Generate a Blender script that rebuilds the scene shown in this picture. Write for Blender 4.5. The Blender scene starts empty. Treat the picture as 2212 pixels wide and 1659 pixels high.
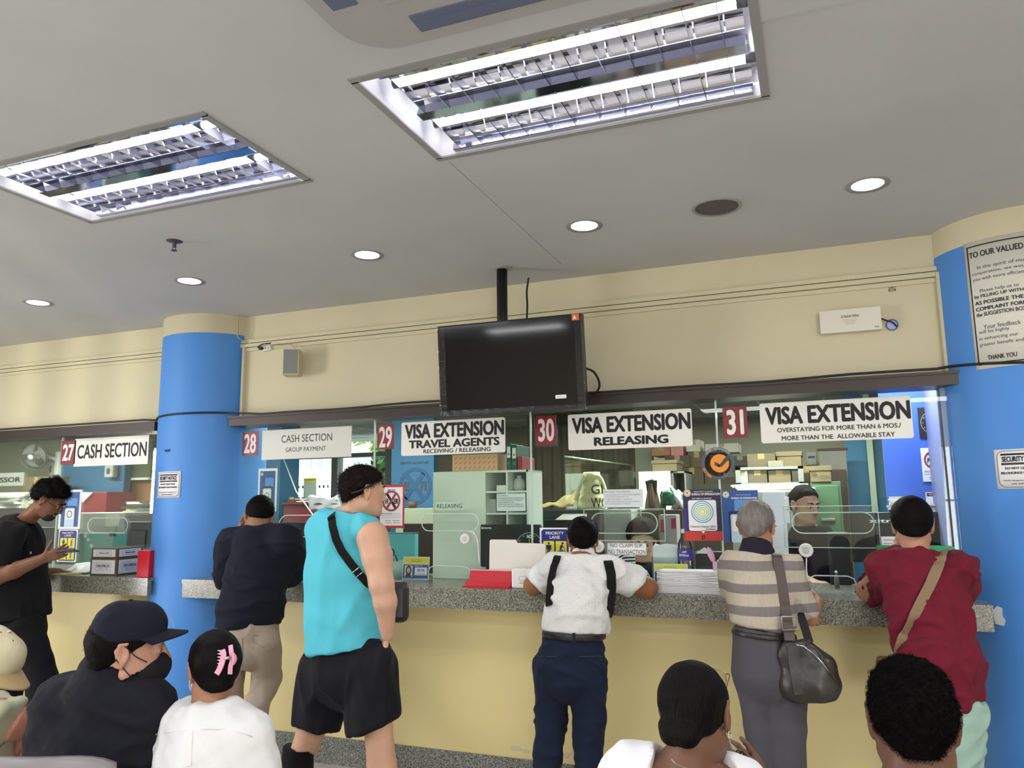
import bpy, bmesh, math, random
import numpy as np
from mathutils import Vector, Matrix
random.seed(7)
SC = bpy.context.scene
COL = SC.collection
# ------------------------------------------------------------------ camera
EYE = np.array([0.0, 0.0, 1.65])
FOC, CX, CY = 1667.85, 1106.0, 829.5
RT = np.array([0.9307747, 0.36541441, -0.01143546])
UP = np.array([0.06595919, -0.13707937, 0.98836159])
FW = np.array([-0.359594, 0.92069624, 0.15169244])
cd = bpy.data.cameras.new('camera')
cam = bpy.data.objects.new('camera', cd)
COL.objects.link(cam)
cam.matrix_world = Matrix(((RT[0], UP[0], -FW[0], EYE[0]), (RT[1], UP[1], -FW[1], EYE[1]),
                           (RT[2], UP[2], -FW[2], EYE[2]), (0, 0, 0, 1)))
cd.sensor_width = 36.0
cd.lens = 36.0 * FOC / 2212.0
cd.clip_start = 0.05
SC.camera = cam
# ------------------------------------------------------------------ world, exposure, large lights
SC.view_settings.view_transform = 'Standard'
SC.view_settings.look = 'None'
SC.view_settings.gamma = 1.0
SC.view_settings.use_curve_mapping = False
SC.view_settings.exposure = 0.17
w = bpy.data.worlds.new('daylight')
SC.world = w
w.use_nodes = True
w.node_tree.nodes['Background'].inputs[0].default_value = (0.93, 0.96, 1.0, 1)
w.node_tree.nodes['Background'].inputs[1].default_value = 3.0

def light(name, kind, loc, energy, color=(1, 1, 1), size=(1, 1), look=None, spread=None):
    d = bpy.data.lights.new(name, kind)
    d.energy = energy
    d.color = color
    if kind == 'AREA':
        d.shape = 'RECTANGLE'
        d.size, d.size_y = size
        if spread: d.spread = spread
    else:
        d.shadow_soft_size = size[0]
    o = bpy.data.objects.new(name, d)
    COL.objects.link(o)
    o.location = loc
    if look is not None:
        v = Vector(look) - Vector(loc)
        o.rotation_euler = v.to_track_quat('-Z', 'Y').to_euler()
    return o
HALL_LAMP = (0.97, 0.98, 1.0)
# ceiling fluorescent fittings of the hall behind the photographer, and the daylight of its street windows
for i, (x, y) in enumerate([(-3.6, -0.4), (-1.0, -0.4), (1.8, -0.4), (-3.6, -3.2), (-1.0, -3.2), (1.8, -3.2), (2.1, 2.2), (-5.6, 2.2)]):
    light('hall_fluorescent_lamp', 'AREA', (x, y, 3.02), 36, HALL_LAMP, (1.2, 0.55), (x, y, 0))
light('street_window_daylight', 'AREA', (-8.9, -0.4, 1.5), 190, (1.0, 0.99, 0.97), (1.6, 2.0), (-3.5, 0.6, 2.6))
light('street_window_daylight', 'AREA', (3.2, -6.9, 1.6), 210, (1.0, 0.99, 0.97), (2.2, 2.0), (0.5, 0.0, 2.8))
# low sun glancing off a car in the street, through the barred rear window on to the far left wall
s_ = light('street_sun_glint', 'SPOT', (4.4, -9.5, 0.62), 2300, (1.0, 0.93, 0.74), (0.02, 0.02), (-5.9, 4.5, 2.72))
s_.data.spot_size = math.radians(8.2); s_.data.spot_blend = 0.3
# office lamps behind the glass
for (x, y, e) in [(-8.8, 6.3, 62), (-6.9, 5.8, 62), (-3.6, 5.6, 40), (-1.2, 6.0, 34), (0.0, 6.0, 38), (-2.2, 8.6, 26), (-0.2, 8.6, 20)]:
    light('office_fluorescent_lamp', 'AREA', (x, y, 2.56), e, (0.95, 1.0, 0.92), (1.2, 0.3), (x, y, 0))
light('cubicle_lamp', 'AREA', (0.5, 4.75, 2.5), 11, (0.78, 0.8, 1.0), (0.4, 0.3), (0.75, 5.17, 1.5))

# ------------------------------------------------------------------ pixel helpers: a pixel of the photograph to a place in the room
def ray(px, py):
    return FW + RT * (px - CX) / FOC - UP * (py - CY) / FOC
def P(px, py, Y):
    d = ray(px, py)
    return Vector(EYE + d * (Y / d[1]))
def PZ(px, py, Z):
    d = ray(px, py)
    return Vector(EYE + d * ((Z - EYE[2]) / d[2]))
def MPP(px, py, Y):
    q = np.array(P(px, py, Y)) - EYE
    return float(q @ FW) / FOC

# ------------------------------------------------------------------ materials
def lin(h):
    if isinstance(h, str):
        h = h.lstrip('#')
        c = [int(h[i:i + 2], 16) / 255 for i in (0, 2, 4)]
    else:
        c = [v / 255 for v in h]
    return tuple(((v / 12.92) if v <= 0.04045 else ((v + 0.055) / 1.055) ** 2.4) for v in c)
MATS = {}
def nd(nt, t, **kw):
    n = nt.nodes.new(t)
    for k, v in kw.items(): setattr(n, k, v)
    return n
def mat(name, col, rough=0.6, metal=0.0, bump=0.0, bscale=60.0, vary=0.0, vscale=3.0, emit=0.0, sheen=0.0, coat=0.0, spec=0.5, stretch=None):
    if name in MATS: return MATS[name]
    m = bpy.data.materials.new(name)
    m.use_nodes = True
    nt = m.node_tree
    b = nt.nodes['Principled BSDF']
    c = lin(col)
    b.inputs['Base Color'].default_value = (*c, 1)
    b.inputs['Roughness'].default_value = rough
    b.inputs['Metallic'].default_value = metal
    b.inputs['Specular IOR Level'].default_value = spec
    if sheen: b.inputs['Sheen Weight'].default_value = sheen
    if coat: b.inputs['Coat Weight'].default_value = coat
    if emit:
        b.inputs['Emission Color'].default_value = (*c, 1)
        b.inputs['Emission Strength'].default_value = emit
    if bump or vary:
        tc = nd(nt, 'ShaderNodeTexCoord')
        mp = nd(nt, 'ShaderNodeMapping')
        nt.links.new(tc.outputs['Object'], mp.inputs[0])
        if stretch: mp.inputs['Scale'].default_value = stretch
    if vary:
        n = nd(nt, 'ShaderNodeTexNoise')
        n.inputs['Scale'].default_value = vscale
        n.inputs['Detail'].default_value = 6
        nt.links.new(mp.outputs[0], n.inputs['Vector'])
        r = nd(nt, 'ShaderNodeValToRGB')
        r.color_ramp.elements[0].position = 0.3
        r.color_ramp.elements[1].position = 0.7
        r.color_ramp.elements[0].color = (*[v * (1 - vary) for v in c], 1)
        r.color_ramp.elements[1].color = (*[min(1, v * (1 + vary)) for v in c], 1)
        nt.links.new(n.outputs['Fac'], r.inputs[0])
        nt.links.new(r.outputs[0], b.inputs['Base Color'])
    if bump:
        n2 = nd(nt, 'ShaderNodeTexNoise')
        n2.inputs['Scale'].default_value = bscale
        n2.inputs['Detail'].default_value = 3
        nt.links.new(mp.outputs[0], n2.inputs['Vector'])
        bp = nd(nt, 'ShaderNodeBump')
        bp.inputs['Strength'].default_value = bump
        bp.inputs['Distance'].default_value = 0.01
        nt.links.new(n2.outputs['Fac'], bp.inputs['Height'])
        nt.links.new(bp.outputs[0], b.inputs['Normal'])
    MATS[name] = m
    return m
def glass_mat(name, tint=(0.93, 0.98, 0.95), refl=1.0, rough=0.0, ior=1.45):
    if name in MATS: return MATS[name]
    m = bpy.data.materials.new(name)
    m.use_nodes = True
    nt = m.node_tree
    nt.nodes.remove(nt.nodes['Principled BSDF'])
    out = nt.nodes['Material Output']
    t = nd(nt, 'ShaderNodeBsdfTransparent'); t.inputs[0].default_value = (*tint, 1)
    g = nd(nt, 'ShaderNodeBsdfGlossy'); g.inputs['Roughness'].default_value = rough
    g.inputs['Color'].default_value = (1, 1, 1, 1)
    f = nd(nt, 'ShaderNodeFresnel'); f.inputs['IOR'].default_value = ior
    mu = nd(nt, 'ShaderNodeMath', operation='MULTIPLY'); mu.inputs[1].default_value = refl
    nt.links.new(f.outputs[0], mu.inputs[0])
    mx = nd(nt, 'ShaderNodeMixShader')
    nt.links.new(mu.outputs[0], mx.inputs[0])
    nt.links.new(t.outputs[0], mx.inputs[1]); nt.links.new(g.outputs[0], mx.inputs[2])
    nt.links.new(mx.outputs[0], out.inputs[0])
    MATS[name] = m
    return m
def granite_mat(name, a, b_, c_, scale=120.0):
    m = bpy.data.materials.new(name)
    m.use_nodes = True
    nt = m.node_tree
    b = nt.nodes['Principled BSDF']
    b.inputs['Roughness'].default_value = 0.22
    tc = nd(nt, 'ShaderNodeTexCoord')
    v = nd(nt, 'ShaderNodeTexVoronoi'); v.inputs['Scale'].default_value = scale
    n = nd(nt, 'ShaderNodeTexNoise'); n.inputs['Scale'].default_value = scale * 0.9; n.inputs['Detail'].default_value = 4
    n3 = nd(nt, 'ShaderNodeTexNoise'); n3.inputs['Scale'].default_value = 6
    nt.links.new(tc.outputs['Object'], v.inputs['Vector'])
    nt.links.new(tc.outputs['Object'], n.inputs['Vector'])
    nt.links.new(tc.outputs['Object'], n3.inputs['Vector'])
    ad = nd(nt, 'ShaderNodeMix', data_type='FLOAT'); ad.inputs[0].default_value = 0.5
    sx = nd(nt, 'ShaderNodeSeparateColor')
    nt.links.new(v.outputs['Color'], sx.inputs[0])
    nt.links.new(sx.outputs[0], ad.inputs[2]); nt.links.new(n.outputs['Fac'], ad.inputs[3])
    r = nd(nt, 'ShaderNodeValToRGB')
    e = r.color_ramp.elements
    e[0].position, e[0].color = 0.25, (*lin(a), 1)
    e[1].position, e[1].color = 0.72, (*lin(c_), 1)
    k = e.new(0.48); k.color = (*lin(b_), 1)
    nt.links.new(ad.outputs[0], r.inputs[0])
    nt.links.new(r.outputs[0], b.inputs['Base Color'])
    MATS[name] = m
    return m

# ------------------------------------------------------------------ object helpers
def tag(o, label=None, cat=None, group=None, kind=None):
    if label: o['label'] = label
    if cat: o['category'] = cat
    if group: o['group'] = group
    if kind: o['kind'] = kind
    return o
def thing(name, label, cat, loc=(0, 0, 0), group=None, rz=0.0):
    o = bpy.data.objects.new(name, None)
    COL.objects.link(o)
    o.empty_display_size = 0.05
    o.location = loc
    o.rotation_euler = (0, 0, rz)
    return tag(o, label, cat, group)
def link_mesh(name, me, parent=None, smooth=False, world=True):
    o = bpy.data.objects.new(name, me)
    COL.objects.link(o)
    if parent is not None:
        o.parent = parent
        if world:      # geometry given in room coordinates
            M = parent_world(parent)
            o.matrix_parent_inverse = M.inverted()
    if smooth:
        for p in me.polygons: p.use_smooth = True
    return o
def parent_world(o):
    M = Matrix.LocRotScale(o.location, o.rotation_euler, o.scale)
    if o.parent is not None:
        M = parent_world(o.parent) @ o.matrix_parent_inverse @ M
    return M
class MB:
    """collects shapes; build() links them as one mesh"""
    def __init__(self):
        self.v, self.f, self.mi, self.mats, self.sm = [], [], [], [], []
    def _m(self, m):
        if m not in self.mats: self.mats.append(m)
        return self.mats.index(m)
    def add(self, vs, fs, m, smooth=False):
        n = len(self.v)
        self.v += [tuple(v) for v in vs]
        k = self._m(m)
        for f in fs:
            self.f.append([i + n for i in f]); self.mi.append(k); self.sm.append(smooth)
        return self
    def box(self, c, s, m, R=None, bev=0.0):
        """box by centre and full size; R rotates it; bev chamfers the vertical and horizontal edges"""
        hx, hy, hz = [x / 2 for x in s]
        c = Vector(c)
        if bev <= 0:
            vs = [Vector((x, y, z)) for x in (-hx, hx) for y in (-hy, hy) for z in (-hz, hz)]
            fs = [(0, 1, 3, 2), (4, 6, 7, 5), (0, 4, 5, 1), (2, 3, 7, 6), (0, 2, 6, 4), (1, 5, 7, 3)]
        else:
            bm = bmesh.new()
            bmesh.ops.create_cube(bm, size=1)
            for v in bm.verts: v.co = Vector((v.co.x * s[0], v.co.y * s[1], v.co.z * s[2]))
            bmesh.ops.bevel(bm, geom=bm.edges[:], offset=min(bev, min(s) * 0.45), segments=2, affect='EDGES', profile=0.5)
            bm.verts.index_update()
            vs = [v.co.copy() for v in bm.verts]
            fs = [[v.index for v in f.verts] for f in bm.faces]
            bm.free()
        if R is not None: vs = [R @ v for v in vs]
        return self.add([c + v for v in vs], fs, m)
    def bb(self, x0, x1, y0, y1, z0, z1, m, bev=0.0):
        return self.box(((x0 + x1) / 2, (y0 + y1) / 2, (z0 + z1) / 2), (abs(x1 - x0), abs(y1 - y0), abs(z1 - z0)), m, None, bev)
    def prism(self, pts, d, m, smooth=False):
        """polygon pts (3-D, planar) extruded by the vector d"""
        d = Vector(d); n = len(pts)
        vs = [Vector(p) for p in pts] + [Vector(p) + d for p in pts]
        fs = [list(range(n)), list(range(2 * n - 1, n - 1, -1))]
        fs += [(i, i + n, (i + 1) % n + n, (i + 1) % n) for i in range(n)]
        return self.add(vs, fs, m, smooth)
    def tube(self, pts, r, m, seg=8, closed=False, caps=True):
        pts = [Vector(p) for p in pts]
        n = len(pts)
        rs = r if isinstance(r, (list, tuple)) else [r] * n
        vs, fs = [], []
        prev = None
        for i, p in enumerate(pts):
            if closed: t = (pts[(i + 1) % n] - pts[i - 1])
            else: t = pts[min(i + 1, n - 1)] - pts[max(i - 1, 0)]
            t.normalize()
            if prev is None:
                a = Vector((0, 0, 1)) if abs(t.z) < 0.9 else Vector((1, 0, 0))
                u = t.cross(a).normalized()
            else:
                u = prev - t * prev.dot(t)
                u.normalize()
            prev = u
            w_ = t.cross(u)
            for k in range(seg):
                an = 2 * math.pi * k / seg
                vs.append(p + (u * math.cos(an) + w_ * math.sin(an)) * rs[i])
        m_ = n if closed else n - 1
        for i in range(m_):
            j = (i + 1) % n
            for k in range(seg):
                k2 = (k + 1) % seg
                fs.append((i * seg + k, i * seg + k2, j * seg + k2, j * seg + k))
        if caps and not closed:
            fs.append(list(range(seg - 1, -1, -1)))
            fs.append(list(range((n - 1) * seg, n * seg)))
        return self.add(vs, fs, m, True)
    def lathe(self, prof, c, m, seg=32, R=None, a0=0.0, a1=2 * math.pi, smooth=True):
        """profile [(r, z)] turned about z through c"""
        full = abs(a1 - a0 - 2 * math.pi) < 1e-6
        ns = seg if full else seg + 1
        vs, fs = [], []
        for (r, z) in prof:
            for k in range(ns):
                a = a0 + (a1 - a0) * k / seg
                vs.append(Vector((r * math.cos(a), r * math.sin(a), z)))
        for i in range(len(prof) - 1):
            for k in range(seg):
                k2 = (k + 1) % ns if full else k + 1
                fs.append((i * ns + k, i * ns + k2, (i + 1) * ns + k2, (i + 1) * ns + k))
        if R is not None: vs = [R @ v for v in vs]
        c = Vector(c)
        return self.add([c + v for v in vs], fs, m, smooth)
    def sheet(self, fn, nu, nv, m, thick=0.0, smooth=True):
        """grid surface fn(u, v) -> point, with thickness along its normal"""
        vs = [Vector(fn(i / nu, j / nv)) for j in range(nv + 1) for i in range(nu + 1)]
        q = lambda i, j: j * (nu + 1) + i
        fs = [(q(i, j), q(i + 1, j), q(i + 1, j + 1), q(i, j + 1)) for j in range(nv) for i in range(nu)]
        if thick:
            ns = []
            for j in range(nv + 1):
                for i in range(nu + 1):
                    a = vs[q(min(i + 1, nu), j)] - vs[q(max(i - 1, 0), j)]
                    b = vs[q(i, min(j + 1, nv))] - vs[q(i, max(j - 1, 0))]
                    ns.append(a.cross(b).normalized())
            N = len(vs)
            vs2 = [v - n_ * thick for v, n_ in zip(vs, ns)]
            fs2 = [tuple(i + N for i in reversed(f)) for f in fs]
            rim = [q(i, 0) for i in range(nu)] + [q(nu, j) for j in range(nv)] + [q(i, nv) for i in range(nu, 0, -1)] + [q(0, j) for j in range(nv, 0, -1)]
            fr = [(rim[k], rim[k] + N, rim[(k + 1) % len(rim)] + N, rim[(k + 1) % len(rim)]) for k in range(len(rim))]
            return self.add(vs + vs2, fs + fs2 + fr, m, smooth)
        return self.add(vs, fs, m, smooth)
    def build(self, name, parent=None, world=True):
        me = bpy.data.meshes.new(name)
        me.from_pydata(self.v, [], self.f)
        for m in self.mats: me.materials.append(m)
        me.polygons.foreach_set('material_index', self.mi)
        me.polygons.foreach_set('use_smooth', self.sm)
        me.update()
        bm = bmesh.new(); bm.from_mesh(me)
        bmesh.ops.recalc_face_normals(bm, faces=bm.faces[:])
        bm.to_mesh(me); bm.free()
        return link_mesh(name, me, parent, False, world)
def struct(name, mb, parent=None):
    o = mb.build(name, parent)
    if parent is None: o['kind'] = 'structure'
    return o
def one(mb, name, label, cat, group=None):
    return tag(mb.build(name), label, cat, group)
def copy_tree(o, parent=None):
    c = o.copy(); COL.objects.link(c)
    if parent is not None: c.parent = parent
    for ch in [q for q in bpy.data.objects if q.parent == o]: copy_tree(ch, c)
    return c

# text: a mesh of the lettering, fitted to a width and height; returns vertices in the plane (u right, v up), centred
TXT = {}
def text_mesh(s, bold=0.0, shear=0.0):
    k = (s, bold, shear)
    if k not in TXT:
        c = bpy.data.curves.new('t', 'FONT')
        c.body = s; c.resolution_u = 3; c.align_x = 'CENTER'; c.shear = shear
        o = bpy.data.objects.new('t', c)
        me = o.to_mesh()
        v = np.array([list(q.co)[:2] for q in me.vertices]); f = [list(p.vertices) for p in me.polygons]
        o.to_mesh_clear()
        bpy.data.objects.remove(o); bpy.data.curves.remove(c)
        if bold:        # heavier strokes: the same letters laid side by side
            n0, f0 = len(v), f
            sh = [(0, 0)] + [(bold * 1.1 * math.cos(a), bold * 0.8 * math.sin(a)) for a in np.linspace(0, 6.2832, 9)[:-1]]
            v = np.concatenate([v + np.array(q) for q in sh]); zz = np.repeat(np.arange(len(sh)) * 0.00015, n0); f = [[i + k * n0 for i in p] for k in range(len(sh)) for p in f0]
        v = v - (v.min(0) + v.max(0)) / 2
        TXT[k] = (np.column_stack([v, zz if bold else np.zeros(len(v))]), f, v.max(0) - v.min(0))
    return TXT[k]
class Plane:
    """a flat place for signs: origin o (centre), u right, v up, n towards the viewer"""
    def __init__(self, o, u, v):
        self.o, self.u, self.v = Vector(o), Vector(u).normalized(), Vector(v).normalized()
        self.n = self.u.cross(self.v).normalized()
    def at(self, a, b, d=0.0): return self.o + self.u * a + self.v * b + self.n * d
    def rect(self, mb, a, b, w_, h, d, t, m, rad=0.0):
        pts = rrect(w_, h, rad)
        return mb.prism([self.at(a + x, b + y, d) for x, y in pts], self.n * t, m)
    def text(self, mb, s, a, b, w_, h, d, m, bold=0.0, shear=0.0):
        v, f, ext = text_mesh(s, bold, shear)
        sx = w_ / ext[0] if w_ else h / ext[1]
        sy = h / ext[1] if h else sx
        return mb.add([self.at(a + x * sx, b + y * sy, d + z) for x, y, z in v], f, m)
    def ring(self, mb, a, b, r0, r1, d, t, m, seg=32):
        vs, fs = [], []
        for k in range(seg):
            an = 2 * math.pi * k / seg
            for (r, dd) in ((r0, d), (r1, d), (r1, d + t), (r0, d + t)):
                vs.append(self.at(a + r * math.cos(an), b + r * math.sin(an), dd))
        for k in range(seg):
            j = (k + 1) % seg
            for q in range(4): fs.append((k * 4 + q, k * 4 + (q + 1) % 4, j * 4 + (q + 1) % 4, j * 4 + q))
        return mb.add(vs, fs, m)
    def disc(self, mb, a, b, r, d, t, m, seg=28):
        return mb.prism([self.at(a + r * math.cos(6.283185 * k / seg), b + r * math.sin(6.283185 * k / seg), d) for k in range(seg)], self.n * t, m)
    def line(self, mb, p, q, wd, d, t, m):
        p, q = Vector((p[0], p[1])), Vector((q[0], q[1]))
        k = (q - p).normalized(); s = Vector((-k.y, k.x)) * wd / 2
        pts = [p - s, q - s, q + s, p + s]
        return mb.prism([self.at(x.x, x.y, d) for x in pts], self.n * t, m)
    def poly(self, mb, pts, d, t, m):
        return mb.prism([self.at(x, y, d) for x, y in pts], self.n * t, m)
def rrect(w_, h, r, seg=4):
    if r <= 0: return [(-w_ / 2, -h / 2), (w_ / 2, -h / 2), (w_ / 2, h / 2), (-w_ / 2, h / 2)]
    out = []
    for (cx, cy, a) in ((w_ / 2 - r, -h / 2 + r, -90), (w_ / 2 - r, h / 2 - r, 0), (-w_ / 2 + r, h / 2 - r, 90), (-w_ / 2 + r, -h / 2 + r, 180)):
        for k in range(seg + 1):
            an = math.radians(a + 90 * k / seg)
            out.append((cx + r * math.cos(an), cy + r * math.sin(an)))
    return out
def wallplane(x0, y0, x1, y1, Y):
    """Plane facing the hall at depth Y spanning the pixel box; returns plane, width, height"""
    a, b = P(x0, (y0 + y1) / 2, Y), P(x1, (y0 + y1) / 2, Y)
    t, q = P((x0 + x1) / 2, y0, Y), P((x0 + x1) / 2, y1, Y)
    return Plane(((a.x + b.x) / 2, Y, (t.z + q.z) / 2), (1, 0, 0), (0, 0, 1)), b.x - a.x, t.z - q.z
# ================================================================== the hall and the office behind the glass
M_CEIL = mat('ceiling_paint', (194, 194, 194), 0.75, vary=0.05, vscale=1.2)
M_WALL = mat('cream_wall_paint', (208, 200, 168), 0.7, vary=0.05, vscale=1.5)
M_YEL = mat('yellow_counter_paint', (226, 209, 150), 0.42, vary=0.04, vscale=1.2)
M_BLUE = mat('blue_column_paint', (76, 142, 220), 0.55, vary=0.04, vscale=2.0)
M_HEAD = mat('dark_bronze_aluminium', (62, 54, 50), 0.4, 0.4)
M_GRAN = granite_mat('speckled_granite', (64, 66, 58), (116, 115, 102), (176, 172, 158), 270.0)
M_SKIRT = granite_mat('dark_speckled_granite', (60, 62, 58), (110, 112, 106), (164, 164, 156), 230)
M_FLOOR = mat('floor_tile', (196, 192, 184), 0.3, vary=0.06, vscale=2)
M_GLASS = glass_mat('window_glass', (0.95, 0.985, 0.96), 0.42)
M_RIM = mat('polished_glass_edge', (206, 224, 214), 0.15, spec=0.8)
M_BLACK = mat('black_plastic', (22, 22, 24), 0.4)
M_WHITE = mat('white_plastic', (232, 231, 226), 0.4)
M_PAPER = mat('white_paper', (238, 238, 238), 0.7)
M_INK = mat('black_print', (22, 20, 26), 0.6)
M_CABLE = mat('black_cable', (24, 23, 24), 0.5)
M_CHROME = mat('chrome', (210, 210, 212), 0.12, 1.0)
ZC = 3.036
COLS = ((-4.25, 4.63, 0.39), (1.04, 4.60, 0.40))
X0, X1, XW = -13.0, 4.6, -9.0

# floor and ceiling, with the openings of the two troffers
b = MB(); b.bb(X0, X1, -7.0, 10.4, -0.1, 0.0, M_FLOOR); struct('floor', b)
TROF = ((-1.332, -0.087, 2.027, 2.650), (-3.225, -1.967, 2.010, 2.620))
b = MB()
xs = sorted([X0, X1] + [t[k] for t in TROF for k in (0, 1)])
for a, c in zip(xs, xs[1:]):
    hole = [t for t in TROF if t[0] <= a + 1e-6 and t[1] >= c - 1e-6]
    y = -7.0
    if hole:
        b.bb(a, c, -7.0, hole[0][2], ZC, ZC + 0.02, M_CEIL)
        y = hole[0][3]
    b.bb(a, c, y, 4.6, ZC, ZC + 0.02, M_CEIL)
# plaster joint lines on the ceiling
x_ = PZ(962, 342, ZC).x
b.bb(x_ - 0.0015, x_ + 0.0015, 2.70, 4.2, ZC - 0.0006, ZC + 0.001, mat('ceiling_joint', (150, 148, 144), 0.8))
struct('ceiling', b)
b = MB(); q_ = PZ(1900, 20, ZC); b.bb(PZ(1640, 45, ZC).x, 1.6, 1.2, PZ(1640, 45, ZC).y, ZC - 0.004, ZC, M_CEIL); struct('trim_8', b)
b = MB(); b.bb(X0, X1, -7.0, 4.6, ZC + 0.25, ZC + 0.3, M_CEIL); struct('trim_1', b)

# walls
b = MB()
b.bb(X0, X1, 4.5, 4.62, 2.283, ZC + 0.25, M_WALL)
struct('wall_front', b)
b = MB()
b.bb(X0, -4.30, 4.49, 4.60, 0, 1.046, M_YEL); b.bb(-4.30, 1.0, 4.49, 4.60, 0, 1.046, M_YEL); b.bb(1.3, X1, 4.49, 4.60, 0, 1.046, M_YEL)
struct('wall_counter', b)
b = MB(); b.bb(-3.95, 0.72, 4.475, 4.49, 0, 0.165, M_SKIRT); b.bb(X0, -4.58, 4.475, 4.49, 0, 0.165, M_SKIRT); struct('baseboard_front', b)
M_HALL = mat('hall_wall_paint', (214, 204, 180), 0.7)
b = MB()
b.bb(X0, 2.1, -7.1, -7.0, 0, ZC, M_HALL); b.bb(4.3, X1, -7.1, -7.0, 0, ZC, M_HALL); b.bb(2.1, 4.3, -7.1, -7.0, 0, 0.6, M_HALL); b.bb(2.1, 4.3, -7.1, -7.0, 2.6, ZC, M_HALL)
struct('wall_back', b)
b = MB()
for k in range(23): b.bb(2.1 + 2.2 * k / 22 - 0.016, 2.1 + 2.2 * k / 22 + 0.016, -7.06, -7.03, 0.6, 2.6, M_BLACK)
for z in (0.61, 1.6, 2.59): b.bb(2.1, 4.3, -7.065, -7.025, z - 0.02, z + 0.02, M_BLACK)
struct('window_8', b)
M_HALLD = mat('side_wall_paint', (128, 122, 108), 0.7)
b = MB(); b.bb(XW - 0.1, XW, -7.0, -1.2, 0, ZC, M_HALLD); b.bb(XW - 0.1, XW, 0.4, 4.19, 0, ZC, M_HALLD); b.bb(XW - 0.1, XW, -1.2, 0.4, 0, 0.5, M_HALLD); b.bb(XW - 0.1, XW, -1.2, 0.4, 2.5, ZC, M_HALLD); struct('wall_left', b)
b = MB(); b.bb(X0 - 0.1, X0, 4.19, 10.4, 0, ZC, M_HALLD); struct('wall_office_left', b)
b = MB(); b.bb(X1, X1 + 0.1, -7.0, 10.4, 0, ZC, M_HALL); struct('wall_right', b)

b = MB(); r_ = random.Random(5); mp_ = mat('peeling_paint', (206, 196, 168), 0.9)
for px, py, w_, h_ in ((1112, 1618, 16, 7), (1135, 1624, 12, 5), (1222, 1632, 10, 6), (1236, 1626, 8, 5), (1205, 1630, 9, 4)):
    c_ = P(px, py, 4.488); s_ = MPP(px, py, 4.488)
    b.prism([(c_.x + w_ * s_ * math.cos(a) * r_.uniform(0.5, 1.1), 4.489, c_.z + h_ * s_ * math.sin(a) * r_.uniform(0.5, 1.1)) for a in np.linspace(0, 6.28, 15)[:-1]], (0, -0.001, 0), mp_)
struct('trim_9', b)
# round columns: blue with a cream collar
for (cx, cy, r), side in zip(COLS, ('left', 'right')):
    zb = 2.895 if side == 'left' else 2.90
    b = MB()
    b.lathe([(r, 0), (r, zb)], (cx, cy, 0), M_BLUE, 72)
    b.lathe([(r + 0.001, zb), (r + 0.001, ZC + 0.01)], (cx, cy, 0), M_WALL, 72)
    struct('wall_column_' + side, b)

# dark header over the glass and the two raceways on the cream wall
b = MB(); b.bb(-3.90, 0.72, 4.395, 4.60, 2.213, 2.283, M_HEAD); b.bb(-3.90, 0.72, 4.385, 4.42, 2.268, 2.283, M_HEAD); struct('trim_2', b)
b = MB(); b.bb(X0, -4.60, 4.395, 4.60, 2.213, 2.283, M_HEAD); struct('trim_3', b)
b = MB()
for a, c in ((X0, -4.60), (-3.9, 0.66)):
    b.bb(a, c, 4.478, 4.50, 2.832, 2.856, M_WALL); b.bb(a, c, 4.472, 4.50, 2.800, 2.826, M_WALL, 0.003); b.bb(a, c, 4.486, 4.50, 2.772, 2.796, M_WALL)
struct('trim_4', b)
b = MB(); b.bb(-3.874, -3.854, 4.47, 4.5, 2.283, 2.80, M_WALL); b.bb(0.652, 0.672, 4.46, 4.5, 2.283, 2.82, M_WALL); struct('trim_5', b)

# the glass front: one pane per counter window, each with its cut openings' polished edges
ZG0, ZG1 = 1.159, 2.215
SEAMX = [P(x, y, 4.5).x for x, y in ((809, 950), (1147, 1000), (1552, 1000))]
def stadium(pl, hw, hh, r, seg=8):
    return [pl.at(x, y) for x, y in rrect(2 * hw, 2 * hh, r, seg)]
def pane(n, xa, xb, slots):
    b = MB(); b.bb(xa + 0.002, xb - 0.002, 4.500, 4.508, ZG0, ZG1, M_GLASS)
    w_ = struct('window_%d' % n, b)
    e = MB()
    for x in (xa + 0.003, xb - 0.003): e.bb(x - 0.002, x + 0.002, 4.4985, 4.5095, ZG0, ZG1, M_RIM)
    e.build('glass_edge', w_)
    for (x0, y0, x1, y1, bottom) in slots:
        pl, ww, hh = wallplane(x0, y0, x1, y1, 4.498)
        e = MB()
        if bottom:
            pts = [q for q in stadium(pl, ww / 2, hh / 2, 0.05) if True]
            pts = [pl.at(-ww / 2, -hh / 2), pl.at(-ww / 2, hh / 2 - 0.04), pl.at(-ww / 2 + 0.012, hh / 2 - 0.012), pl.at(-ww / 2 + 0.04, hh / 2), pl.at(ww / 2 - 0.04, hh / 2), pl.at(ww / 2 - 0.012, hh / 2 - 0.012), pl.at(ww / 2, hh / 2 - 0.04), pl.at(ww / 2, -hh / 2)]
            e.tube(pts, 0.0032, M_RIM, 6)
        else:
            e.tube(stadium(pl, ww / 2, hh / 2, hh * 0.49), 0.0035, M_RIM, 6, closed=True)
        e.build('slot_edge', w_)
xl = P(131, 1000, 4.5).x
pane(1, X0, xl, [])
pane(2, xl, -4.5, [(190, 1119, 276, 1151, 0)])
pane(3, -3.89, SEAMX[0], [(602, 1113, 700, 1160, 0)])
pane(4, SEAMX[0], SEAMX[1], [(911, 1110, 1034, 1147, 0), (925, 1223, 1016, 1249, 1)])
pane(5, SEAMX[1], SEAMX[2], [(1277, 1108, 1420, 1152, 0), (1340, 1234, 1405, 1258, 1)])
pane(6, SEAMX[2], 0.67, [(1711, 1107, 1888, 1152, 0), (1744, 1244, 1850, 1268, 1)])
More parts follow.
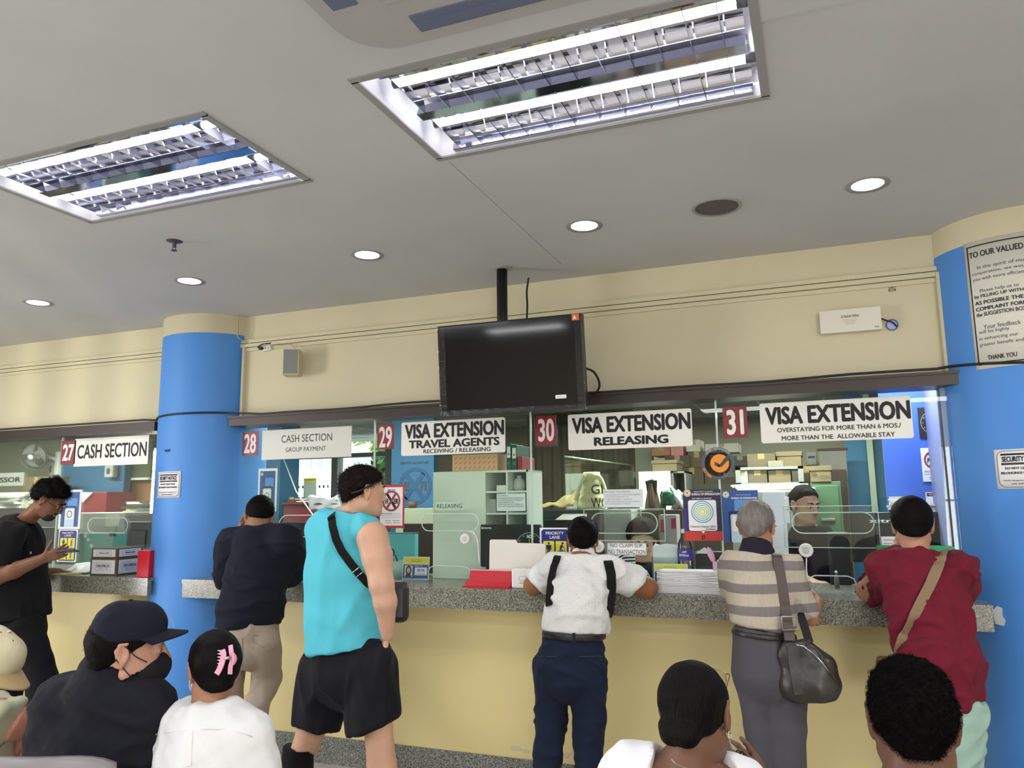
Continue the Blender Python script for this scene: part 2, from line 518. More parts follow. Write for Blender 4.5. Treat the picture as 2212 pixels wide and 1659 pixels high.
# acrylic draught boxes over two of the speak-through slots
M_ACR = glass_mat('clear_acrylic', (0.95, 0.98, 0.97), 0.9)
def shield(n, x0, y0, x1, y1, where):
    pl, ww, hh = wallplane(x0, y0, x1, y1, 4.47)
    b = MB()
    pl.rect(b, 0, 0, ww, hh, 0.0, 0.003, M_ACR)
    r = MB()
    for s in (-1, 1):
        pl.rect(b, s * ww / 2, 0, 0.003, hh, -0.026, 0.026, M_ACR)
        pl.rect(b, 0, s * hh / 2, ww, 0.003, -0.026, 0.026, M_ACR)
    o = one(b, 'acrylic_shield', 'clear acrylic box over the slot ' + where, 'shield', 'acrylic shields on the glass')
    for s in (-1, 1):
        r.tube([pl.at(-ww / 2, s * hh / 2, 0.004), pl.at(ww / 2, s * hh / 2, 0.004)], 0.0022, M_RIM, 5)
        r.tube([pl.at(s * ww / 2, -hh / 2, 0.004), pl.at(s * ww / 2, hh / 2, 0.004)], 0.0022, M_RIM, 5)
    r.build('edge', o)
shield(1, 1693, 1093, 1899, 1183, 'in the glass before the clerk in black')
shield(2, 1262, 1100, 1436, 1168, 'in the glass above the no claim slip label')
# granite counter: two runs
def arcpts(ci, a0, a1, n=10):
    cx, cy, r = COLS[ci]
    return [(cx + (r + 0.003) * math.cos(math.radians(a0 + (a1 - a0) * k / n)), cy + (r + 0.003) * math.sin(math.radians(a0 + (a1 - a0) * k / n))) for k in range(n + 1)]
def counter(xa, xb, label, loc, outline):
    t = thing('granite_counter', label, 'counter', loc)
    b = MB(); b.prism([(x, y, 1.134) for x, y in outline], (0, 0, 0.025), M_GRAN); b.build('slab', t)
    b = MB(); b.bb(xa + 0.003, xb - 0.003, 4.205, 4.24, 1.040, 1.1335, M_GRAN); b.build('apron', t)
    return t
XL = P(314, 1250, 4.2).x + 0.02
counter(-4.07, 0.712, 'long grey speckled granite counter between the two blue columns', (-1.7, 4.35, 1.04),
        [(-4.07, 4.2), (0.712, 4.2)] + arcpts(1, 215, 180) + [(0.636, 5.02), (-3.85, 5.02), (-3.855, 4.63)] + arcpts(0, 0, -63))
counter(X0 + 0.01, XL, 'short grey granite counter left of the left blue column', (-6, 4.35, 1.04),
        [(X0 + 0.01, 4.2), (XL, 4.2), (XL, 4.3)] + arcpts(0, 230, 180) + [(-4.645, 5.02), (X0 + 0.01, 5.02)])
b = MB(); b.prism([(0.735 + dx, 4.33 - 0.9 * dx, z) for dx, z in ((0, 1.06), (0.03, 1.055), (0.037, 1.08), (0.028, 1.1), (0.03, 1.135), (0.012, 1.142), (-0.004, 1.12), (-0.003, 1.09))], (0.01, 0.03, 0), mat('white_filler', (222, 226, 228), 0.6))
one(b, 'filler_patch', 'small white filler patch on the right column beside the counter end', 'patch')

# ------------------------------------------------------------------ office shell
M_OCEIL = mat('office_ceiling_tile', (120, 126, 116), 0.85)
M_OGRID = mat('ceiling_grid', (150, 156, 146), 0.5)
M_OWALL = mat('office_wall_grey', (126, 122, 106), 0.75, vary=0.05)
M_OBLUE = mat('office_blue_paint', (50, 100, 136), 0.6)
ZO = 2.62
b = MB(); b.bb(X0, X1, 4.62, 10.4, ZO, ZO + 0.05, M_OCEIL)
for k in range(28):
    x = X0 + 0.3 + k * 0.61
    b.bb(x - 0.012, x + 0.012, 4.62, 10.4, ZO - 0.006, ZO, M_OGRID)
for k in range(9):
    y = 4.9 + k * 0.61
    b.bb(X0, X1, y - 0.012, y + 0.012, ZO - 0.006, ZO, M_OGRID)
struct('ceiling_office', b)
b = MB()
# back wall with the bright street window at the left
wx0, wx1 = P(612, 1000, 9.4).x, P(842, 1000, 9.4).x
b.bb(X0, wx0, 9.4, 9.5, 0, ZO, M_OWALL); b.bb(wx1, X1, 9.4, 9.5, 0, ZO, M_OWALL); b.bb(wx0, wx1, 9.4, 9.5, 0, 0.95, M_OWALL)
struct('wall_office_back', b)
b = MB()
for px in (612, 726, 842):
    x = P(px, 1000, 9.4).x; b.bb(x - 0.05, x + 0.05, 9.36, 9.5, 0.95, ZO, mat('window_frame_grey', (84, 84, 82), 0.5))
za = P(800, 982, 9.4).z
b.bb(wx0, wx1, 9.38, 9.48, za - 0.03, za + 0.03, mat('window_frame_grey', (84, 84, 82), 0.5))
o = struct('window_7', b)
b = MB(); b.bb(wx0, wx1, 9.44, 9.447, 0.95, ZO, M_GLASS); b.build('pane', o)
# ================================================================== ceiling fittings
M_TUBE = mat('fluorescent_tube', (255, 253, 250), 0.4, emit=26.0)
M_LENS = mat('downlight_lens', (255, 252, 246), 0.4, emit=9.0)
M_REFL = mat('polished_reflector', (206, 208, 222), 0.07, 1.0)
M_TRAY = mat('white_enamel', (214, 214, 220), 0.35)
M_FRAME = mat('grey_fitting_frame', (150, 148, 146), 0.45)
M_DARKCAP = mat('lamp_holder_grey', (70, 70, 74), 0.5)
def troffer(x0, x1, y0, y1, label, tilt=0.0):
    t = thing('fluorescent_light', label, 'ceiling light', ((x0 + x1) / 2, (y0 + y1) / 2, ZC), 'recessed fluorescent ceiling lights')
    z = ZC
    b = MB()
    fw = 0.022
    b.bb(x0 - fw, x1 + fw, y0 - fw, y0 + 0.006, z - 0.006, z + 0.001, M_FRAME); b.bb(x0 - fw, x1 + fw, y1 - 0.006, y1 + fw, z - 0.006, z + 0.001, M_FRAME)
    b.bb(x0 - fw, x0 + 0.006, y0, y1, z - 0.006, z + 0.001, M_FRAME); b.bb(x1 - 0.006, x1 + fw, y0, y1, z - 0.006, z + 0.001, M_FRAME)
    b.build('frame', t)
    b = MB()
    b.bb(x0, x1, y0, y1, z + 0.115, z + 0.12, M_TRAY)
    for a, c, d, e in ((x0, x0 + 0.004, y0, y1), (x1 - 0.004, x1, y0, y1), (x0, x1, y0, y0 + 0.004), (x0, x1, y1 - 0.004, y1)):
        b.bb(a, c, d, e, z, z + 0.12, M_TRAY)
    b.build('housing', t)
    ym = (y0 + y1) / 2
    b = MB()
    xa, xb = x0 + 0.07, x1 - 0.03
    def vee(ya, yb, apex):
        b.prism([(xa, ya, z + 0.006), (xa, yb, z + 0.006), (xa, apex + 0.006, z + 0.045), (xa, apex - 0.006, z + 0.045)], (xb - xa, 0, 0), M_REFL)
    vee(ym - 0.026, ym + 0.026, ym); vee(y0 + 0.006, y0 + 0.034, y0 + 0.02); vee(y1 - 0.034, y1 - 0.006, y1 - 0.02)
    for s in (-1, 1):       # curved reflector behind each tube
        yc = ym + s * (y1 - y0) * 0.25
        b.sheet(lambda u, v, yc=yc: (xa + (xb - xa) * u, yc + 0.125 * math.cos(math.pi * v), z + 0.055 + 0.055 * math.sin(math.pi * v)), 1, 10, M_REFL)
    b.build('reflector', t)
    for s in (-1, 1):
        yc = ym + s * (y1 - y0) * 0.25
        b = MB(); b.tube([(xa + 0.01, yc, z + 0.06), (xb - 0.01, yc, z + 0.06)], 0.0145, M_TUBE, 14); tb = b.build('tube', t)
        b = MB(); b.tube([(xa - 0.02, yc, z + 0.06), (xa + 0.012, yc, z + 0.06)], 0.017, M_DARKCAP, 12); b.build('lamp_holder', tb)
        b = MB(); b.tube([(xb - 0.012, yc, z + 0.06), (xb + 0.02, yc, z + 0.06)], 0.017, M_DARKCAP, 12); b.build('lamp_holder', tb)
    n = 12
    for s in (-1, 1):
        b = MB()
        ya, yb = (y0 + 0.03, ym - 0.02) if s < 0 else (ym + 0.02, y1 - 0.03)
        for k in range(n):
            x = xa + (xb - xa) * (k + 0.35) / n
            b.prism([(x, ya, z + 0.004), (x, yb, z + 0.004), (x, yb - 0.02, z + 0.05), (x, (ya + yb) / 2, z + 0.036), (x, ya + 0.02, z + 0.05)], (0.003, 0, 0), M_REFL)
        b.build('louvre', t)
    return t
troffer(*TROF[0], 'large recessed twin tube ceiling light nearest the air conditioner')
troffer(*TROF[1], 'recessed twin tube ceiling light at the left, its frame hanging loose')
for i, (px, py) in enumerate(((82, 654), (409, 607), (793, 551), (1262, 488), (1874, 399))):
    c = PZ(px, py, ZC)
    lab = ['leftmost round downlight of the row, beside the left ceiling edge', 'second round downlight from the left, just above the left blue column',
           'middle round downlight of the row of five', 'fourth round downlight from the left, left of the round speaker grille', 'rightmost round downlight, nearest the right blue column'][i]
    t = thing('downlight', lab, 'downlight', c, 'round ceiling downlights')
    b = MB(); b.lathe([(0.066, 0.0), (0.092, -0.004), (0.094, 0.0)], c, M_FRAME, 40); b.build('trim_ring', t)
    b = MB(); b.lathe([(0.0, -0.0015), (0.067, -0.0015)], c, M_LENS, 36); b.build('lens', t)
c = PZ(1548, 447, ZC)
t = thing('ceiling_speaker', 'round dark grille ceiling speaker between two downlights', 'speaker', c)
b = MB(); b.lathe([(0.098, -0.002), (0.108, -0.008), (0.116, -0.006), (0.118, 0)], c, M_FRAME, 40); b.build('rim', t)
b = MB(); b.lathe([(0, -0.004), (0.1, -0.004)], c, mat('speaker_grille_grey', (92, 88, 84), 0.7, bump=0.6, bscale=260), 40); b.build('grille', t)
c = PZ(377, 521, ZC)
t = thing('fire_sprinkler', 'small dark fire sprinkler head on the ceiling', 'sprinkler', c)
b = MB(); b.lathe([(0.0, -0.006), (0.03, -0.005), (0.042, 0)], c, M_DARKCAP, 24); b.build('escutcheon', t)
b = MB(); b.lathe([(0.011, 0), (0.010, -0.03), (0.006, -0.034)], c, M_DARKCAP, 12)
for s in (-1, 1): b.tube([c + Vector((s * 0.009, 0, -0.025)), c + Vector((s * 0.013, 0, -0.036)), c + Vector((s * 0.003, 0, -0.05))], 0.0022, M_DARKCAP, 6)
b.lathe([(0, -0.05), (0.016, -0.05), (0.016, -0.053), (0, -0.053)], c, M_DARKCAP, 14); b.build('spray_head', t)
# ceiling cassette air conditioner: panel with slots, partly in frame at the top
M_AC = mat('air_conditioner_panel', (168, 166, 164), 0.5)
M_ACD = mat('air_conditioner_slot', (96, 104, 128), 0.4)
t = thing('air_conditioner', 'ceiling cassette air conditioner with dark louvre slots at the top edge', 'air conditioner', (-0.75, 1.45, ZC))
ax0, ax1, ay0, ay1 = -1.22, -0.27, 0.94, 1.89
b = MB()
pts = rrect(ax1 - ax0, ay1 - ay0, 0.16, 8)
b.prism([((ax0 + ax1) / 2 + x, (ay0 + ay1) / 2 + y, ZC - 0.022) for x, y in pts], (0, 0, 0.022), M_AC); b.build('panel', t)
for (a, c_, d, e) in ((ax0 + 0.23, ax1 - 0.23, ay1 - 0.13, ay1 - 0.05), (ax0 + 0.05, ax0 + 0.13, ay0 + 0.23, ay1 - 0.23), (ax1 - 0.13, ax1 - 0.05, ay0 + 0.23, ay1 - 0.23), (ax0 + 0.23, ax1 - 0.23, ay0 + 0.05, ay0 + 0.13)):
    b = MB(); b.bb(a, c_, d, e, ZC - 0.026, ZC - 0.0215, M_ACD, 0.002)
    if c_ - a > e - d: b.bb(a + 0.02, c_ - 0.02, (d + e) / 2 - 0.006, (d + e) / 2 + 0.03, ZC - 0.03, ZC - 0.026, M_ACD)
    b.build('louvre', t)
b = MB(); b.bb(ax0 + 0.2, ax1 - 0.2, ay0 + 0.2, ay1 - 0.2, ZC - 0.027, ZC - 0.0215, M_AC, 0.002)
b.build('intake_grille', t)

# ================================================================== television on its ceiling pole
TY = 4.05
tl, tr, bl, br = P(945, 711, TY), P(1254, 678, TY), P(956, 893, TY - 0.04), P(1266, 886, TY - 0.04)
cxx = (tl.x + tr.x + bl.x + br.x) / 4
czz = (tl.z + tr.z + bl.z + br.z) / 4
tw = ((tr.x - tl.x) + (br.x - bl.x)) / 2; th = ((tl.z - bl.z) + (tr.z - br.z)) / 2
t = thing('television', 'black wall television in clear film hanging from a ceiling pole', 'television', (cxx, TY, czz))
TVP = Plane((cxx, TY - 0.02, czz), (1, 0.03, 0.0), (0, -0.09, 1))
M_TVB = mat('television_bezel', (18, 18, 20), 0.35)
M_SCR = mat('television_screen', (11, 12, 18), 0.06, spec=0.6)
b = MB(); TVP.rect(b, 0, 0, tw, th, -0.05, 0.05, M_TVB, 0.006); b.build('bezel', t)
b = MB(); TVP.rect(b, 0, 0.006, tw - 0.018, th - 0.03, 0.0, 0.0015, M_SCR); b.build('screen', t)
M_FILM = glass_mat('wrinkled_clear_film', (0.97, 0.97, 0.97), 0.8, 0.06)
b = MB()
rnd = random.Random(3)
for s in (-1, 1):
    b.sheet(lambda u, v, s=s: TVP.at(s * (tw / 2 - 0.045 * u), -th / 2 + th * v, 0.003 + 0.006 * abs(math.sin(v * 37 + u * 9 + s)) * (1 - u) + 0.002 * math.sin(v * 90)), 8, 60, M_FILM)
b.sheet(lambda u, v: TVP.at(-tw / 2 + tw * u, -th / 2 + 0.03 * v, 0.003 + 0.007 * abs(math.sin(u * 41 + v * 3)) * (1 - v)), 70, 6, M_FILM)
b.build('plastic_film', t)
b = MB(); TVP.rect(b, tw / 2 - 0.035, th / 2 - 0.02, 0.042, 0.036, 0.002, 0.0015, mat('orange_sticker', (214, 96, 52), 0.5)); TVP.poly(b, [(tw / 2 - 0.05, th / 2 - 0.033), (tw / 2 - 0.04, th / 2 - 0.008), (tw / 2 - 0.03, th / 2 - 0.033), (tw / 2 - 0.036, th / 2 - 0.033), (tw / 2 - 0.04, th / 2 - 0.02), (tw / 2 - 0.044, th / 2 - 0.033)], 0.0036, 0.0005, M_PAPER); b.build('orange_sticker', t)
b = MB(); TVP.rect(b, 0.34 * tw, -0.36 * th, 0.062, 0.02, 0.002, 0.001, M_PAPER, 0.002); TVP.text(b, 'webOS TV', 0.34 * tw, -0.36 * th, 0.05, 0.009, 0.0031, mat('grey_print', (90, 90, 92), 0.6)); b.build('white_sticker', t)
pc = PZ(1116, 602, ZC)
b = MB(); b.tube([(pc.x, TY + 0.08, ZC - 0.002), (pc.x, TY + 0.08, czz - 0.05)], 0.032, M_TVB, 20); b.lathe([(0.03, -0.012), (0.055, -0.008), (0.057, 0)], (pc.x, TY + 0.08, ZC), M_FRAME, 24); b.bb(pc.x - 0.12, pc.x + 0.12, TY + 0.03, TY + 0.07, czz - 0.12, czz + 0.05, M_TVB); b.build('mount_pole', t)
def curve_pts(pts, n=10):
    """Catmull-Rom through pts"""
    pts = [Vector(p) for p in pts]
    ext = [pts[0] * 2 - pts[1]] + pts + [pts[-1] * 2 - pts[-2]]
    out = []
    for i in range(1, len(ext) - 2):
        p0, p1, p2, p3 = ext[i - 1:i + 3]
        for k in range(n):
            s = k / n
            out.append(0.5 * ((2 * p1) + (p2 - p0) * s + (2 * p0 - 5 * p1 + 4 * p2 - p3) * s * s + (3 * p1 - p0 - 3 * p2 + p3) * s ** 3))
    return out + [pts[-1]]
b = MB(); b.tube(curve_pts([P(1142, 600, 4.2) , P(1138, 630, 4.2), P(1139, 660, 4.18), P(1138, 690, 4.16)]), 0.006, M_CABLE, 8); b.build('power_cable', t)
b = MB(); b.tube(curve_pts([P(1262, 794, 4.12), P(1284, 805, 4.2), P(1295, 832, 4.3), P(1284, 852, 4.38), P(1266, 856, 4.38)]), 0.007, M_CABLE, 8); b.build('signal_cable', t)

# ================================================================== things on the cream wall
M_CRM = mat('cream_plastic', (206, 198, 172), 0.5)
t = thing('wall_speaker', 'small cream box loudspeaker with grey grille near the left column', 'speaker', P(615, 780, 4.45))
p0, p1 = P(596, 752, 4.33), P(630, 811, 4.33)
R_ = Matrix.Rotation(math.radians(24), 3, 'Z')
cc = Vector(((p0.x + p1.x) / 2 + 0.02, 4.40, (p0.z + p1.z) / 2))
b = MB(); b.box(cc, (0.115, 0.115, 0.185), M_CRM, R_, 0.008); b.build('cabinet', t)
b = MB(); b.box(cc + R_ @ Vector((0, -0.058, 0)), (0.098, 0.004, 0.168), mat('grey_cloth_grille', (140, 142, 138), 0.85, bump=0.4, bscale=300), R_, 0.001); b.build('grille', t)
b = MB(); b.bb(cc.x - 0.02, cc.x + 0.03, 4.455, 4.5, cc.z - 0.03, cc.z + 0.03, M_CRM); b.build('bracket', t)
t = thing('power_strip', 'white power outlet box with a black plug beside the loudspeaker', 'power strip', P(574, 750, 4.48))
q = P(575, 752, 4.47)
b = MB(); b.box((q.x, 4.482, q.z), (0.075, 0.034, 0.034), M_WHITE, Matrix.Rotation(math.radians(-6), 3, 'Y'), 0.004); b.build('outlet_box', t)
b = MB()
for k in range(3):
    for s in (-1, 1): b.bb(q.x - 0.02 + 0.022 * k - 0.003 + s * 0.003, q.x - 0.02 + 0.022 * k + s * 0.003, 4.464, 4.466, q.z - 0.005, q.z + 0.006, M_BLACK)
b.build('socket', t)
b = MB(); b.box((q.x - 0.035, 4.455, q.z - 0.002), (0.026, 0.03, 0.02), M_BLACK, None, 0.004); b.tube(curve_pts([(q.x - 0.045, 4.45, q.z), (q.x - 0.066, 4.46, q.z + 0.012), (q.x - 0.04, 4.47, q.z + 0.03), (q.x, 4.475, q.z + 0.034), (q.x + 0.03, 4.475, q.z + 0.03)]), 0.004, M_BLACK, 6); b.build('plug', t)
b = MB(); b.bb(q.x - 0.01, q.x + 0.04, 4.47, 4.49, q.z + 0.028, q.z + 0.038, M_BLACK); b.build('adapter', t)
M_WC = mat('beige_cable', (196, 184, 150), 0.6)
b = MB()
b.tube(curve_pts([P(514, 682, 4.42), P(513, 700, 4.42), P(514, 728, 4.43), P(530, 738, 4.47), P(560, 747, 4.49), P(600, 746, 4.47), P(628, 745, 4.47), P(640, 757, 4.46)]), 0.0035, M_WC, 6)
one(b, 'speaker_cable', 'thin beige cable from the left column top to the wall loudspeaker', 'cable')
# white wall box and the round grommet at the right
t = thing('wall_unit', 'long white plastic box on the cream wall by the right column', 'wall unit', P(1838, 690, 4.46))
pl, ww, hh = wallplane(1771, 667, 1904, 716, 4.44)
b = MB(); pl.rect(b, 0, 0, ww, hh, -0.06, 0.06, mat('ivory_plastic', (222, 218, 204), 0.4), 0.006); b.build('cover', t)
M_GP = mat('brown_grey_print', (96, 82, 72), 0.6)
b = MB(); pl.text(b, 'CASATEN', 0.0, 0.022, ww * 0.3, 0.013, 0.0006, M_GP, 0.01, 0.4)
for k in range(4): pl.rect(b, 0.0, 0.004 - 0.008 * k, ww * (0.24 - 0.03 * k), 0.0022, 0.0003, 0.0004, mat('pale_print', (190, 172, 140), 0.6))
pl.rect(b, ww * 0.42, -0.045, 0.022, 0.002, 0.0003, 0.0004, M_GP); pl.rect(b, ww * 0.42, -0.05, 0.022, 0.002, 0.0003, 0.0004, M_GP)
b.build('lettering', t)
t = thing('cable_grommet', 'round bluish hole cover with a cable beside the white wall box', 'grommet', P(1927, 702, 4.49))
pl, ww, hh = wallplane(1914, 691, 1940, 713, 4.497)
b = MB(); pl.ring(b, 0, 0, ww * 0.44, ww * 0.53, 0, 0.006, mat('purple_grey_ring', (88, 82, 110), 0.5)); b.build('ring', t)
b = MB(); pl.disc(b, 0, 0, ww * 0.45, 0, 0.002, mat('painted_hole_light', (176, 186, 236), 0.4)); b.build('disc', t)  # bluish light showing through the hole, painted as the disc's colour
b = MB(); b.tube(curve_pts([P(1903, 688, 4.46), P(1914, 692, 4.48), P(1928, 696, 4.485), P(1938, 706, 4.49)]), 0.004, M_CABLE, 6); b.build('lead', t)
t = thing('outlet_remains', 'patch of three dark screw holes left on the wall by the column', 'wall mark', P(1927, 624, 4.499))
pl, ww, hh = wallplane(1919, 618, 1935, 630, 4.4995)
b = MB(); pl.rect(b, 0, 0, ww, hh, 0, 0.0006, mat('bare_plaster', (170, 150, 120), 0.9)); b.build('plaster', t)
b = MB()
for x, y in ((-0.015, -0.006), (0.015, -0.006), (0, 0.008)): pl.disc(b, x, y, 0.0035, 0.0006, 0.0005, M_INK, 10)
b.build('hole', t)
# black cable running along the header and round the columns
def around(cx, cy, r, a0, a1, z0, z1, n=14):
    return [Vector((cx + r * math.cos(a0 + (a1 - a0) * k / n), cy + r * math.sin(a0 + (a1 - a0) * k / n), z0 + (z1 - z0) * k / n)) for k in range(n + 1)]
b = MB()
D2 = math.radians
path = [Vector((X0, 4.385, 2.293)), Vector((-5.6, 4.39, 2.297)), Vector((-4.7, 4.39, 2.299))]
path += around(-4.25, 4.63, 0.397, D2(212), D2(322), 2.293, 2.312)
path += [Vector((-3.88, 4.388, 2.308))] + [Vector((x, 4.388, 2.292 + 0.006 * math.sin(x * 2.3) + 0.003 * math.sin(x * 7))) for x in np.arange(-3.6, 0.5, 0.2)]
path += [Vector((0.6, 4.386, 2.296))] + around(1.04, 4.60, 0.407, D2(206), D2(300), 2.31, 2.24)
b.tube(path, 0.007, M_CABLE, 8)
one(b, 'long_cable', 'long black cable running above the dark header and around both columns', 'cable')
t = thing('dried_paint_mark', 'small dark scribble mark on the blue left column', 'mark', P(361, 973, 4.3))
def colplane(ci, px, py, off=0.003):
    """tangent place on a column under the pixel; returns centre point, azimuth"""
    cx, cy, r = COLS[ci]
    d = ray(px, py); d2 = d[:2]
    bq = -2 * (d2[0] * cx + d2[1] * cy); a = d2 @ d2; c_ = cx * cx + cy * cy - (r + off) ** 2
    s = (-bq - math.sqrt(max(0, bq * bq - 4 * a * c_))) / (2 * a)
    p = EYE + d * s
    return Vector(p), math.atan2(p[1] - cy, p[0] - cx)
class ColPlane(Plane):
    """like Plane but wrapped round a column"""
    def __init__(self, ci, px, py, off=0.002):
        p, az = colplane(ci, px, py, off)
        self.c = Vector((COLS[ci][0], COLS[ci][1], p.z)); self.r = COLS[ci][2] + off; self.az = az
    def at(self, a, b, d=0.0):
        an = self.az + a / self.r
        return Vector((self.c.x + (self.r + d) * math.cos(an), self.c.y + (self.r + d) * math.sin(an), self.c.z + b))
    def rect(self, mb, a, b, w_, h, d, t, m, rad=0.0):
        n = max(2, int(w_ / 0.02)); o = []
        f = lambda u, v: self.at(a - w_ / 2 + w_ * u, b - h / 2 + h * v, d + t)
        return mb.sheet(f, n, 2, m, t)
    def text(self, mb, s, a, b, w_, h, d, m, bold=0.0, shear=0.0):
        v, f, ext = text_mesh(s, bold, shear)
        sx = w_ / ext[0] if w_ else h / ext[1]
        sy = h / ext[1] if h else sx
        return mb.add([self.at(a + x * sx, b + y * sy, d + z) for x, y, z in v], f, m)
cp = ColPlane(0, 361, 973)
b = MB(); b.tube([cp.at(x, y, 0.001) for x, y in ((-0.03, 0.0), (-0.015, 0.006), (-0.006, -0.004), (0.004, 0.006), (0.014, -0.002), (0.026, 0.008), (0.03, -0.002), (0.01, -0.008), (-0.02, -0.006))], 0.0025, mat('dark_blue_smear', (28, 52, 96), 0.6), 5); b.build('smear', t)
# ================================================================== signs, notices and posters
GY = 4.4975      # front face of the glass
M_SIGN = mat('white_sign_board', (236, 235, 226), 0.35)
M_SIGNG = mat('grey_white_sign_board', (214, 212, 204), 0.4)
M_MAROON = mat('maroon_sign', (128, 32, 42), 0.4)
M_PALE = mat('pale_pink_digits', (232, 216, 216), 0.5)
M_RED = mat('sign_red', (190, 44, 50), 0.5)
M_NAVY = mat('navy_poster', (28, 32, 120), 0.45)
M_YELLOW = mat('sign_yellow', (232, 224, 48), 0.5)
M_POSTB = mat('blue_poster', (38, 84, 150), 0.45)
M_POSTB2 = mat('mid_blue_poster', (92, 144, 214), 0.45)
M_GOLD = mat('seal_gold', (196, 168, 88), 0.5)
M_GREYP = mat('grey_print2', (110, 112, 116), 0.6)
M_TAPE = glass_mat('clear_tape', (0.95, 0.96, 0.96), 0.9, 0.15)
def ab(pl, px, py):
    """plane coordinates of the place under a pixel"""
    d = ray(px, py); n = np.array(pl.n); o = np.array(pl.o)
    q = Vector(EYE + d * ((o - EYE) @ n) / (d @ n)) - pl.o
    return q.dot(pl.u), q.dot(pl.v)
def pxtext(b, pl, s, cx, cy, wpx, hpx, d, m, bold=0.0, shear=0.0):
    a, v = ab(pl, cx, cy)
    a0, _ = ab(pl, cx - wpx / 2, cy); a1, _ = ab(pl, cx + wpx / 2, cy)
    _, v0 = ab(pl, cx, cy + hpx / 2); _, v1 = ab(pl, cx, cy - hpx / 2)
    pl.text(b, s, a, v, a1 - a0, v1 - v0, d, m, bold, shear)
def board(name, box, label, cat, m, texts, Y=GY, t=0.004, rad=0.0, group=None, tm=None):
    pl, w_, h = wallplane(*box, Y - t)
    th = thing(name, label, cat, pl.o, group)
    b = MB(); pl.rect(b, 0, 0, w_, h, -t, t, m, rad); b.build('board', th)
    if texts:
        b = MB()
        for (s, cx, cy, wp, hp, bold) in texts: pxtext(b, pl, s, cx, cy, wp, hp, 0.0006, tm or M_INK, bold)
        b.build('lettering', th)
    return th, pl, w_, h
G1 = 'maroon window numbers'
board('number_sign', (132, 952, 163, 1003), 'maroon sign with white number 27 left of the cash section board', 'number sign', M_MAROON, [('27', 147.5, 977.5, 24, 36, 0.035)], group=G1, tm=M_SIGN)
board('number_sign', (524, 933, 557, 984), 'maroon sign with pale number 28 next to the left column', 'number sign', M_MAROON, [('28', 540.5, 958, 26, 42, 0.03)], group=G1, tm=M_PALE)
board('number_sign', (815, 917, 851, 970), 'maroon sign with pale number 29 left of the travel agents board', 'number sign', M_MAROON, [('29', 833, 944, 28, 46, 0.03)], group=G1, tm=M_PALE)
th, pl, w_, h = board('number_sign', (1158, 898, 1201, 961), 'maroon sign with pale number 30 left of the releasing board', 'number sign', M_MAROON, [('30', 1180, 929, 35, 50, 0.03)], group=G1, tm=M_PALE)
b = MB(); pl.rect(b, 0, 0, w_ + 0.02, h + 0.024, -0.0042, 0.0006, M_TAPE); b.build('tape', th)
board('number_sign', (1562, 879, 1614, 945), 'maroon sign with white number 31 left of the overstaying board', 'number sign', M_MAROON, [('31', 1588, 912, 37, 55, 0.035)], group=G1, tm=M_SIGN)
board('sign_board', (161, 944, 320, 1005), 'white sign reading CASH SECTION in large condensed letters', 'sign', M_SIGN, [('CASH SECTION', 240.5, 973, 149, 31, 0.02)])
board('sign_board', (566, 925, 759, 990), 'grey white sign reading CASH SECTION GROUP PAYMENT', 'sign', M_SIGNG, [('CASH SECTION', 662, 946, 109, 16, 0.0), ('GROUP PAYMENT', 660, 970, 87, 9.5, 0.0)])
board('sign_board', (867, 907, 1091, 981), 'white sign reading VISA EXTENSION TRAVEL AGENTS RECEIVING / RELEASING', 'sign', M_SIGN, [('VISA EXTENSION', 979, 928, 214, 32, 0.045), ('TRAVEL AGENTS', 979, 956.5, 196, 18, 0.04), ('RECEIVING / RELEASING', 986, 972.5, 145, 9, 0.015)], rad=0.012)
board('sign_board', (1227, 889, 1495, 968), 'white sign reading VISA EXTENSION RELEASING', 'sign', M_SIGN, [('VISA EXTENSION', 1360, 914.5, 256, 36, 0.045), ('RELEASING', 1362, 951, 161, 19, 0.045)], rad=0.012)
board('sign_board', (1642, 863, 1971, 952), 'white sign reading VISA EXTENSION OVERSTAYING FOR MORE THAN 6 MOS', 'sign', M_SIGN, [('VISA EXTENSION', 1805, 892, 314, 40, 0.045), ('OVERSTAYING FOR MORE THAN 6 MOS./', 1809, 924, 268, 10, 0.015), ('MORE THAN THE  ALLOWABLE STAY', 1808, 942.5, 245, 10, 0.015)], rad=0.012)
board('sign_board', (-48, 1022, 51, 1050), 'white sign reading ASSESSOR at the left edge, behind the glass', 'sign', M_SIGN, [('ASSESSOR', 2, 1037, 84, 11, 0.03)], Y=4.55)
board('label_sign', (941, 1084, 1002, 1102), 'small label reading RELEASING on the pale green cabinet front', 'label', mat('pale_green_label', (206, 220, 204), 0.5), [('RELEASING', 971, 1093, 54, 9, 0.0)], Y=4.515, t=0.001)
th, pl, w_, h = board('label_sign', (1311, 1172, 1397, 1199), 'white label reading NO CLAIM SLIP, NO TRANSACTION on the glass', 'label', M_PAPER, [('NO CLAIM SLIP,', 1354, 1179, 71, 9, 0), ('NO TRANSACTION', 1354, 1192, 80, 9, 0)], t=0.001)
b = MB()
for s in (-1, 1): pl.line(b, (-w_ / 2, s * h / 2 * 0.94), (w_ / 2, s * h / 2 * 0.94), 0.002, 0.0003, 0.0004, M_INK); pl.line(b, (s * w_ / 2 * 0.98, -h / 2), (s * w_ / 2 * 0.98, h / 2), 0.002, 0.0003, 0.0004, M_INK)
b.build('border', th)
def lines(b, pl, rows, d=0.0006, m=None):
    """rows of tiny print: (a0, a1, v, thickness)"""
    for (a0, a1, v, t) in rows: pl.rect(b, (a0 + a1) / 2, v, a1 - a0, t, d, 0.0004, m or M_GREYP)
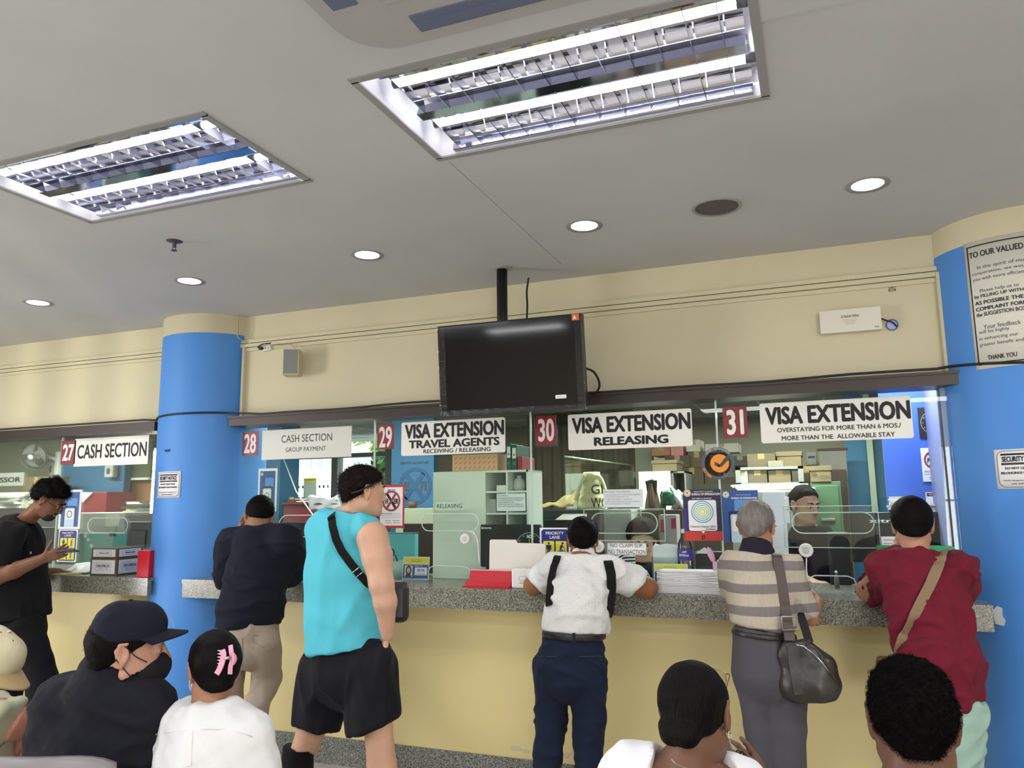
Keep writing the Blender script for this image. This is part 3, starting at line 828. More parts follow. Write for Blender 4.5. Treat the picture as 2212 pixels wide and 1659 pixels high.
th, pl, w_, h = board('notice', (1303, 1057, 1389, 1096), 'white notice headed FOR TOURIST VISA EXTENSION on the glass', 'notice', mat('pale_paper', (214, 222, 222), 0.6), [('FOR TOURIST VISA EXTENSION', 1333, 1062.5, 56, 4, 0.0)], t=0.001, tm=mat('purple_print', (150, 96, 130), 0.6))
b = MB()
for s, wd, yy in (('1. SECURE PREPRINTED AT WINDOW 30 FOR ASSESSMENT', 76, 1068.5), ('2. PAY FEES AT WINDOW 27-28', 50, 1073.5), ('3. SUBMIT YOUR RECEIPT AT WINDOW 30', 58, 1078.5), ('4. WAIT FOR YOUR NAME TO BE CALLED AT WINDOW 30', 76, 1083.5), ('FOR THE RELEASING OF PASSPORT', 56, 1088.5)):
    pxtext(b, pl, s, 1307 + wd / 2, yy, wd, 2.6, 0.0006, M_GREYP)
b.build('fine_print', th)
th, pl, w_, h = board('notice', (1073, 1066, 1135, 1104), 'white notice with small bold lines taped over the cubby cabinet', 'notice', mat('pale_paper', (214, 222, 222), 0.6), None, Y=4.515, t=0.001)
b = MB()
for s, wd, yy in (('REQUIREMENTS:', 22, 1071), ('FOR TOURIST EXTENSION PLEASE PROCEED', 56, 1076), ('AT WINDOW 28, 29 FOR ASSESSMENT', 54, 1080.5), ('THEN WINDOW 27-28', 34, 1085), ('RECEIPT AND PASSPORT AT WINDOW 30', 54, 1089.5), ('CLAIM SLIP IS REQUIRED AT RELEASING', 56, 1094)):
    pxtext(b, pl, s, 1076 + wd / 2, yy, wd, 2.8, 0.0006, M_INK)
b.build('fine_print', th)
# NO TO FIXER notices
def fixer(box, label, Y, red=True):
    pl, w_, h = wallplane(*box, Y)
    th = thing('no_fixer_notice', label, 'notice', pl.o, 'no to fixer notices')
    b = MB(); pl.rect(b, 0, 0, w_, h, -0.003, 0.003, M_RED if red else M_PAPER); b.build('backing', th)
    s = 0.88 if red else 1.0
    W, H = w_ * s, h * s
    b = MB(); pl.rect(b, 0, 0, W, H, 0, 0.001, M_PAPER); b.build('sheet', th)
    r = W * 0.40; cy = H * 0.14
    mr = mat('fixer_ring_red', (160, 52, 60), 0.5)
    b = MB()
    for sx in (-1,): pl.line(b, (-r * 0.5, cy + r * 0.72), (r * 0.5, cy - r * 0.72), r * 0.26, 0.0012, 0.0006, M_INK)
    pl.line(b, (r * 0.5, cy + r * 0.72), (-r * 0.5, cy - r * 0.72), r * 0.24, 0.0018, 0.0006, mr)
    pl.ring(b, 0, cy, r * 0.82, r, 0.0024, 0.0006, mr, 36); b.build('symbol', th)
    b = MB()
    pl.text(b, 'NO TO', 0, H * 0.42, W * 0.34, H * 0.055, 0.0012, M_INK, 0.02, 0.2)
    pl.text(b, 'FI', -r * 0.52, cy - r * 0.03, r * 0.36, r * 0.5, 0.003, M_INK, 0.04, 0.15); pl.text(b, 'ER', r * 0.52, cy - r * 0.03, r * 0.48, r * 0.5, 0.003, M_INK, 0.04, 0.15)
    lines(b, pl, [(-W * 0.42, W * 0.05, -H * 0.19, 0.004), (W * 0.08, W * 0.4, -H * 0.185, 0.002), (-W * 0.42, W * 0.42, -H * 0.235, 0.002), (-W * 0.42, W * 0.42, -H * 0.29, 0.002), (-W * 0.26, W * 0.0, -H * 0.37, 0.003), (W * 0.06, W * 0.38, -H * 0.37, 0.003), (-W * 0.26, W * 0.0, -H * 0.43, 0.003), (W * 0.1, W * 0.38, -H * 0.43, 0.003)], 0.0012)
    b.build('lettering', th)
    return th
fixer((818, 1047, 873, 1141), 'NO TO FIXER notice with red border beside the man in turquoise', GY - 0.002)
fixer((1991, 967, 2047, 1040), 'NO TO FIXER notice on the bright blue partition at the right', 5.16, False)
def figure(b, pl, a, v, s, m, stoop=False, cane=False):
    pl.disc(b, a + (0.12 * s if stoop else 0), v + 0.40 * s, 0.09 * s, 0.0016, 0.0005, m, 14)
    if stoop:
        pl.poly(b, [(a - 0.12 * s, v - 0.05 * s), (a + 0.02 * s, v - 0.05 * s), (a + 0.14 * s, v + 0.24 * s), (a + 0.04 * s, v + 0.32 * s), (a - 0.08 * s, v + 0.2 * s)], 0.0016, 0.0005, m)
        pl.line(b, (a + 0.08 * s, v + 0.2 * s), (a + 0.26 * s, v + 0.04 * s), 0.06 * s, 0.0016, 0.0005, m)
        pl.line(b, (a + 0.27 * s, v + 0.05 * s), (a + 0.29 * s, v - 0.46 * s), 0.03 * s, 0.0016, 0.0005, m)
    else:
        pl.poly(b, [(a - 0.13 * s, v - 0.06 * s), (a + 0.13 * s, v - 0.06 * s), (a + 0.15 * s, v + 0.28 * s), (a - 0.15 * s, v + 0.28 * s)], 0.0016, 0.0005, m)
        for q in (-1, 1): pl.line(b, (a + q * 0.17 * s, v + 0.27 * s), (a + q * 0.2 * s, v - 0.08 * s), 0.06 * s, 0.0016, 0.0005, m)
    for q in (-1, 1): pl.line(b, (a + q * 0.06 * s, v - 0.04 * s), (a + q * 0.08 * s, v - 0.46 * s), 0.09 * s, 0.0016, 0.0005, m)
def priority(box, label, Y, words):
    pl, w_, h = wallplane(*box, Y)
    th = thing('priority_lane_poster', label, 'poster', pl.o, 'priority lane posters')
    b = MB(); pl.rect(b, 0, 0, w_, h, -0.002, 0.002, M_PAPER, 0.004); b.build('sheet', th)
    b = MB(); c = 0.06 * w_; W, H = w_ * 0.9, h * 0.94
    pl.poly(b, [(-W / 2 + c, -H / 2), (W / 2 - c, -H / 2), (W / 2, -H / 2 + c), (W / 2, H / 2 - c), (W / 2 - c, H / 2), (-W / 2 + c, H / 2), (-W / 2, H / 2 - c), (-W / 2, -H / 2 + c)], 0.0, 0.0008, M_NAVY); b.build('panel', th)
    s = w_ * 0.36
    for r in range(2):
        for q in (-1, 1):
            a, v = q * w_ * 0.205, h * (0.08 - 0.36 * r)
            b = MB(); f = MB()
            pl.rect(b, a, v, s, h * 0.32, 0.0008, 0.0006, M_YELLOW, 0.006)
            figure(f, pl, a, v + h * 0.015, h * 0.26, M_NAVY, q > 0)
            pl.rect(f, a, v - h * 0.145, s * 0.7, h * 0.015, 0.0016, 0.0004, M_INK)
            f.build('pictogram', b.build('yellow_tile', th))
    b = MB(); pl.text(b, 'PRIORITY', 0, h * 0.395, w_ * 0.6, h * 0.06, 0.001, M_PAPER, 0.01); pl.text(b, 'LANE', 0, h * 0.315, w_ * 0.34, h * 0.06, 0.001, M_PAPER, 0.01); b.build('lettering', th)
    return th
priority((125, 1144, 166, 1214), 'navy PRIORITY LANE poster with yellow tiles behind the hands of the man in black', GY, 0)
priority((1167, 1140, 1232, 1252), 'navy PRIORITY LANE poster with yellow tiles left of the man in white shirt', GY, 0)
def seal(b, pl, a, v, r, d=0.001):
    pl.disc(b, a, v, r, d, 0.0005, M_PAPER, 24); pl.ring(b, a, v, r * 0.62, r * 0.88, d + 0.0005, 0.0004, M_GOLD, 24); pl.disc(b, a, v, r * 0.5, d + 0.0005, 0.0004, mat('seal_pale', (226, 222, 190), 0.5), 16)
    pl.poly(b, [(a - r * 0.3, v + r * 0.2), (a, v - r * 0.3), (a + r * 0.3, v + r * 0.2), (a, v + 0.02)] if False else [(a - r * 0.3, v + r * 0.22), (a, v - r * 0.34), (a + r * 0.3, v + r * 0.22)], d + 0.001, 0.0004, mat('seal_dark', (60, 48, 40), 0.5))
def phone_poster(box, label, Y, white_frame=True):
    pl, w_, h = wallplane(*box, Y)
    th = thing('payment_poster', label, 'poster', pl.o, 'blue posters with a phone picture')
    b = MB(); pl.rect(b, 0, 0, w_, h, -0.0015, 0.0015, M_PAPER if white_frame else M_POSTB); b.build('sheet', th)
    W, H = (w_ * 0.8, h * 0.88) if white_frame else (w_, h)
    b = MB(); pl.rect(b, 0, 0, W, H, 0, 0.0006, M_POSTB); pl.rect(b, W * 0.12, H * 0.2, W * 0.56, H * 0.24, 0.0006, 0.0004, M_POSTB2, 0.01); b.build('panel', th)
    b = MB(); pl.rect(b, 0, -H * 0.2, W * 0.66, H * 0.60, 0.001, 0.0005, mat('deep_navy', (22, 36, 84), 0.4), 0.012)
    pl.rect(b, 0, -H * 0.23, W * 0.56, H * 0.54, 0.0016, 0.0004, mat('pale_blue', (186, 214, 232), 0.4), 0.01)
    pl.rect(b, 0, -H * 0.14, W * 0.46, H * 0.3, 0.002, 0.0004, M_PAPER, 0.008); pl.ring(b, 0, -H * 0.14, W * 0.12, W * 0.15, 0.0026, 0.0003, M_INK, 20); b.build('phone_picture', th)
    b = MB(); seal(b, pl, -W * 0.38, H * 0.42, W * 0.09)
    b.build('seal', th)
    return th, pl, W, H
phone_poster((128, 1058, 175, 1143), 'white framed blue poster with a phone above the left priority lane poster', GY)
phone_poster((557, 1012, 598, 1105), 'white framed blue poster with a phone behind the head of the man in navy', GY + 0.02)
th, pl, W, H = phone_poster((1561, 1059, 1640, 1172), 'blue BUREAU OF IMMIGRATION poster with a phone behind the grey haired man', GY, False)
b = MB(); pl.text(b, 'BUREAU OF IMMIGRATION', W * 0.12, H * 0.35, W * 0.7, H * 0.035, 0.001, M_PAPER, 0.03); pl.text(b, 'Department of Justice', W * 0.1, H * 0.41, W * 0.4, H * 0.022, 0.001, M_PAPER); b.build('lettering', th)
# citizen's charter poster
pl, w_, h = wallplane(1477, 1057, 1559, 1168, GY - 0.002)
th = thing('charter_poster', 'dark blue and red poster reading Citizen\'s Charter 2023 on the glass seam', 'poster', pl.o)
b = MB(); pl.rect(b, 0, h * 0.09, w_, h * 0.82, 0, 0.002, mat('charter_navy', (40, 36, 66), 0.45)); pl.rect(b, 0, -h * 0.41, w_, h * 0.18, 0, 0.002, mat('charter_red', (196, 52, 48), 0.45)); pl.rect(b, -w_ * 0.46, -h * 0.1, w_ * 0.08, h * 0.42, 0.002, 0.0003, mat('charter_blue', (48, 40, 140), 0.45)); b.build('sheet', th)
b = MB()
pts = [(x, v - h * 0.0) for x, v in rrect(w_ * 0.74, h * 0.6, 0.012)]
pl.poly(b, [(x, v - h * 0.0 - h * 0.01) for x, v in pts], 0.002, 0.0006, M_PAPER); pl.poly(b, [(-w_ * 0.06, -h * 0.3), (w_ * 0.06, -h * 0.3), (0, -h * 0.36)], 0.002, 0.0006, M_PAPER); b.build('white_panel', th)
b = MB()
pl.text(b, 'DEPARTMENT OF JUSTICE', w_ * 0.05, h * 0.45, w_ * 0.5, h * 0.03, 0.0025, M_PAPER); pl.text(b, 'BUREAU OF IMMIGRATION', w_ * 0.11, h * 0.405, w_ * 0.74, h * 0.045, 0.0025, M_PAPER, 0.02); pl.text(b, 'Scan below to download', 0, h * 0.325, w_ * 0.5, h * 0.025, 0.0025, M_PAPER, 0.02)
pl.text(b, "Citizen's Charter 2023", 0, -h * 0.225, w_ * 0.66, h * 0.035, 0.003, M_INK, 0.01); pl.text(b, '3rd Edition', w_ * 0.2, -h * 0.275, w_ * 0.26, h * 0.035, 0.003, M_INK, 0.01)
b.build('lettering', th)
b = MB(); seal(b, pl, -w_ * 0.38, h * 0.43, w_ * 0.095, 0.0025); b.build('seal', th)
b = MB()      # soft colour patch on the panel
for k, c in enumerate(((216, 220, 96), (184, 214, 112), (150, 206, 160), (112, 178, 196), (84, 140, 186))):
    pl.ring(b, 0, h * 0.06, w_ * (0.05 + 0.055 * k), w_ * (0.075 + 0.055 * k), 0.0027, 0.0003, mat('charter_tint_%d' % k, c, 0.5), 28)
b.build('emblem', th)
b = MB(); b.tube([pl.at(-0.008, -h * 0.47, 0.005), pl.at(-0.004, -h * 0.4, 0.006), pl.at(0.008, -h * 0.4, 0.006), pl.at(0.008, -h * 0.45, 0.005), pl.at(-0.008, -h * 0.47, 0.005)], 0.0022, M_BLACK, 6); b.build('clip', th)
# round certification sticker on the seam
pl, w_, h = wallplane(1515, 966, 1587, 1036, GY - 0.001)
r = w_ / 2
th = thing('certification_sticker', 'round dark certification sticker with orange disc and tick, reading ISO 9001', 'sticker', pl.o)
M_STK = glass_mat('smoky_film', (0.42, 0.43, 0.42), 0.8, 0.1)
b = MB(); pl.disc(b, 0, 0, r, 0, 0.0008, M_STK, 40); b.build('film', th)
b = MB(); pl.ring(b, 0, 0, r * 0.8, r, 0.001, 0.0004, mat('sticker_slate', (84, 90, 100), 0.5), 40); b.build('band', th)
b = MB(); pl.disc(b, 0.01, 0, r * 0.56, 0.001, 0.0005, mat('sticker_orange', (238, 146, 48), 0.5), 36); b.build('disc', th)
b = MB(); mt = mat('tick_dark', (66, 66, 56), 0.5)
pl.poly(b, [(-0.005, -r * 0.19), (0.014, -r * 0.02), (0.052, r * 0.47), (0.072, r * 0.33), (0.02, -r * 0.22)], 0.0016, 0.0004, mt); pl.poly(b, [(-0.018, r * 0.1), (-0.018, -r * 0.12), (0.012, -r * 0.25), (0.006, -r * 0.02)], 0.0016, 0.0004, mt); b.build('tick', th)
b = MB()
for s, m_, a0, a1, rr, hh in (('SYSTEM CERTIFICATION', M_GREYP if False else mat('sticker_pale', (176, 180, 186), 0.5), 140, 40, 0.9, 0.13), ('ISO 9001', mat('sticker_orange', (238, 146, 48), 0.5), 196, 244, 0.92, 0.17)):
    n = len(s)
    for k, ch in enumerate(s):
        if ch == ' ': continue
        an = math.radians(a0 + (a1 - a0) * (k + 0.5) / n)
        rad = Vector((math.cos(an), math.sin(an))); sgn = 1 if a0 < 180 else -1
        up = rad * sgn; rt = Vector((up.y, -up.x))
        q = Plane(pl.at(rad.x * r * rr, rad.y * r * rr, 0.0016), pl.u * rt.x + pl.v * rt.y, pl.u * up.x + pl.v * up.y)
        q.text(b, ch, 0, 0, None, r * hh, 0, m_, 0.03)
pl.text(b, 'SGS', r * 0.62, -r * 0.72, r * 0.66, r * 0.26, 0.001, mat('sticker_grey', (120, 118, 106), 0.5), 0.02)
b.build('lettering', th)
# noon break clock posters
def noon(box, label, Y):
    pl, w_, h = wallplane(*box, Y)
    th = thing('noon_break_poster', label, 'poster', pl.o, 'noon break clock posters')
    b = MB(); pl.rect(b, 0, 0, w_, h, -0.002, 0.002, mat('black_poster', (20, 22, 30), 0.4)); b.build('sheet', th)
    r = w_ * 0.43
    b = MB(); pl.ring(b, 0, 0, r * 0.97, r, 0, 0.0006, mat('pale_gold', (200, 196, 170), 0.5), 40)
    for k in range(12):
        an = math.radians(90 - 30 * k)
        if k: pl.text(b, str(k), r * 0.84 * math.cos(an), r * 0.84 * math.sin(an), None, r * 0.1, 0.0004, M_PAPER)
    pl.line(b, (0, r * 0.1), (0, r * 0.55), r * 0.04, 0.0004, 0.0004, M_YELLOW); b.build('clock_face', th)
    b = MB(); pl.text(b, 'NO', 0, r * 0.72, r * 0.34, r * 0.24, 0.0006, M_PAPER, 0.03); pl.text(b, 'NOON', 0, -r * 0.02, r * 0.5, r * 0.2, 0.0006, M_YELLOW, 0.03); pl.text(b, 'BREAK', 0, -r * 0.28, r * 0.5, r * 0.2, 0.0006, M_YELLOW, 0.03); b.build('lettering', th)
noon((1984, 879, 2050, 946), 'black NO NOON BREAK clock poster on the blue partition at the right', 5.16)
noon((1110, 1148, 1178, 1216), 'black NO NOON BREAK clock poster half hidden by the white folder board', GY + 0.02)
# red flyer and pen on the partition
pl, w_, h = wallplane(2000, 1063, 2050, 1090, 5.16)
th = thing('flyer', 'white flyer with a dark red heading low on the blue partition', 'flyer', pl.o)
b = MB(); pl.rect(b, 0, 0, w_, h, -0.001, 0.001, M_PAPER); b.build('sheet', th)
b = MB(); pl.rect(b, 0, h * 0.3, w_ * 0.9, h * 0.26, 0, 0.0005, M_MAROON); pl.poly(b, [(-w_ * 0.1, -h * 0.3), (w_ * 0.2, h * 0.05), (w_ * 0.4, h * 0.0), (w_ * 0.4, -h * 0.4), (0, -h * 0.4)], 0, 0.0005, M_MAROON); pl.text(b, 'Say NO to fixers', 0, h * 0.3, w_ * 0.7, h * 0.12, 0.0007, M_PAPER, 0.02); b.build('lettering', th)
# notices on the columns
def security(ci, px, py, wm, hm, label):
    cp = ColPlane(ci, px, py)
    th = thing('security_notice', label, 'notice', cp.at(0, 0), 'security notices on the columns')
    b = MB(); cp.rect(b, 0, 0, wm, hm, 0, 0.0012, M_PAPER); b.build('sheet', th)
    b = MB()
    W, H = wm * 0.9, hm * 0.92
    outl = rrect(W, H, 0.03, 5); n = len(outl); dense = []
    for i in range(n):
        p, q = Vector(outl[i]), Vector(outl[(i + 1) % n])
        k = max(1, int((q - p).length / 0.03))
        dense += [p.lerp(q, s / k) for s in range(k)]
    b.tube([cp.at(p.x, p.y, 0.002) for p in dense], 0.001, M_INK, 4, closed=True); b.build('border', th)
    b = MB()
    cp.rect(b, 0, H * 0.40, W * 0.84, H * 0.05, 0.0014, 0.0005, M_INK); cp.rect(b, 0, H * 0.14, W * 0.84, H * 0.06, 0.0014, 0.0005, mat('dark_grey_print', (70, 70, 72), 0.6))
    cp.text(b, 'SECURITY NOTICE', 0, H * 0.27, W * 0.8, H * 0.15, 0.0022, M_INK, 0.035)
    cp.text(b, 'DO NOT LEAVE YOUR', 0, H * 0.02, W * 0.7, H * 0.065, 0.0022, M_INK, 0.03); cp.text(b, 'BELONGINGS UNATTENDED', 0, -H * 0.11, W * 0.88, H * 0.065, 0.0022, M_INK, 0.03)
    cp.text(b, 'NOTE: Management is not liable for any', 0, -H * 0.32, W * 0.8, H * 0.035, 0.0022, M_INK, 0.01); cp.text(b, 'LOSS, THEFT or DAMAGE', 0, -H * 0.41, W * 0.5, H * 0.035, 0.0022, M_INK, 0.01)
    b.build('lettering', th)
security(0, 361, 1047, 0.235, 0.185, 'white SECURITY NOTICE sheet on the left blue column')
security(1, 2211, 1012, 0.235, 0.185, 'white SECURITY NOTICE sheet on the right blue column, cut by the edge')
cp = ColPlane(1, 2211, 670)
th = thing('client_poster', 'large white poster headed TO OUR VALUED on the right blue column', 'poster', cp.at(0, 0))
def arc(px, py):
    p, az = colplane(1, px, py, 0.002)
    return (az - cp.az) * cp.r, p.z - cp.c.z
aL, zT = arc(2083, 528); aL2, zB = arc(2108, 800)
aL = (aL + aL2) / 2
PW = 0.62
b = MB(); cp.rect(b, aL + PW / 2, (zT + zB) / 2, PW, zT - zB, 0, 0.0015, mat('poster_paper', (222, 220, 208), 0.6)); b.build('sheet', th)
b = MB()
for v in (zT - 0.025, zB + 0.022): cp.rect(b, aL + PW / 2, v, PW - 0.03, 0.006, 0.0015, 0.0006, M_INK)
for a in (aL + 0.016, aL + PW - 0.016): cp.rect(b, a, (zT + zB) / 2, 0.006, zT - zB - 0.045, 0.0015, 0.0006, M_INK)
b.build('border', th)
b = MB()
for s, vis, px, py, hh, bold in (('TO OUR VALUED', 13, 2094, 553, 0.030, 0.02), ('In the spirit of mutual', 19, 2111, 579, 0.022, 0), ('cooperation, we would', 19, 2100, 594, 0.02, 0), ('you with more efficient', 22, 2102, 606, 0.022, 0),
        ('Please help us to', 19, 2117, 629, 0.022, 0), ('by FILLING UP WITH', 18, 2106, 643, 0.022, 0.015), ('AS POSSIBLE THE', 15, 2107, 656, 0.019, 0.025), ('COMPLAINT FORM', 13, 2109, 669, 0.019, 0.025), ('the SUGGESTION BOX', 17, 2110, 681, 0.020, 0.015),
        ('Your feedback', 14, 2125, 706, 0.021, 0), ('will be highly', 20, 2115, 719, 0.021, 0), ('in enhancing our', 18, 2116, 733, 0.021, 0), ('greater benefit and', 19, 2117, 746, 0.021, 0), ('THANK YOU', 11, 2134, 772, 0.022, 0.02)):
    a0, v0 = arc(px, py); a1, _ = arc(2212, py - 10)
    v, f, ext = text_mesh(s, bold)
    wd = (a1 - a0) * len(s) / vis
    cp.text(b, s, a0 + wd / 2, v0 - 0.002, wd, hh, 0.0022, M_INK, bold)
b.build('lettering', th)
# round intercom speakers stuck on the glass
def intercom(px, py, rpx, label, cable):
    c = P(px, py, 4.47)
    r = rpx * MPP(px, py, 4.47)
    th = thing('intercom_disc', label, 'intercom', c, 'round intercom speakers on the glass')
    R_ = Matrix.Rotation(math.pi / 2, 3, 'X')
    b = MB(); b.lathe([(0, 0.0), (r * 0.52, 0.0), (r * 0.56, -0.004), (r * 0.78, 0.006), (r * 0.95, 0.002), (r, -0.008), (r * 0.9, -0.026), (0, -0.026)], c, M_WHITE, 36, R_); b.build('body', th)
    b = MB(); b.lathe([(0, 0.003), (r * 0.5, 0.001)], c, mat('intercom_grille', (196, 196, 196), 0.6, bump=0.3, bscale=400), 30, R_); b.build('grille', th)
    if cable:
        b = MB(); b.tube(curve_pts(cable), 0.0038, M_WHITE, 6); b.build('lead', th)
intercom(1004, 1164, 11.5, 'round white intercom on the glass before the pale green cabinet', [P(1012, 1148, 4.49), P(1022, 1150, 4.49), P(1031, 1165, 4.49), P(1034, 1195, 4.49), P(1036, 1216, 4.49)])
intercom(1292, 1181, 13, 'round white intercom on the glass right of the man in white shirt', None)
intercom(1741, 1189, 15, 'round white intercom with hanging lead on the glass at window 31', [P(1742, 1205, 4.48), P(1742, 1230, 4.48), P(1744, 1246, 4.48), P(1742, 1262, 4.46)])
# ================================================================== the office behind the glass
def span(x0, x1, y0, y1, Y):
    a, c = P(x0, (y0 + y1) / 2, Y), P(x1, (y0 + y1) / 2, Y)
    t, q = P((x0 + x1) / 2, y0, Y), P((x0 + x1) / 2, y1, Y)
    return a.x, c.x, q.z, t.z
def pbox(box, Y, dep, base=None):
    """room box whose front at depth Y covers the pixel box; base lowers its foot"""
    x0, x1, z0, z1 = span(box[0], box[2], box[1], box[3], Y)
    return x0, x1, Y, Y + dep, (z0 if base is None else base), z1
M_KRAFT = mat('kraft_cardboard', (98, 87, 66), 0.8, vary=0.08, vscale=6)
M_KRAFT2 = mat('pale_cardboard', (118, 105, 77), 0.8, vary=0.06, vscale=6)
M_OLIVE = mat('olive_fabric_panel', (96, 92, 76), 0.9, vary=0.08, vscale=8)
M_STEEL = mat('grey_steel', (146, 148, 144), 0.45, 0.3)
M_PGREEN = mat('pale_green_laminate', (214, 224, 210), 0.35)
M_PGREEND = mat('pale_grey_green_inside', (150, 160, 152), 0.5)
M_LTGREY = mat('light_grey_plastic', (176, 176, 170), 0.45)
M_DKGREY = mat('dark_grey_plastic', (62, 62, 64), 0.45)
M_TEAL = mat('teal_board', (86, 160, 156), 0.45)
M_DRED = mat('dark_red_laminate', (128, 36, 46), 0.45)
M_BROWN = mat('dark_brown_panel', (70, 56, 46), 0.6)
M_LILAC = mat('white_paper_cool', (226, 226, 232), 0.7)

# structural pieces of the office
def panel(n, box, Y, t, m, base=0.0):
    b = MB(); x0, x1, y0, y1, z0, z1 = pbox(box, Y, t, base); b.bb(x0, x1, y0, y1, z0, min(z1, 2.62), m); return struct(n, b)
panel('wall_office_cream', (-140, 935, 124, 1240), 7.5, 0.1, mat('office_cream_green', (172, 178, 156), 0.7))
panel('wall_office_blue', (128, 860, 268, 1200), 7.4, 0.1, M_OBLUE)
panel('wall_office_olive', (268, 1036, 332, 1200), 7.6, 0.1, mat('orange_brown_partition', (150, 104, 70), 0.7))
panel('wall_office_pillar', (500, 850, 605, 1200), 6.3, 0.3, mat('office_blue_pillar', (56, 108, 144), 0.55))
panel('wall_office_notice', (846, 850, 937, 1097), 6.6, 0.08, M_OBLUE)
panel('wall_office_screen', (1140, 850, 1402, 1140), 8.2, 0.1, M_OLIVE)
panel('wall_office_cyan', (1833, 850, 1886, 1240), 7.6, 0.2, mat('cyan_pillar', (72, 146, 186), 0.5))
panel('wall_office_teal', (1890, 850, 1960, 1240), 7.4, 0.1, mat('dark_teal_wall', (52, 106, 130), 0.6))
b = MB(); x0, x1, y0, y1, z0, z1 = pbox((1879, 850, 1892, 1240), 7.35, 0.05, 0.0); b.bb(x0, x1, y0, y1, z0, 2.62, mat('pale_green_trim', (190, 206, 176), 0.5)); struct('trim_6', b)
# bright blue partition beside the right column
xa = P(1906, 950, 5.2).x
b = MB(); b.bb(xa, 1.5, 5.17, 5.25, 0.0, 2.62, mat('bright_blue_partition', (66, 112, 214), 0.5)); struct('wall_office_right', b)
b = MB(); xe = P(2037, 1000, 4.75).x; b.bb(xe - 0.015, xe + 0.06, 4.52, 5.16, 1.16, 2.62, mat('lavender_frame', (150, 160, 206), 0.5)); b.bb(xe - 0.025, xe - 0.015, 4.52, 4.56, 1.16, 2.62, M_BLACK); struct('trim_7', b)
# inner glass screens
b = MB(); x0, x1, z0, z1 = span(606, 700, 950, 1130, 6.7); b.bb(x0, x1, 6.7, 6.706, 0.9, 2.0, M_GLASS); b.bb(x0 - 0.03, x0 + 0.02, 6.68, 6.73, 0.0, 2.62, M_DKGREY); struct('window_10', b)
b = MB(); p, q = P(1220, 986, 5.6), P(1368, 1007, 7.4); b.prism([(p.x, p.y, 0.75), (q.x, q.y, 0.75), (q.x, q.y, p.z), (p.x, p.y, p.z)], (0.006, 0, 0), M_GLASS)
o = struct('window_11', b); e = MB(); e.tube([(p.x, p.y, p.z), (q.x, q.y, p.z)], 0.006, mat('screen_edge', (186, 206, 176), 0.3), 6); e.build('glass_edge', o)

# beyond the window: white building and green trees
t = thing('building', 'white building with windows and railing outside the office window', 'building', (-5, 15, 0))
M_BLDG = mat('white_facade', (236, 232, 226), 0.8)
b = MB(); b.bb(P(560, 1000, 16).x, P(835, 1000, 16).x, 16, 18, -1.0, 6.0, M_BLDG); b.build('facade', t)
for px in (668, 690, 716, 738, 770, 792, 815):
    for (ya, yb) in ((985, 1012), (930, 955)):
        b = MB(); x0, x1, z0, z1 = span(px - 5, px + 5, ya, yb, 15.98); b.bb(x0, x1, 15.97, 16.02, z0, z1, mat('distant_window', (178, 186, 190), 0.4)); b.build('window', t)
b = MB()
for k in range(26):
    x0 = P(600 + 9 * k, 1060, 15.0).x; zt = P(700, 1048, 15.0).z; b.bb(x0 - 0.02, x0 + 0.02, 15.0, 15.04, -0.5, zt, mat('pale_railing', (206, 206, 202), 0.5))
zt = P(700, 1048, 15.0).z; b.bb(P(596, 1050, 15).x, P(835, 1050, 15).x, 15.0, 15.05, zt - 0.06, zt, mat('pale_railing', (206, 206, 202), 0.5)); b.bb(P(596, 1050, 15).x, P(835, 1050, 15).x, 15.0, 16.1, -1.0, 0.4, M_BLDG)
b.build('railing', t)
def foliage(c, r, n, m, seed):
    rnd = random.Random(seed); b = MB()
    for k in range(n):
        d = Vector((rnd.gauss(0, 1), rnd.gauss(0, 1), rnd.gauss(0, 1))).normalized() * (rnd.random() ** 0.4)
        p = Vector(c) + Vector((d.x * r[0], d.y * r[1], d.z * r[2]))
        u = Vector((rnd.gauss(0, 1), rnd.gauss(0, 1), rnd.gauss(0, 1))).normalized(); v = u.orthogonal().normalized()
        s = 0.07 + 0.05 * rnd.random()
        b.add([p + u * s, p + v * s * 0.5, p - u * s, p - v * s * 0.5], [(0, 1, 2, 3)], m)
    return b
M_LEAF = mat('bright_leaf', (126, 160, 62), 0.6, vary=0.3, vscale=2)
M_TRUNK = mat('tree_bark', (90, 76, 60), 0.9)
c = P(824, 915, 12.5)
t = thing('tree', 'leafy green tree outside the office window behind number 29', 'tree', (c.x, 12.5, 0))
foliage((c.x, 12.5, c.z + 0.2), (0.75, 0.6, 0.75), 900, M_LEAF, 1).build('foliage', t)
b = MB(); b.tube([(c.x, 12.5, -0.5), (c.x + 0.05, 12.5, c.z + 0.1)], 0.09, M_TRUNK, 10); b.build('trunk', t)
c = P(832, 1010, 11.5)
t = thing('shrub', 'darker leafy shrub outside the window low beside the blue notice wall', 'shrub', (c.x, 11.5, 0))
foliage((c.x + 0.2, 11.5, c.z), (0.4, 0.4, 0.6), 600, mat('dark_leaf', (72, 112, 60), 0.6, vary=0.3, vscale=2), 2).build('foliage', t)
b = MB(); b.tube([(c.x + 0.2, 11.5, -0.5), (c.x + 0.2, 11.5, c.z)], 0.05, M_TRUNK, 8); b.build('trunk', t)

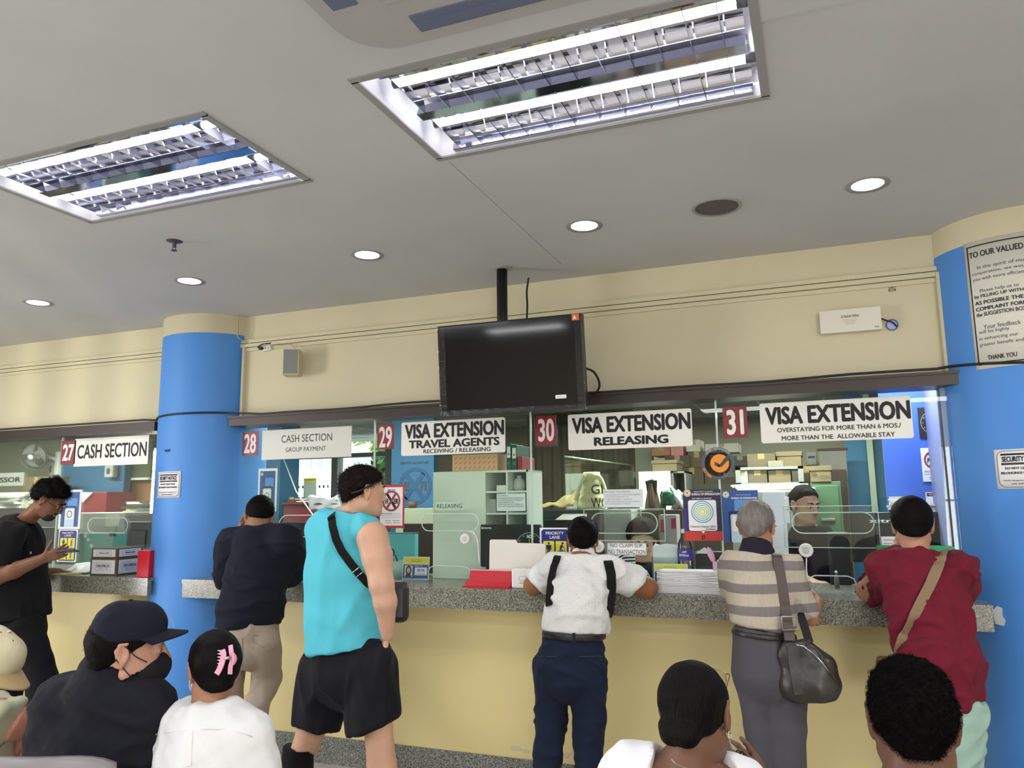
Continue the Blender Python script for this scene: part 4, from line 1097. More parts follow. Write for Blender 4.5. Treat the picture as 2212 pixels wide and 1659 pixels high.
def desk(name, label, xa, xb, ya, yb, z, m):
    t = thing(name, label, 'desk', ((xa + xb) / 2, (ya + yb) / 2, 0))
    b = MB(); b.bb(xa, xb, ya, yb, z - 0.03, z, m, 0.004); b.build('desk_top', t)
    for x in (xa + 0.04, xb - 0.04):
        b = MB(); b.bb(x - 0.02, x + 0.02, ya + 0.03, yb - 0.03, 0, z - 0.03, m); b.build('side_panel', t)
    return t
M_DESK = mat('desk_laminate', (118, 100, 80), 0.5)
desk('desk', 'brown desk behind the glass at windows 29 and 30', -3.85, -1.25, 5.06, 6.1, 0.92, M_DESK)
desk('desk', 'brown desk behind the glass at window 31, under the black monitors', -1.15, 0.5, 5.06, 6.1, 0.92, M_DESK)
desk('desk', 'brown desk behind the glass at the cash section', -7.6, -4.75, 5.06, 6.25, 0.92, M_DESK)
DZ = 0.92
def simple(name, label, cat, box, Y, dep, m, base=None, bev=0.004, group=None):
    b = MB(); b.bb(*pbox(box, Y, dep, base), m, bev)
    return one(b, name, label, cat, group)
def boxcarton(label, box, Y, dep, m, base=None, lid=0.0, group=None, text=None):
    x0, x1, y0, y1, z0, z1 = pbox(box, Y, dep, base)
    t = thing('cardboard_box', label, 'box', ((x0 + x1) / 2, (y0 + y1) / 2, z0), group)
    if lid:
        h = (z1 - z0) * lid
        b = MB(); b.bb(x0 + 0.008, x1 - 0.008, y0 + 0.008, y1 - 0.008, z0, z1 - h * 0.5, m); b.build('carton', t)
        b = MB(); b.bb(x0, x1, y0, y1, z1 - h, z1, m, 0.002); b.build('lid', t)
    else:
        b = MB(); b.bb(x0, x1, y0, y1, z0, z1, m, 0.003); b.build('carton', t)
        b = MB(); b.bb((x0 + x1) / 2 - 0.025, (x0 + x1) / 2 + 0.025, y0 - 0.001, y0, z1 - (z1 - z0) * 0.4, z1, mat('brown_packing_tape', (160, 136, 92), 0.3)); b.build('tape', t)
    if text:
        pl = Plane(((x0 + x1) / 2, y0, (z0 + z1) / 2), (1, 0, 0), (0, 0, 1)); w_, h_ = x1 - x0, z1 - z0
        b = MB()
        for s, fa, fv, fw, fh in text: pl.text(b, s, fa * w_, fv * h_, fw * w_, fh * h_, 0.001, M_INK, 0.02)
        b.build('lettering', t)
    return t
rn = random.Random(11)
def papers(label, box, Y, dep, n, base=None, m=None, cat='paper stack', name='paper_stack', group=None, messy=0.02):
    """a pile of files: uneven sheaves, one object"""
    x0, x1, y0, y1, z0, z1 = pbox(box, Y, dep, base)
    b = MB(); z = z0
    for k in range(n):
        h = (z1 - z0) / n
        dx, dy = rn.uniform(-messy, messy), rn.uniform(-messy, messy)
        R_ = Matrix.Rotation(rn.uniform(-0.09, 0.09) * (messy / 0.02), 3, 'Z') @ Matrix.Rotation(rn.uniform(-0.012, 0.012) * messy / 0.02, 3, 'X')
        mm = m if m and rn.random() < 0.6 else rn.choice([M_PAPER, M_LILAC, mat('cream_paper', (216, 208, 186), 0.7), M_PAPER])
        b.box(((x0 + x1) / 2 + dx, (y0 + y1) / 2 + dy, z + h / 2), (x1 - x0 - messy, y1 - y0 - messy, h * 0.9), mm, R_)
        z += h
    b.bb(x0 + 0.02, x1 - 0.02, y0 + 0.02, y1 - 0.02, z0, z1 - 0.004, mat('cream_paper', (216, 208, 186), 0.7))
    return one(b, name, label, cat, group)

# ---- left bay: cash section
def wall_fan(px, py, rpx, Y, label):
    c = P(px, py, Y); r = rpx * MPP(px, py, Y)
    t = thing('wall_fan', label, 'fan', c)
    R_ = Matrix.Rotation(0.35, 3, 'Z') @ Matrix.Rotation(math.pi / 2 + 0.25, 3, 'X')
    mg = mat('fan_wire', (126, 128, 122), 0.4, 0.3)
    b = MB()
    for (rr, z) in ((r, 0), (r * 0.98, 0.03), (r * 0.98, -0.03), (r * 0.7, 0.055), (r * 0.4, 0.07), (r * 0.2, 0.075)):
        b.tube([c + R_ @ Vector((rr * math.cos(a), rr * math.sin(a), z)) for a in np.linspace(0, 2 * math.pi, 40)[:-1]], 0.004 if rr > r * 0.9 else 0.002, mg, 5, closed=True)
    for k in range(36):
        a = 2 * math.pi * k / 36
        for s in (1, -1): b.tube([c + R_ @ Vector((r * math.cos(a), r * math.sin(a), 0)), c + R_ @ Vector((r * 0.7 * math.cos(a), r * 0.7 * math.sin(a), s * 0.055)), c + R_ @ Vector((r * 0.15 * math.cos(a), r * 0.15 * math.sin(a), s * 0.076))], 0.0014, mg, 4)
    b.build('cage', t)
    b = MB(); b.lathe([(0, 0.082), (r * 0.2, 0.078), (r * 0.22, 0.066), (0, 0.06)], c, M_WHITE, 24, R_); b.build('hub', t)
    b = MB()
    for k in range(3):
        a0 = 2 * math.pi * k / 3
        b.sheet(lambda u, v: c + R_ @ Vector(((0.15 + 0.72 * u) * r * math.cos(a0 + (v - 0.4) * 1.5 * (0.5 + u * 0.6)), (0.15 + 0.72 * u) * r * math.sin(a0 + (v - 0.4) * 1.5 * (0.5 + u * 0.6)), -0.025 + 0.05 * v)), 6, 8, mat('fan_blade_grey', (168, 172, 166), 0.4), 0.002)
    b.build('blades', t)
    b = MB(); b.tube([c + R_ @ Vector((0, 0, -0.05)), c + R_ @ Vector((0, 0, -0.17))], r * 0.3, M_WHITE, 16); b.build('motor', t)
    q = c + Vector((0.1, 0.12, -0.1))
    b = MB(); b.box((c.x + r * 0.7, 7.44, c.z - r * 0.5), (0.09, 0.12, 0.32), M_WHITE, None, 0.02); b.tube([c + R_ @ Vector((0, 0, -0.14)), (c.x + r * 0.7, 7.42, c.z - r * 0.3)], 0.025, M_WHITE, 10); b.build('bracket', t)
wall_fan(73, 985, 29, 7.15, 'white wall fan with wire cage on the cream office wall at the left')
def dispenser(box, Y, label):
    x0, x1, y0, y1, z0, z1 = pbox(box, Y, 0.09)
    t = thing('wall_box', label, 'wall box', ((x0 + x1) / 2, Y, z0), 'white wall boxes with a dark oval')
    b = MB(); b.bb(x0, x1, y0, y1, z0, z1, M_LTGREY, 0.02); b.build('case', t)
    pl = Plane(((x0 + x1) / 2, y0, (z0 + z1) / 2), (1, 0, 0), (0, 0, 1))
    b = MB(); pl.poly(b, rrect((x1 - x0) * 0.4, (z1 - z0) * 0.5, (x1 - x0) * 0.19), 0.0, 0.002, M_DKGREY); b.build('oval_window', t)
dispenser((104, 998, 114, 1029), 7.4, 'small white wall box with dark oval right of the wall fan')
dispenser((224, 1004, 243, 1032), 7.3, 'small white wall box with dark oval on the blue wall under the cash sign')
b = MB(); x0, x1, z0, z1 = span(272, 330, 945, 1032, 7.55); 
for k in range(34): b.box(((x0 + x1) / 2, 7.53, z0 + (z1 - z0) * k / 34), (x1 - x0, 0.02, 0.003), mat('blind_slat', (136, 144, 116), 0.6), Matrix.Rotation(0.5, 3, 'X'))
b.bb(x0, x1, 7.50, 7.56, z0 - 0.03, z0, M_PGREEN)
one(b, 'window_blind', 'grey green slatted blind at the right of the cash section bay', 'blind')
x0, x1, z0, z1 = span(105, 330, 934, 950, 5.4)
t = thing('tube_lamp', 'glowing fluorescent batten above the cash section sign', 'lamp', ((x0 + x1) / 2, 5.4, 2.56))
b = MB(); b.tube([(x0, 5.4, 2.36), (x1 + 0.2, 5.4, 2.36)], 0.016, mat('warm_tube', (255, 250, 206), 0.4, emit=7.0), 10); b.build('tube', t)
b = MB(); b.bb(x0 - 0.03, x1 + 0.23, 5.37, 5.43, 2.378, 2.41, M_WHITE)
for x in (x0 + 0.2, x1): b.tube([(x, 5.4, 2.4), (x, 5.4, 2.62)], 0.006, M_WHITE, 6)
b.build('batten', t)
simple('red_cabinet', 'dark red cabinet standing before the blue office wall', 'cabinet', (176, 1063, 229, 1113), 6.7, 0.4, M_DRED, 0.0)
b = MB(); p = [P(178, 1086, 6.69), P(178, 1063, 6.69), P(200, 1064, 6.69)]; b.prism(p, (0, -0.004, 0), M_PAPER); one(b, 'loose_sheet', 'white paper corner on the dark red cabinet', 'paper')
x0, x1, y0, y1, z0, z1 = pbox((172, 1107, 268, 1152), 5.75, 0.45, DZ)
t = thing('printer', 'light grey office printer with curved front behind the cash section', 'printer', ((x0 + x1) / 2, 6.3, DZ))
b = MB(); b.bb(x0, x1, y0, y1, z0, z1, M_LTGREY, 0.01); b.build('case', t)
pl = Plane(((x0 + x1) / 2, y0, (z0 + z1) / 2), (1, 0, 0), (0, 0, 1)); w_, h_ = x1 - x0, z1 - z0
b = MB(); pl.poly(b, [(w_ * (-0.25 + 0.3 * k / 12), h_ * (-0.05 + 0.16 * math.sin(math.pi * k / 12))) for k in range(13)], 0, 0.004, M_DKGREY); b.build('output_slot', t)
b = MB(); pl.rect(b, w_ * 0.25, h_ * 0.38, w_ * 0.3, h_ * 0.16, 0, 0.006, mat('cream_cover', (206, 204, 192), 0.4)); pl.rect(b, w_ * 0.3, h_ * 0.1, w_ * 0.28, h_ * 0.18, 0, 0.005, M_DKGREY); b.build('front_cover', t)
x0, x1, y0, y1, z0, z1 = pbox((150, 1152, 271, 1240), 5.5, 0.03, DZ)
t = thing('desk_screen', 'teal desk screen with white snowflake stickers at the cash section', 'screen', ((x0 + x1) / 2, 5.5, DZ))
b = MB(); b.bb(x0, x1, y0, y1, z0, z1, M_TEAL, 0.003); b.build('board', t)
for (px, py, r) in ((184, 1157, 0.026), (190, 1166, 0.018), (197, 1179, 0.02)):
    pl = Plane(P(px, py, 5.498), (1, 0, 0), (0, 0, 1)); b = MB()
    for k in range(6):
        a = math.pi * k / 3; pl.disc(b, r * 0.62 * math.cos(a), r * 0.62 * math.sin(a), r * 0.36, 0, 0.001, M_PAPER, 10)
    pl.disc(b, 0, 0, r * 0.3, 0, 0.0012, M_PAPER, 10); b.build('snowflake_sticker', t)
pl = Plane(P(242, 1155, 5.49), (1, 0, 0), (0, 0, 1)); b = MB(); pl.rect(b, 0, 0, 0.06, 0.03, 0, 0.006, M_BLACK, 0.004); b.build('black_clip', t)
def monitor_back(name, label, box, Y, base, text=None, m=None, stand=True, group=None):
    x0, x1, y0, y1, z0, z1 = pbox(box, Y, 0.035)
    t = thing(name, label, 'monitor', ((x0 + x1) / 2, Y, base), group)
    b = MB(); b.bb(x0, x1, y0, y1, z0, z1, m or M_BLACK, 0.008); b.bb(x0 + (x1 - x0) * 0.25, x1 - (x1 - x0) * 0.25, y0 - 0.012, y0, z0 + (z1 - z0) * 0.2, z1 - (z1 - z0) * 0.25, m or M_BLACK, 0.005); b.build('casing', t)
    b = MB(); b.bb(x0 + 0.01, x1 - 0.01, y1, y1 + 0.002, z0 + 0.015, z1 - 0.01, M_SCR); b.build('screen', t)
    xm = (x0 + x1) / 2
    b = MB(); b.bb(xm - 0.03, xm + 0.03, Y - 0.005, Y + 0.02, base + 0.012, z0 + 0.08, m or M_BLACK); b.bb(xm - 0.11, xm + 0.11, Y - 0.06, Y + 0.06, base, base + 0.012, m or M_BLACK, 0.004); b.build('stand', t)
    if text:
        pl = Plane((0, y0, 0), (1, 0, 0), (0, 0, 1)); b = MB()
        for s, cx, cy, wp, hp in text: pxtext(b, pl, s, cx, cy, wp, hp, 0.001, M_PAPER, 0.02)
        b.build('lettering', t)
    return t, (x0, x1, y0, z0, z1)
monitor_back('monitor', 'dark grey monitor seen from behind above the drop boxes', (273, 1127, 330, 1200), 5.25, DZ, None, M_DKGREY)
t, g = monitor_back('monitor', 'black monitor back with a white label behind the man in black', (76, 1139, 130, 1212), 5.3, DZ, None, mat('soft_black', (40, 40, 42), 0.5))
pl, w_, h_ = wallplane(81, 1160, 107, 1174, 5.295); b = MB(); pl.rect(b, 0, 0, w_, h_, 0, 0.001, M_PAPER); pl.text(b, 'INDISPENSABLE', 0, h_ * 0.2, w_ * 0.8, h_ * 0.2, 0.0012, M_INK); pl.text(b, 'WORKING', 0, -h_ * 0.2, w_ * 0.7, h_ * 0.2, 0.0012, M_INK); b.build('label_sticker', t)
papers('messy stack of dark and white files right of the blue office wall', (266, 1083, 332, 1128), 6.6, 0.5, 9, None, M_DKGREY, messy=0.04)
simple('file_shelf', 'grey low shelf carrying the file stacks at the left edge', 'shelf', (-60, 1098, 130, 1240), 6.7, 0.5, M_DKGREY, 0.0)
papers('wide pile of bundled grey files behind the man in black, left part', (-50, 1064, 48, 1098), 6.72, 0.24, 8, None, M_LTGREY, messy=0.04)
papers('wide pile of bundled grey files behind the neck of the man in black', (58, 1062, 104, 1098), 6.72, 0.24, 7, None, M_LTGREY, messy=0.04)
simple('file_shelf', 'grey low cabinet under the file stack by the orange partition', 'shelf', (262, 1128, 334, 1250), 6.55, 0.6, M_DKGREY, 0.0)
boxcarton('brown cardboard box under the wall fan', (36, 1030, 118, 1062), 7.0, 0.2, M_KRAFT, P(40, 1098, 6.7).z)
t = thing('tape_dispenser', 'yellow and black tape dispenser on the files by the left column', 'tape dispenser', P(275, 1120, 6.4))
x0, x1, y0, y1, z0, z1 = pbox((263, 1104, 285, 1112), 6.45, 0.06); b = MB(); b.bb(x0, x1, y0, y1, z0 - 0.0, z1, mat('lime_plastic', (186, 190, 60), 0.4), 0.01); b.build('top', t)
x0, x1, y0, y1, z0, z1 = pbox((263, 1112, 290, 1128), 6.45, 0.06, None); b = MB(); b.bb(x0, x1, y0, y1, z0, z1, M_BROWN, 0.01); b.build('base', t)
# drop boxes on the counter
def dropbox(c, sx, sy, z0, h, rz, label, big, lid_m):
    t = thing('drop_box', label, 'box', (c[0], c[1], z0), 'cardboard drop boxes', 0)
    R_ = Matrix.Rotation(rz, 3, 'Z'); cc = Vector((c[0], c[1], z0 + h / 2))
    b = MB(); b.box(cc, (sx, sy, h), M_KRAFT, R_, 0.003); b.build('carton', t)
    for k, (off, wd, ax) in enumerate(((Vector((0, -sy / 2, 0)), sx, Vector((1, 0, 0))), (Vector((sx / 2, 0, 0)), sy, Vector((0, 1, 0))))):
        pl = Plane(cc + R_ @ off, R_ @ ax, (0, 0, 1))
        b = MB(); pl.rect(b, 0, 0, wd * 0.86, h * 0.78, 0.0, 0.001, M_LILAC); lb = b.build('paper_label', t)
        b = MB()
        bw, bh = wd * 0.56, h * 0.44
        for s in (-1, 1): pl.rect(b, 0, s * bh / 2, bw, 0.0015, 0.001, 0.0004, M_GREYP); pl.rect(b, s * bw / 2, 0, 0.0015, bh, 0.001, 0.0004, M_GREYP)
        if big: pl.text(b, 'DROPBOX', 0, bh * 0.12, bw * 0.86, bh * 0.36, 0.0012, M_INK, 0.01); pl.text(b, 'FEEDBACK FORMS', 0, -bh * 0.28, bw * 0.66, bh * 0.12, 0.0012, M_INK)
        else: pl.text(b, 'FEEDBACK FORMS', 0, 0, bw * 0.7, bh * 0.3, 0.0012, M_INK, 0.01)
        b.build('lettering', lb)
CT = 1.159
pc = P(252, 1243, 4.27)
dropbox((pc.x - 0.135, pc.y + 0.115, 0), 0.24, 0.25, CT, 0.125, 0.08, 'lower cardboard drop box reading DROPBOX on the left counter', True, None)
dropbox((pc.x - 0.138, pc.y + 0.118, 0), 0.235, 0.245, CT + 0.126, 0.068, 0.07, 'shallower cardboard box on top of the DROPBOX box', False, None)
x0, x1, y0, y1, z0, z1 = pbox((296, 1189, 322, 1243), 4.23, 0.06, CT)
b = MB(); b.bb(x0, x1, y0, y1, CT, z1, mat('bright_red_plastic', (200, 24, 44), 0.4), 0.004); one(b, 'red_holder', 'upright bright red holder beside the drop boxes against the blue column', 'holder')
t = thing('clipboard', 'yellow edged clipboard under the papers on the left counter', 'clipboard', P(150, 1246, 4.25))
a = P(148, 1238, 4.34); R_ = Matrix.Rotation(0.5, 3, 'Z')
b = MB(); b.box((a.x, 4.38, CT + 0.003), (0.25, 0.32, 0.006), mat('yellow_board', (214, 206, 96), 0.5), R_, 0.002); b.build('board', t)
b = MB()
b.box((a.x, 4.38, CT + 0.0075), (0.22, 0.30, 0.003), M_PAPER, R_); b.build('form', t)
b = MB(); pl = Plane(Vector((a.x, 4.38, CT + 0.0092)), R_ @ Vector((1, 0, 0)), R_ @ Vector((0, 1, 0)))
for k in range(9): pl.rect(b, -0.01 * (k % 3), 0.12 - 0.028 * k, 0.17 - 0.02 * (k % 4), 0.004, 0, 0.0004, M_GREYP)
b.build('print', t)
b = MB(); b.sheet(lambda u, v: Vector((a.x + 0.06, 4.40, CT + 0.012)) + R_ @ Vector((0.21 * (u - 0.5), 0.29 * (v - 0.5), 0.05 * v * v + 0.02 * u * v)), 6, 8, M_PAPER, 0.0005)
o = one(b, 'form_sheet', 'curling white form lying over the clipboard by the drop boxes', 'paper')
b = MB(); b.sheet(lambda u, v: Vector((a.x + 0.06, 4.40, CT + 0.0125)) + R_ @ Vector((0.21 * (0.3 * u - 0.3), 0.29 * (0.5 * v - 0.2), 0.05 * (0.5 * v + 0.3) ** 2 + 0.02 * (0.3 * u + 0.2) * (0.5 * v + 0.3))), 2, 4, M_LTGREY); b.build('print', o)

# ---- bay of window 28
t = thing('inner_notice', 'two sheets with yellow headings on the inner glass of window 28', 'notice', P(648, 1070, 6.7))
for (bx, head) in (((613, 1034, 644, 1085), 'INFORMATION'), ((656, 1033, 683, 1078), 'CLEARANCE')):
    pl, w_, h_ = wallplane(*bx, 6.695)
    b = MB(); pl.rect(b, 0, 0, w_, h_, 0, 0.001, mat('pale_green_sheet', (206, 216, 200), 0.6)); s = b.build('sheet', t)
    b = MB(); pl.rect(b, 0, h_ * 0.42, w_, h_ * 0.13, 0.001, 0.0006, M_YELLOW); pl.text(b, head, 0, h_ * 0.42, w_ * 0.85, h_ * 0.06, 0.0018, M_INK); pl.rect(b, 0, h_ * 0.28, w_ * 0.4, h_ * 0.05, 0.001, 0.0004, M_YELLOW); b.build('heading', s)
x0, x1, y0, y1, z0, z1 = pbox((612, 1090, 760, 1126), 6.12, 0.5, 0.0)
t = thing('counter_cabinet', 'dark red low cabinet behind the glass at window 28', 'cabinet', ((x0 + x1) / 2, 6.1, 0))
b = MB(); b.bb(x0, x1, y0, y1, 0, z1, M_DRED, 0.004); b.build('body', t)
b = MB(); b.bb(x0 - 0.01, x1 + 0.01, y0 - 0.02, y1, z1, z1 + 0.02, M_DRED, 0.004); b.build('top', t)
papers('loose white papers heaped on the dark red cabinet', (640, 1076, 745, 1090), 6.15, 0.4, 4, z1 + 0.02, None, messy=0.07)
b = MB(); cc = P(690, 1082, 6.1)
b.sheet(lambda u, v: Vector((cc.x - 0.12 + 0.42 * u, 6.08 + 0.04 * v, cc.z + 0.04 - 0.13 * v + 0.012 * math.sin(u * 9) * (1 - v) + 0.008 * math.sin(u * 17 + v * 6))), 20, 8, M_PAPER, 0.001); one(b, 'crumpled_sheet', 'crumpled white sheet hanging over the red cabinet front', 'paper')
boxcarton('small brown box beside the papers at window 28', (622, 1074, 638, 1090), 6.3, 0.15, M_KRAFT, z1 + 0.02)
simple('desk_divider', 'dark brown desk divider below the red cabinet at window 28', 'divider', (600, 1128, 735, 1250), 5.3, 0.05, M_BROWN, DZ)
b = MB(); b.tube([P(613, 992, 6.2), P(640, 1062, 5.9), P(665, 1097, 5.75), P(690, 1132, 5.6)], 0.006, mat('white_cord', (214, 210, 190), 0.5), 6); one(b, 'slack_cable', 'slack white cord hanging diagonally behind window 28', 'cord')

# ---- bay of window 29
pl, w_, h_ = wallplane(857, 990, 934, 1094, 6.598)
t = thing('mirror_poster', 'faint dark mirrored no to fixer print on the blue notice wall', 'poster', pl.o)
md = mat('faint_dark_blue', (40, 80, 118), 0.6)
r = w_ * 0.46
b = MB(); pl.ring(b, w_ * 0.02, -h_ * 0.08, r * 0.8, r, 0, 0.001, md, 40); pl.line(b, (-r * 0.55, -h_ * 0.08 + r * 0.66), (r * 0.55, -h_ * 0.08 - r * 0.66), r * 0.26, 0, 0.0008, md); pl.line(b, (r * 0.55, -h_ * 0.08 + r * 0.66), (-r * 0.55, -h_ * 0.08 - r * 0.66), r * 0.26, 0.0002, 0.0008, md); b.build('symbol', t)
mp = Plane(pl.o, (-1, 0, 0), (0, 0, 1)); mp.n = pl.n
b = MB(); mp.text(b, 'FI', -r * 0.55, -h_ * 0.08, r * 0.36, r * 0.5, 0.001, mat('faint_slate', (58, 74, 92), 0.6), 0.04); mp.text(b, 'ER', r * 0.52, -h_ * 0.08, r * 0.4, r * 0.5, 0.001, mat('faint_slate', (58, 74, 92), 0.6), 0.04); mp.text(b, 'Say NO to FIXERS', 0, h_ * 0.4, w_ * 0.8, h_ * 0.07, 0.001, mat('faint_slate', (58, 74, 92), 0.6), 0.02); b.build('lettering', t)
simple('ledge', 'pale green ledge along the foot of the blue notice wall', 'ledge', (855, 1098, 940, 1130), 6.2, 0.38, mat('ledge_green', (160, 166, 142), 0.6), 0.0)
x0, x1, y0, y1, z0, z1 = pbox((878, 1083, 895, 1098), 6.3, 0.09)
b = MB(); b.lathe([(0.0, z0), (0.035, z0), (0.05, z1), (0.044, z1), (0.03, z0 + 0.01)], ((x0 + x1) / 2, 6.34, 0), mat('brown_pot', (98, 70, 62), 0.7), 20); one(b, 'flower_pot', 'small brown pot on the pale green ledge', 'pot')
simple('desk_divider', 'dark divider under the pale green ledge left of the green cabinet', 'divider', (870, 1131, 940, 1250), 5.6, 0.05, M_BROWN, DZ)
x0, x1, y0, y1, z0, z1 = pbox((828, 1150, 911, 1240), 5.0, 0.05, CT)
t = thing('file_box', 'turquoise file box standing behind the scissors at window 29', 'file box', ((x0 + x1) / 2, 5.0, CT))
b = MB(); b.bb(x0, x1, y0 - 0.1, y0 - 0.05, CT, z1, mat('turquoise_card', (92, 178, 184), 0.5), 0.003); b.build('box', t)
b = MB(); b.bb(x0, x1, y0 - 0.102, y0 - 0.048, z1 - 0.006, z1 + 0.002, mat('turquoise_edge', (60, 120, 130), 0.5)); b.build('rim', t)
x0, x1, y0, y1, z0, z1 = pbox((838, 1212, 870, 1246), 4.64, 0.08, CT); xm = (x0 + x1) / 2
t = thing('pen_cup', 'translucent cup with scissors and pens behind the glass at window 29', 'pen cup', (xm, 4.68, CT))
b = MB(); rr = (x1 - x0) / 2; b.lathe([(0, 0.0), (rr * 0.85, 0.0), (rr, z1 - CT), (rr * 0.94, z1 - CT), (rr * 0.8, 0.004)], (xm, 4.68, CT), mat('frosted_plastic', (176, 206, 192), 0.3), 24); b.build('cup', t)
b = MB()
for s in (-1, 1):
    c_ = P(841 + 6 * s, 1193 + s, 4.67); b.tube([c_ + Vector((0.016 * math.cos(a), 0, 0.024 * math.sin(a))) for a in np.linspace(0, 6.283, 18)[:-1]], 0.0045, M_BLACK, 6, closed=True); b.tube([c_ + Vector((0, 0, -0.022)), (xm - 0.002 * s, 4.68, CT + 0.03)], 0.004, M_STEEL, 6)
b.build('scissors', t)
b = MB(); b.tube([(xm + 0.02, 4.69, CT + 0.02), P(854, 1199, 4.69)], 0.005, M_BLACK, 8); b.build('pen', t)
def namecard(box, name, photo_hair, label, Y):
    pl, w_, h_ = wallplane(*box, Y)
    pl = Plane((pl.o.x, Y, CT + h_ / 2 + 0.002), (1, 0.06, 0), (0, 0.12, 1))
    t = thing('name_card', label, 'name card', (pl.o.x, Y, CT), 'clerk name cards')
    b = MB(); pl.rect(b, 0, 0, w_, h_, -0.003, 0.003, M_LILAC, 0.002); pl.rect(b, 0, -h_ * 0.49, w_, 0.004, -0.06, 0.06, M_ACR); b.build('holder', t)
    b = MB(); pl.rect(b, 0, h_ * 0.33, w_ * 0.96, h_ * 0.28, 0, 0.0006, mat('card_yellow', (226, 206, 54), 0.5)); seal(b, pl, -w_ * 0.34, h_ * 0.33, h_ * 0.08); lines(b, pl, [(-w_ * 0.2, w_ * 0.18, h_ * 0.37, 0.002), (-w_ * 0.2, w_ * 0.2, h_ * 0.30, 0.003)], 0.0008); b.build('yellow_band', t)
    b = MB(); pl.rect(b, 0, -h_ * 0.15, w_ * 0.96, h_ * 0.62, 0, 0.0005, mat('card_blue', (44, 92, 160), 0.5)); pl.text(b, "Hello, I'm", w_ * 0.1, h_ * 0.10, w_ * 0.3, h_ * 0.07, 0.0007, M_PAPER, 0, 0.3); b.build('blue_field', t)
    b = MB(); pl.rect(b, w_ * 0.2, -h_ * 0.14, w_ * 0.46, h_ * 0.34, 0.0006, 0.0005, M_LILAC); pl.text(b, name, w_ * 0.2, -h_ * 0.08, w_ * 0.3, h_ * 0.09, 0.0012, M_INK, 0.02); lines(b, pl, [(w_ * 0.06, w_ * 0.34, -h_ * 0.16, 0.002), (w_ * 0.02, w_ * 0.38, -h_ * 0.26, 0.003)], 0.0012); b.build('name_field', t)
    b = MB(); pl.rect(b, -w_ * 0.27, -h_ * 0.14, w_ * 0.3, h_ * 0.5, 0.0006, 0.0004, mat('photo_ground', (206, 204, 206), 0.5)); pl.poly(b, [(-w_ * 0.27 + w_ * 0.11 * math.cos(a), -h_ * 0.10 + h_ * 0.21 * math.sin(a)) for a in np.linspace(0, 6.28, 18)[:-1]], 0.001, 0.0003, photo_hair); pl.poly(b, [(-w_ * 0.4, -h_ * 0.385), (-w_ * 0.14, -h_ * 0.385), (-w_ * 0.2, -h_ * 0.26), (-w_ * 0.34, -h_ * 0.26)], 0.0012, 0.0003, M_DKGREY); pl.poly(b, [(-w_ * 0.27 + w_ * 0.065 * math.cos(a), -h_ * 0.10 + h_ * 0.13 * math.sin(a)) for a in np.linspace(0, 6.28, 16)[:-1]], 0.0014, 0.0003, mat('photo_skin', (206, 170, 150), 0.5)); b.build('photo', t)
namecard((871, 1197, 926, 1246), 'DEL VAL', mat('photo_hair', (50, 36, 30), 0.5), 'yellow and blue name card in a clear stand left of the green cabinet', 4.58)
namecard((1413, 1206, 1485, 1256), 'MARYLOU', M_INK, 'yellow and blue name card in a clear stand behind the paper stack', 4.56)
# pale green cabinet with cubbies
x0, x1, y0, y1, z0, z1 = pbox((935, 1017, 1142, 1255), 4.70, 0.28, CT)
xm = P(1049, 1130, 4.70).x
t = thing('cubby_cabinet', 'pale green cabinet with open cubbies standing on the counter at window 29', 'cabinet', ((x0 + x1) / 2, 4.8, CT))
b = MB(); b.bb(x0, xm, y0, y1, CT, z1, M_PGREEN, 0.003); b.build('body', t)
b = MB(); b.bb(xm, x1, y1 - 0.01, y1, CT, z1, M_PGREEND); b.bb(xm, x1, y0, y1, z1 - 0.014, z1, M_PGREEN); b.bb(x1 - 0.012, x1, y0, y1, CT, z1, M_PGREEN); b.bb((xm + x1) / 2 - 0.006, (xm + x1) / 2 + 0.006, y0 + 0.006, y1, CT, z1, M_PGREEN); b.build('frame', t)
for k in range(1, 5):
    b = MB(); z = CT + (z1 - CT) * k / 5; b.bb(xm, x1 - 0.012, y0 + 0.008, y1 - 0.01, z - 0.006, z + 0.006, M_PGREEN); b.build('shelf', t)
ZS4 = CT + (z1 - CT) * 4 / 5 + 0.006; ZS3 = CT + (z1 - CT) * 3 / 5 + 0.006
simple('white_carton', 'small white carton in an upper cubby of the green cabinet', 'carton', (1072, 1048, 1093, 1064), 4.76, 0.1, M_WHITE, ZS4)
simple('grey_tray', 'grey file tray in a cubby of the green cabinet', 'tray', (1053, 1078, 1071, 1100), 4.76, 0.14, M_LTGREY, ZS3)
b = MB(); cc = P(1110, 1060, 4.72); b.lathe([(0, 0.0), (0.04, 0.0), (0.045, 0.03), (0.04, 0.07), (0.012, 0.09), (0.02, 0.1)], (cc.x, 4.82, ZS4), mat('crumpled_plastic', (196, 200, 196), 0.25), 9, None); one(b, 'plastic_bag', 'knotted clear plastic bag in the right upper cubby', 'bag')
x0, x1, y0, y1, z0, z1_ = pbox((977, 981, 1075, 1017), 4.74, 0.2, z1)
t = thing('letter_tray', 'orange patterned carton lying on top of the green cabinet', 'carton', ((x0 + x1) / 2, 4.8, z1))
mo = mat('peach_card', (222, 178, 142), 0.7)
b = MB(); b.bb(x0, x1, y0, y1, z1, z1_, mo, 0.003); b.build('carton', t)
b = MB(); pl = Plane(((x0 + x1) / 2, y0, (z1 + z1_) / 2), (1, 0, 0), (0, 0, 1)); W, H = x1 - x0, z1_ - z1
for i in range(9):
    for j in range(3): pl.line(b, (W * (-0.44 + 0.105 * i), H * (-0.36 + 0.28 * j)), (W * (-0.40 + 0.105 * i), H * (-0.22 + 0.28 * j)), 0.007, 0, 0.0006, mat('orange_dash', (214, 130, 88), 0.7))
b.build('pattern', t)
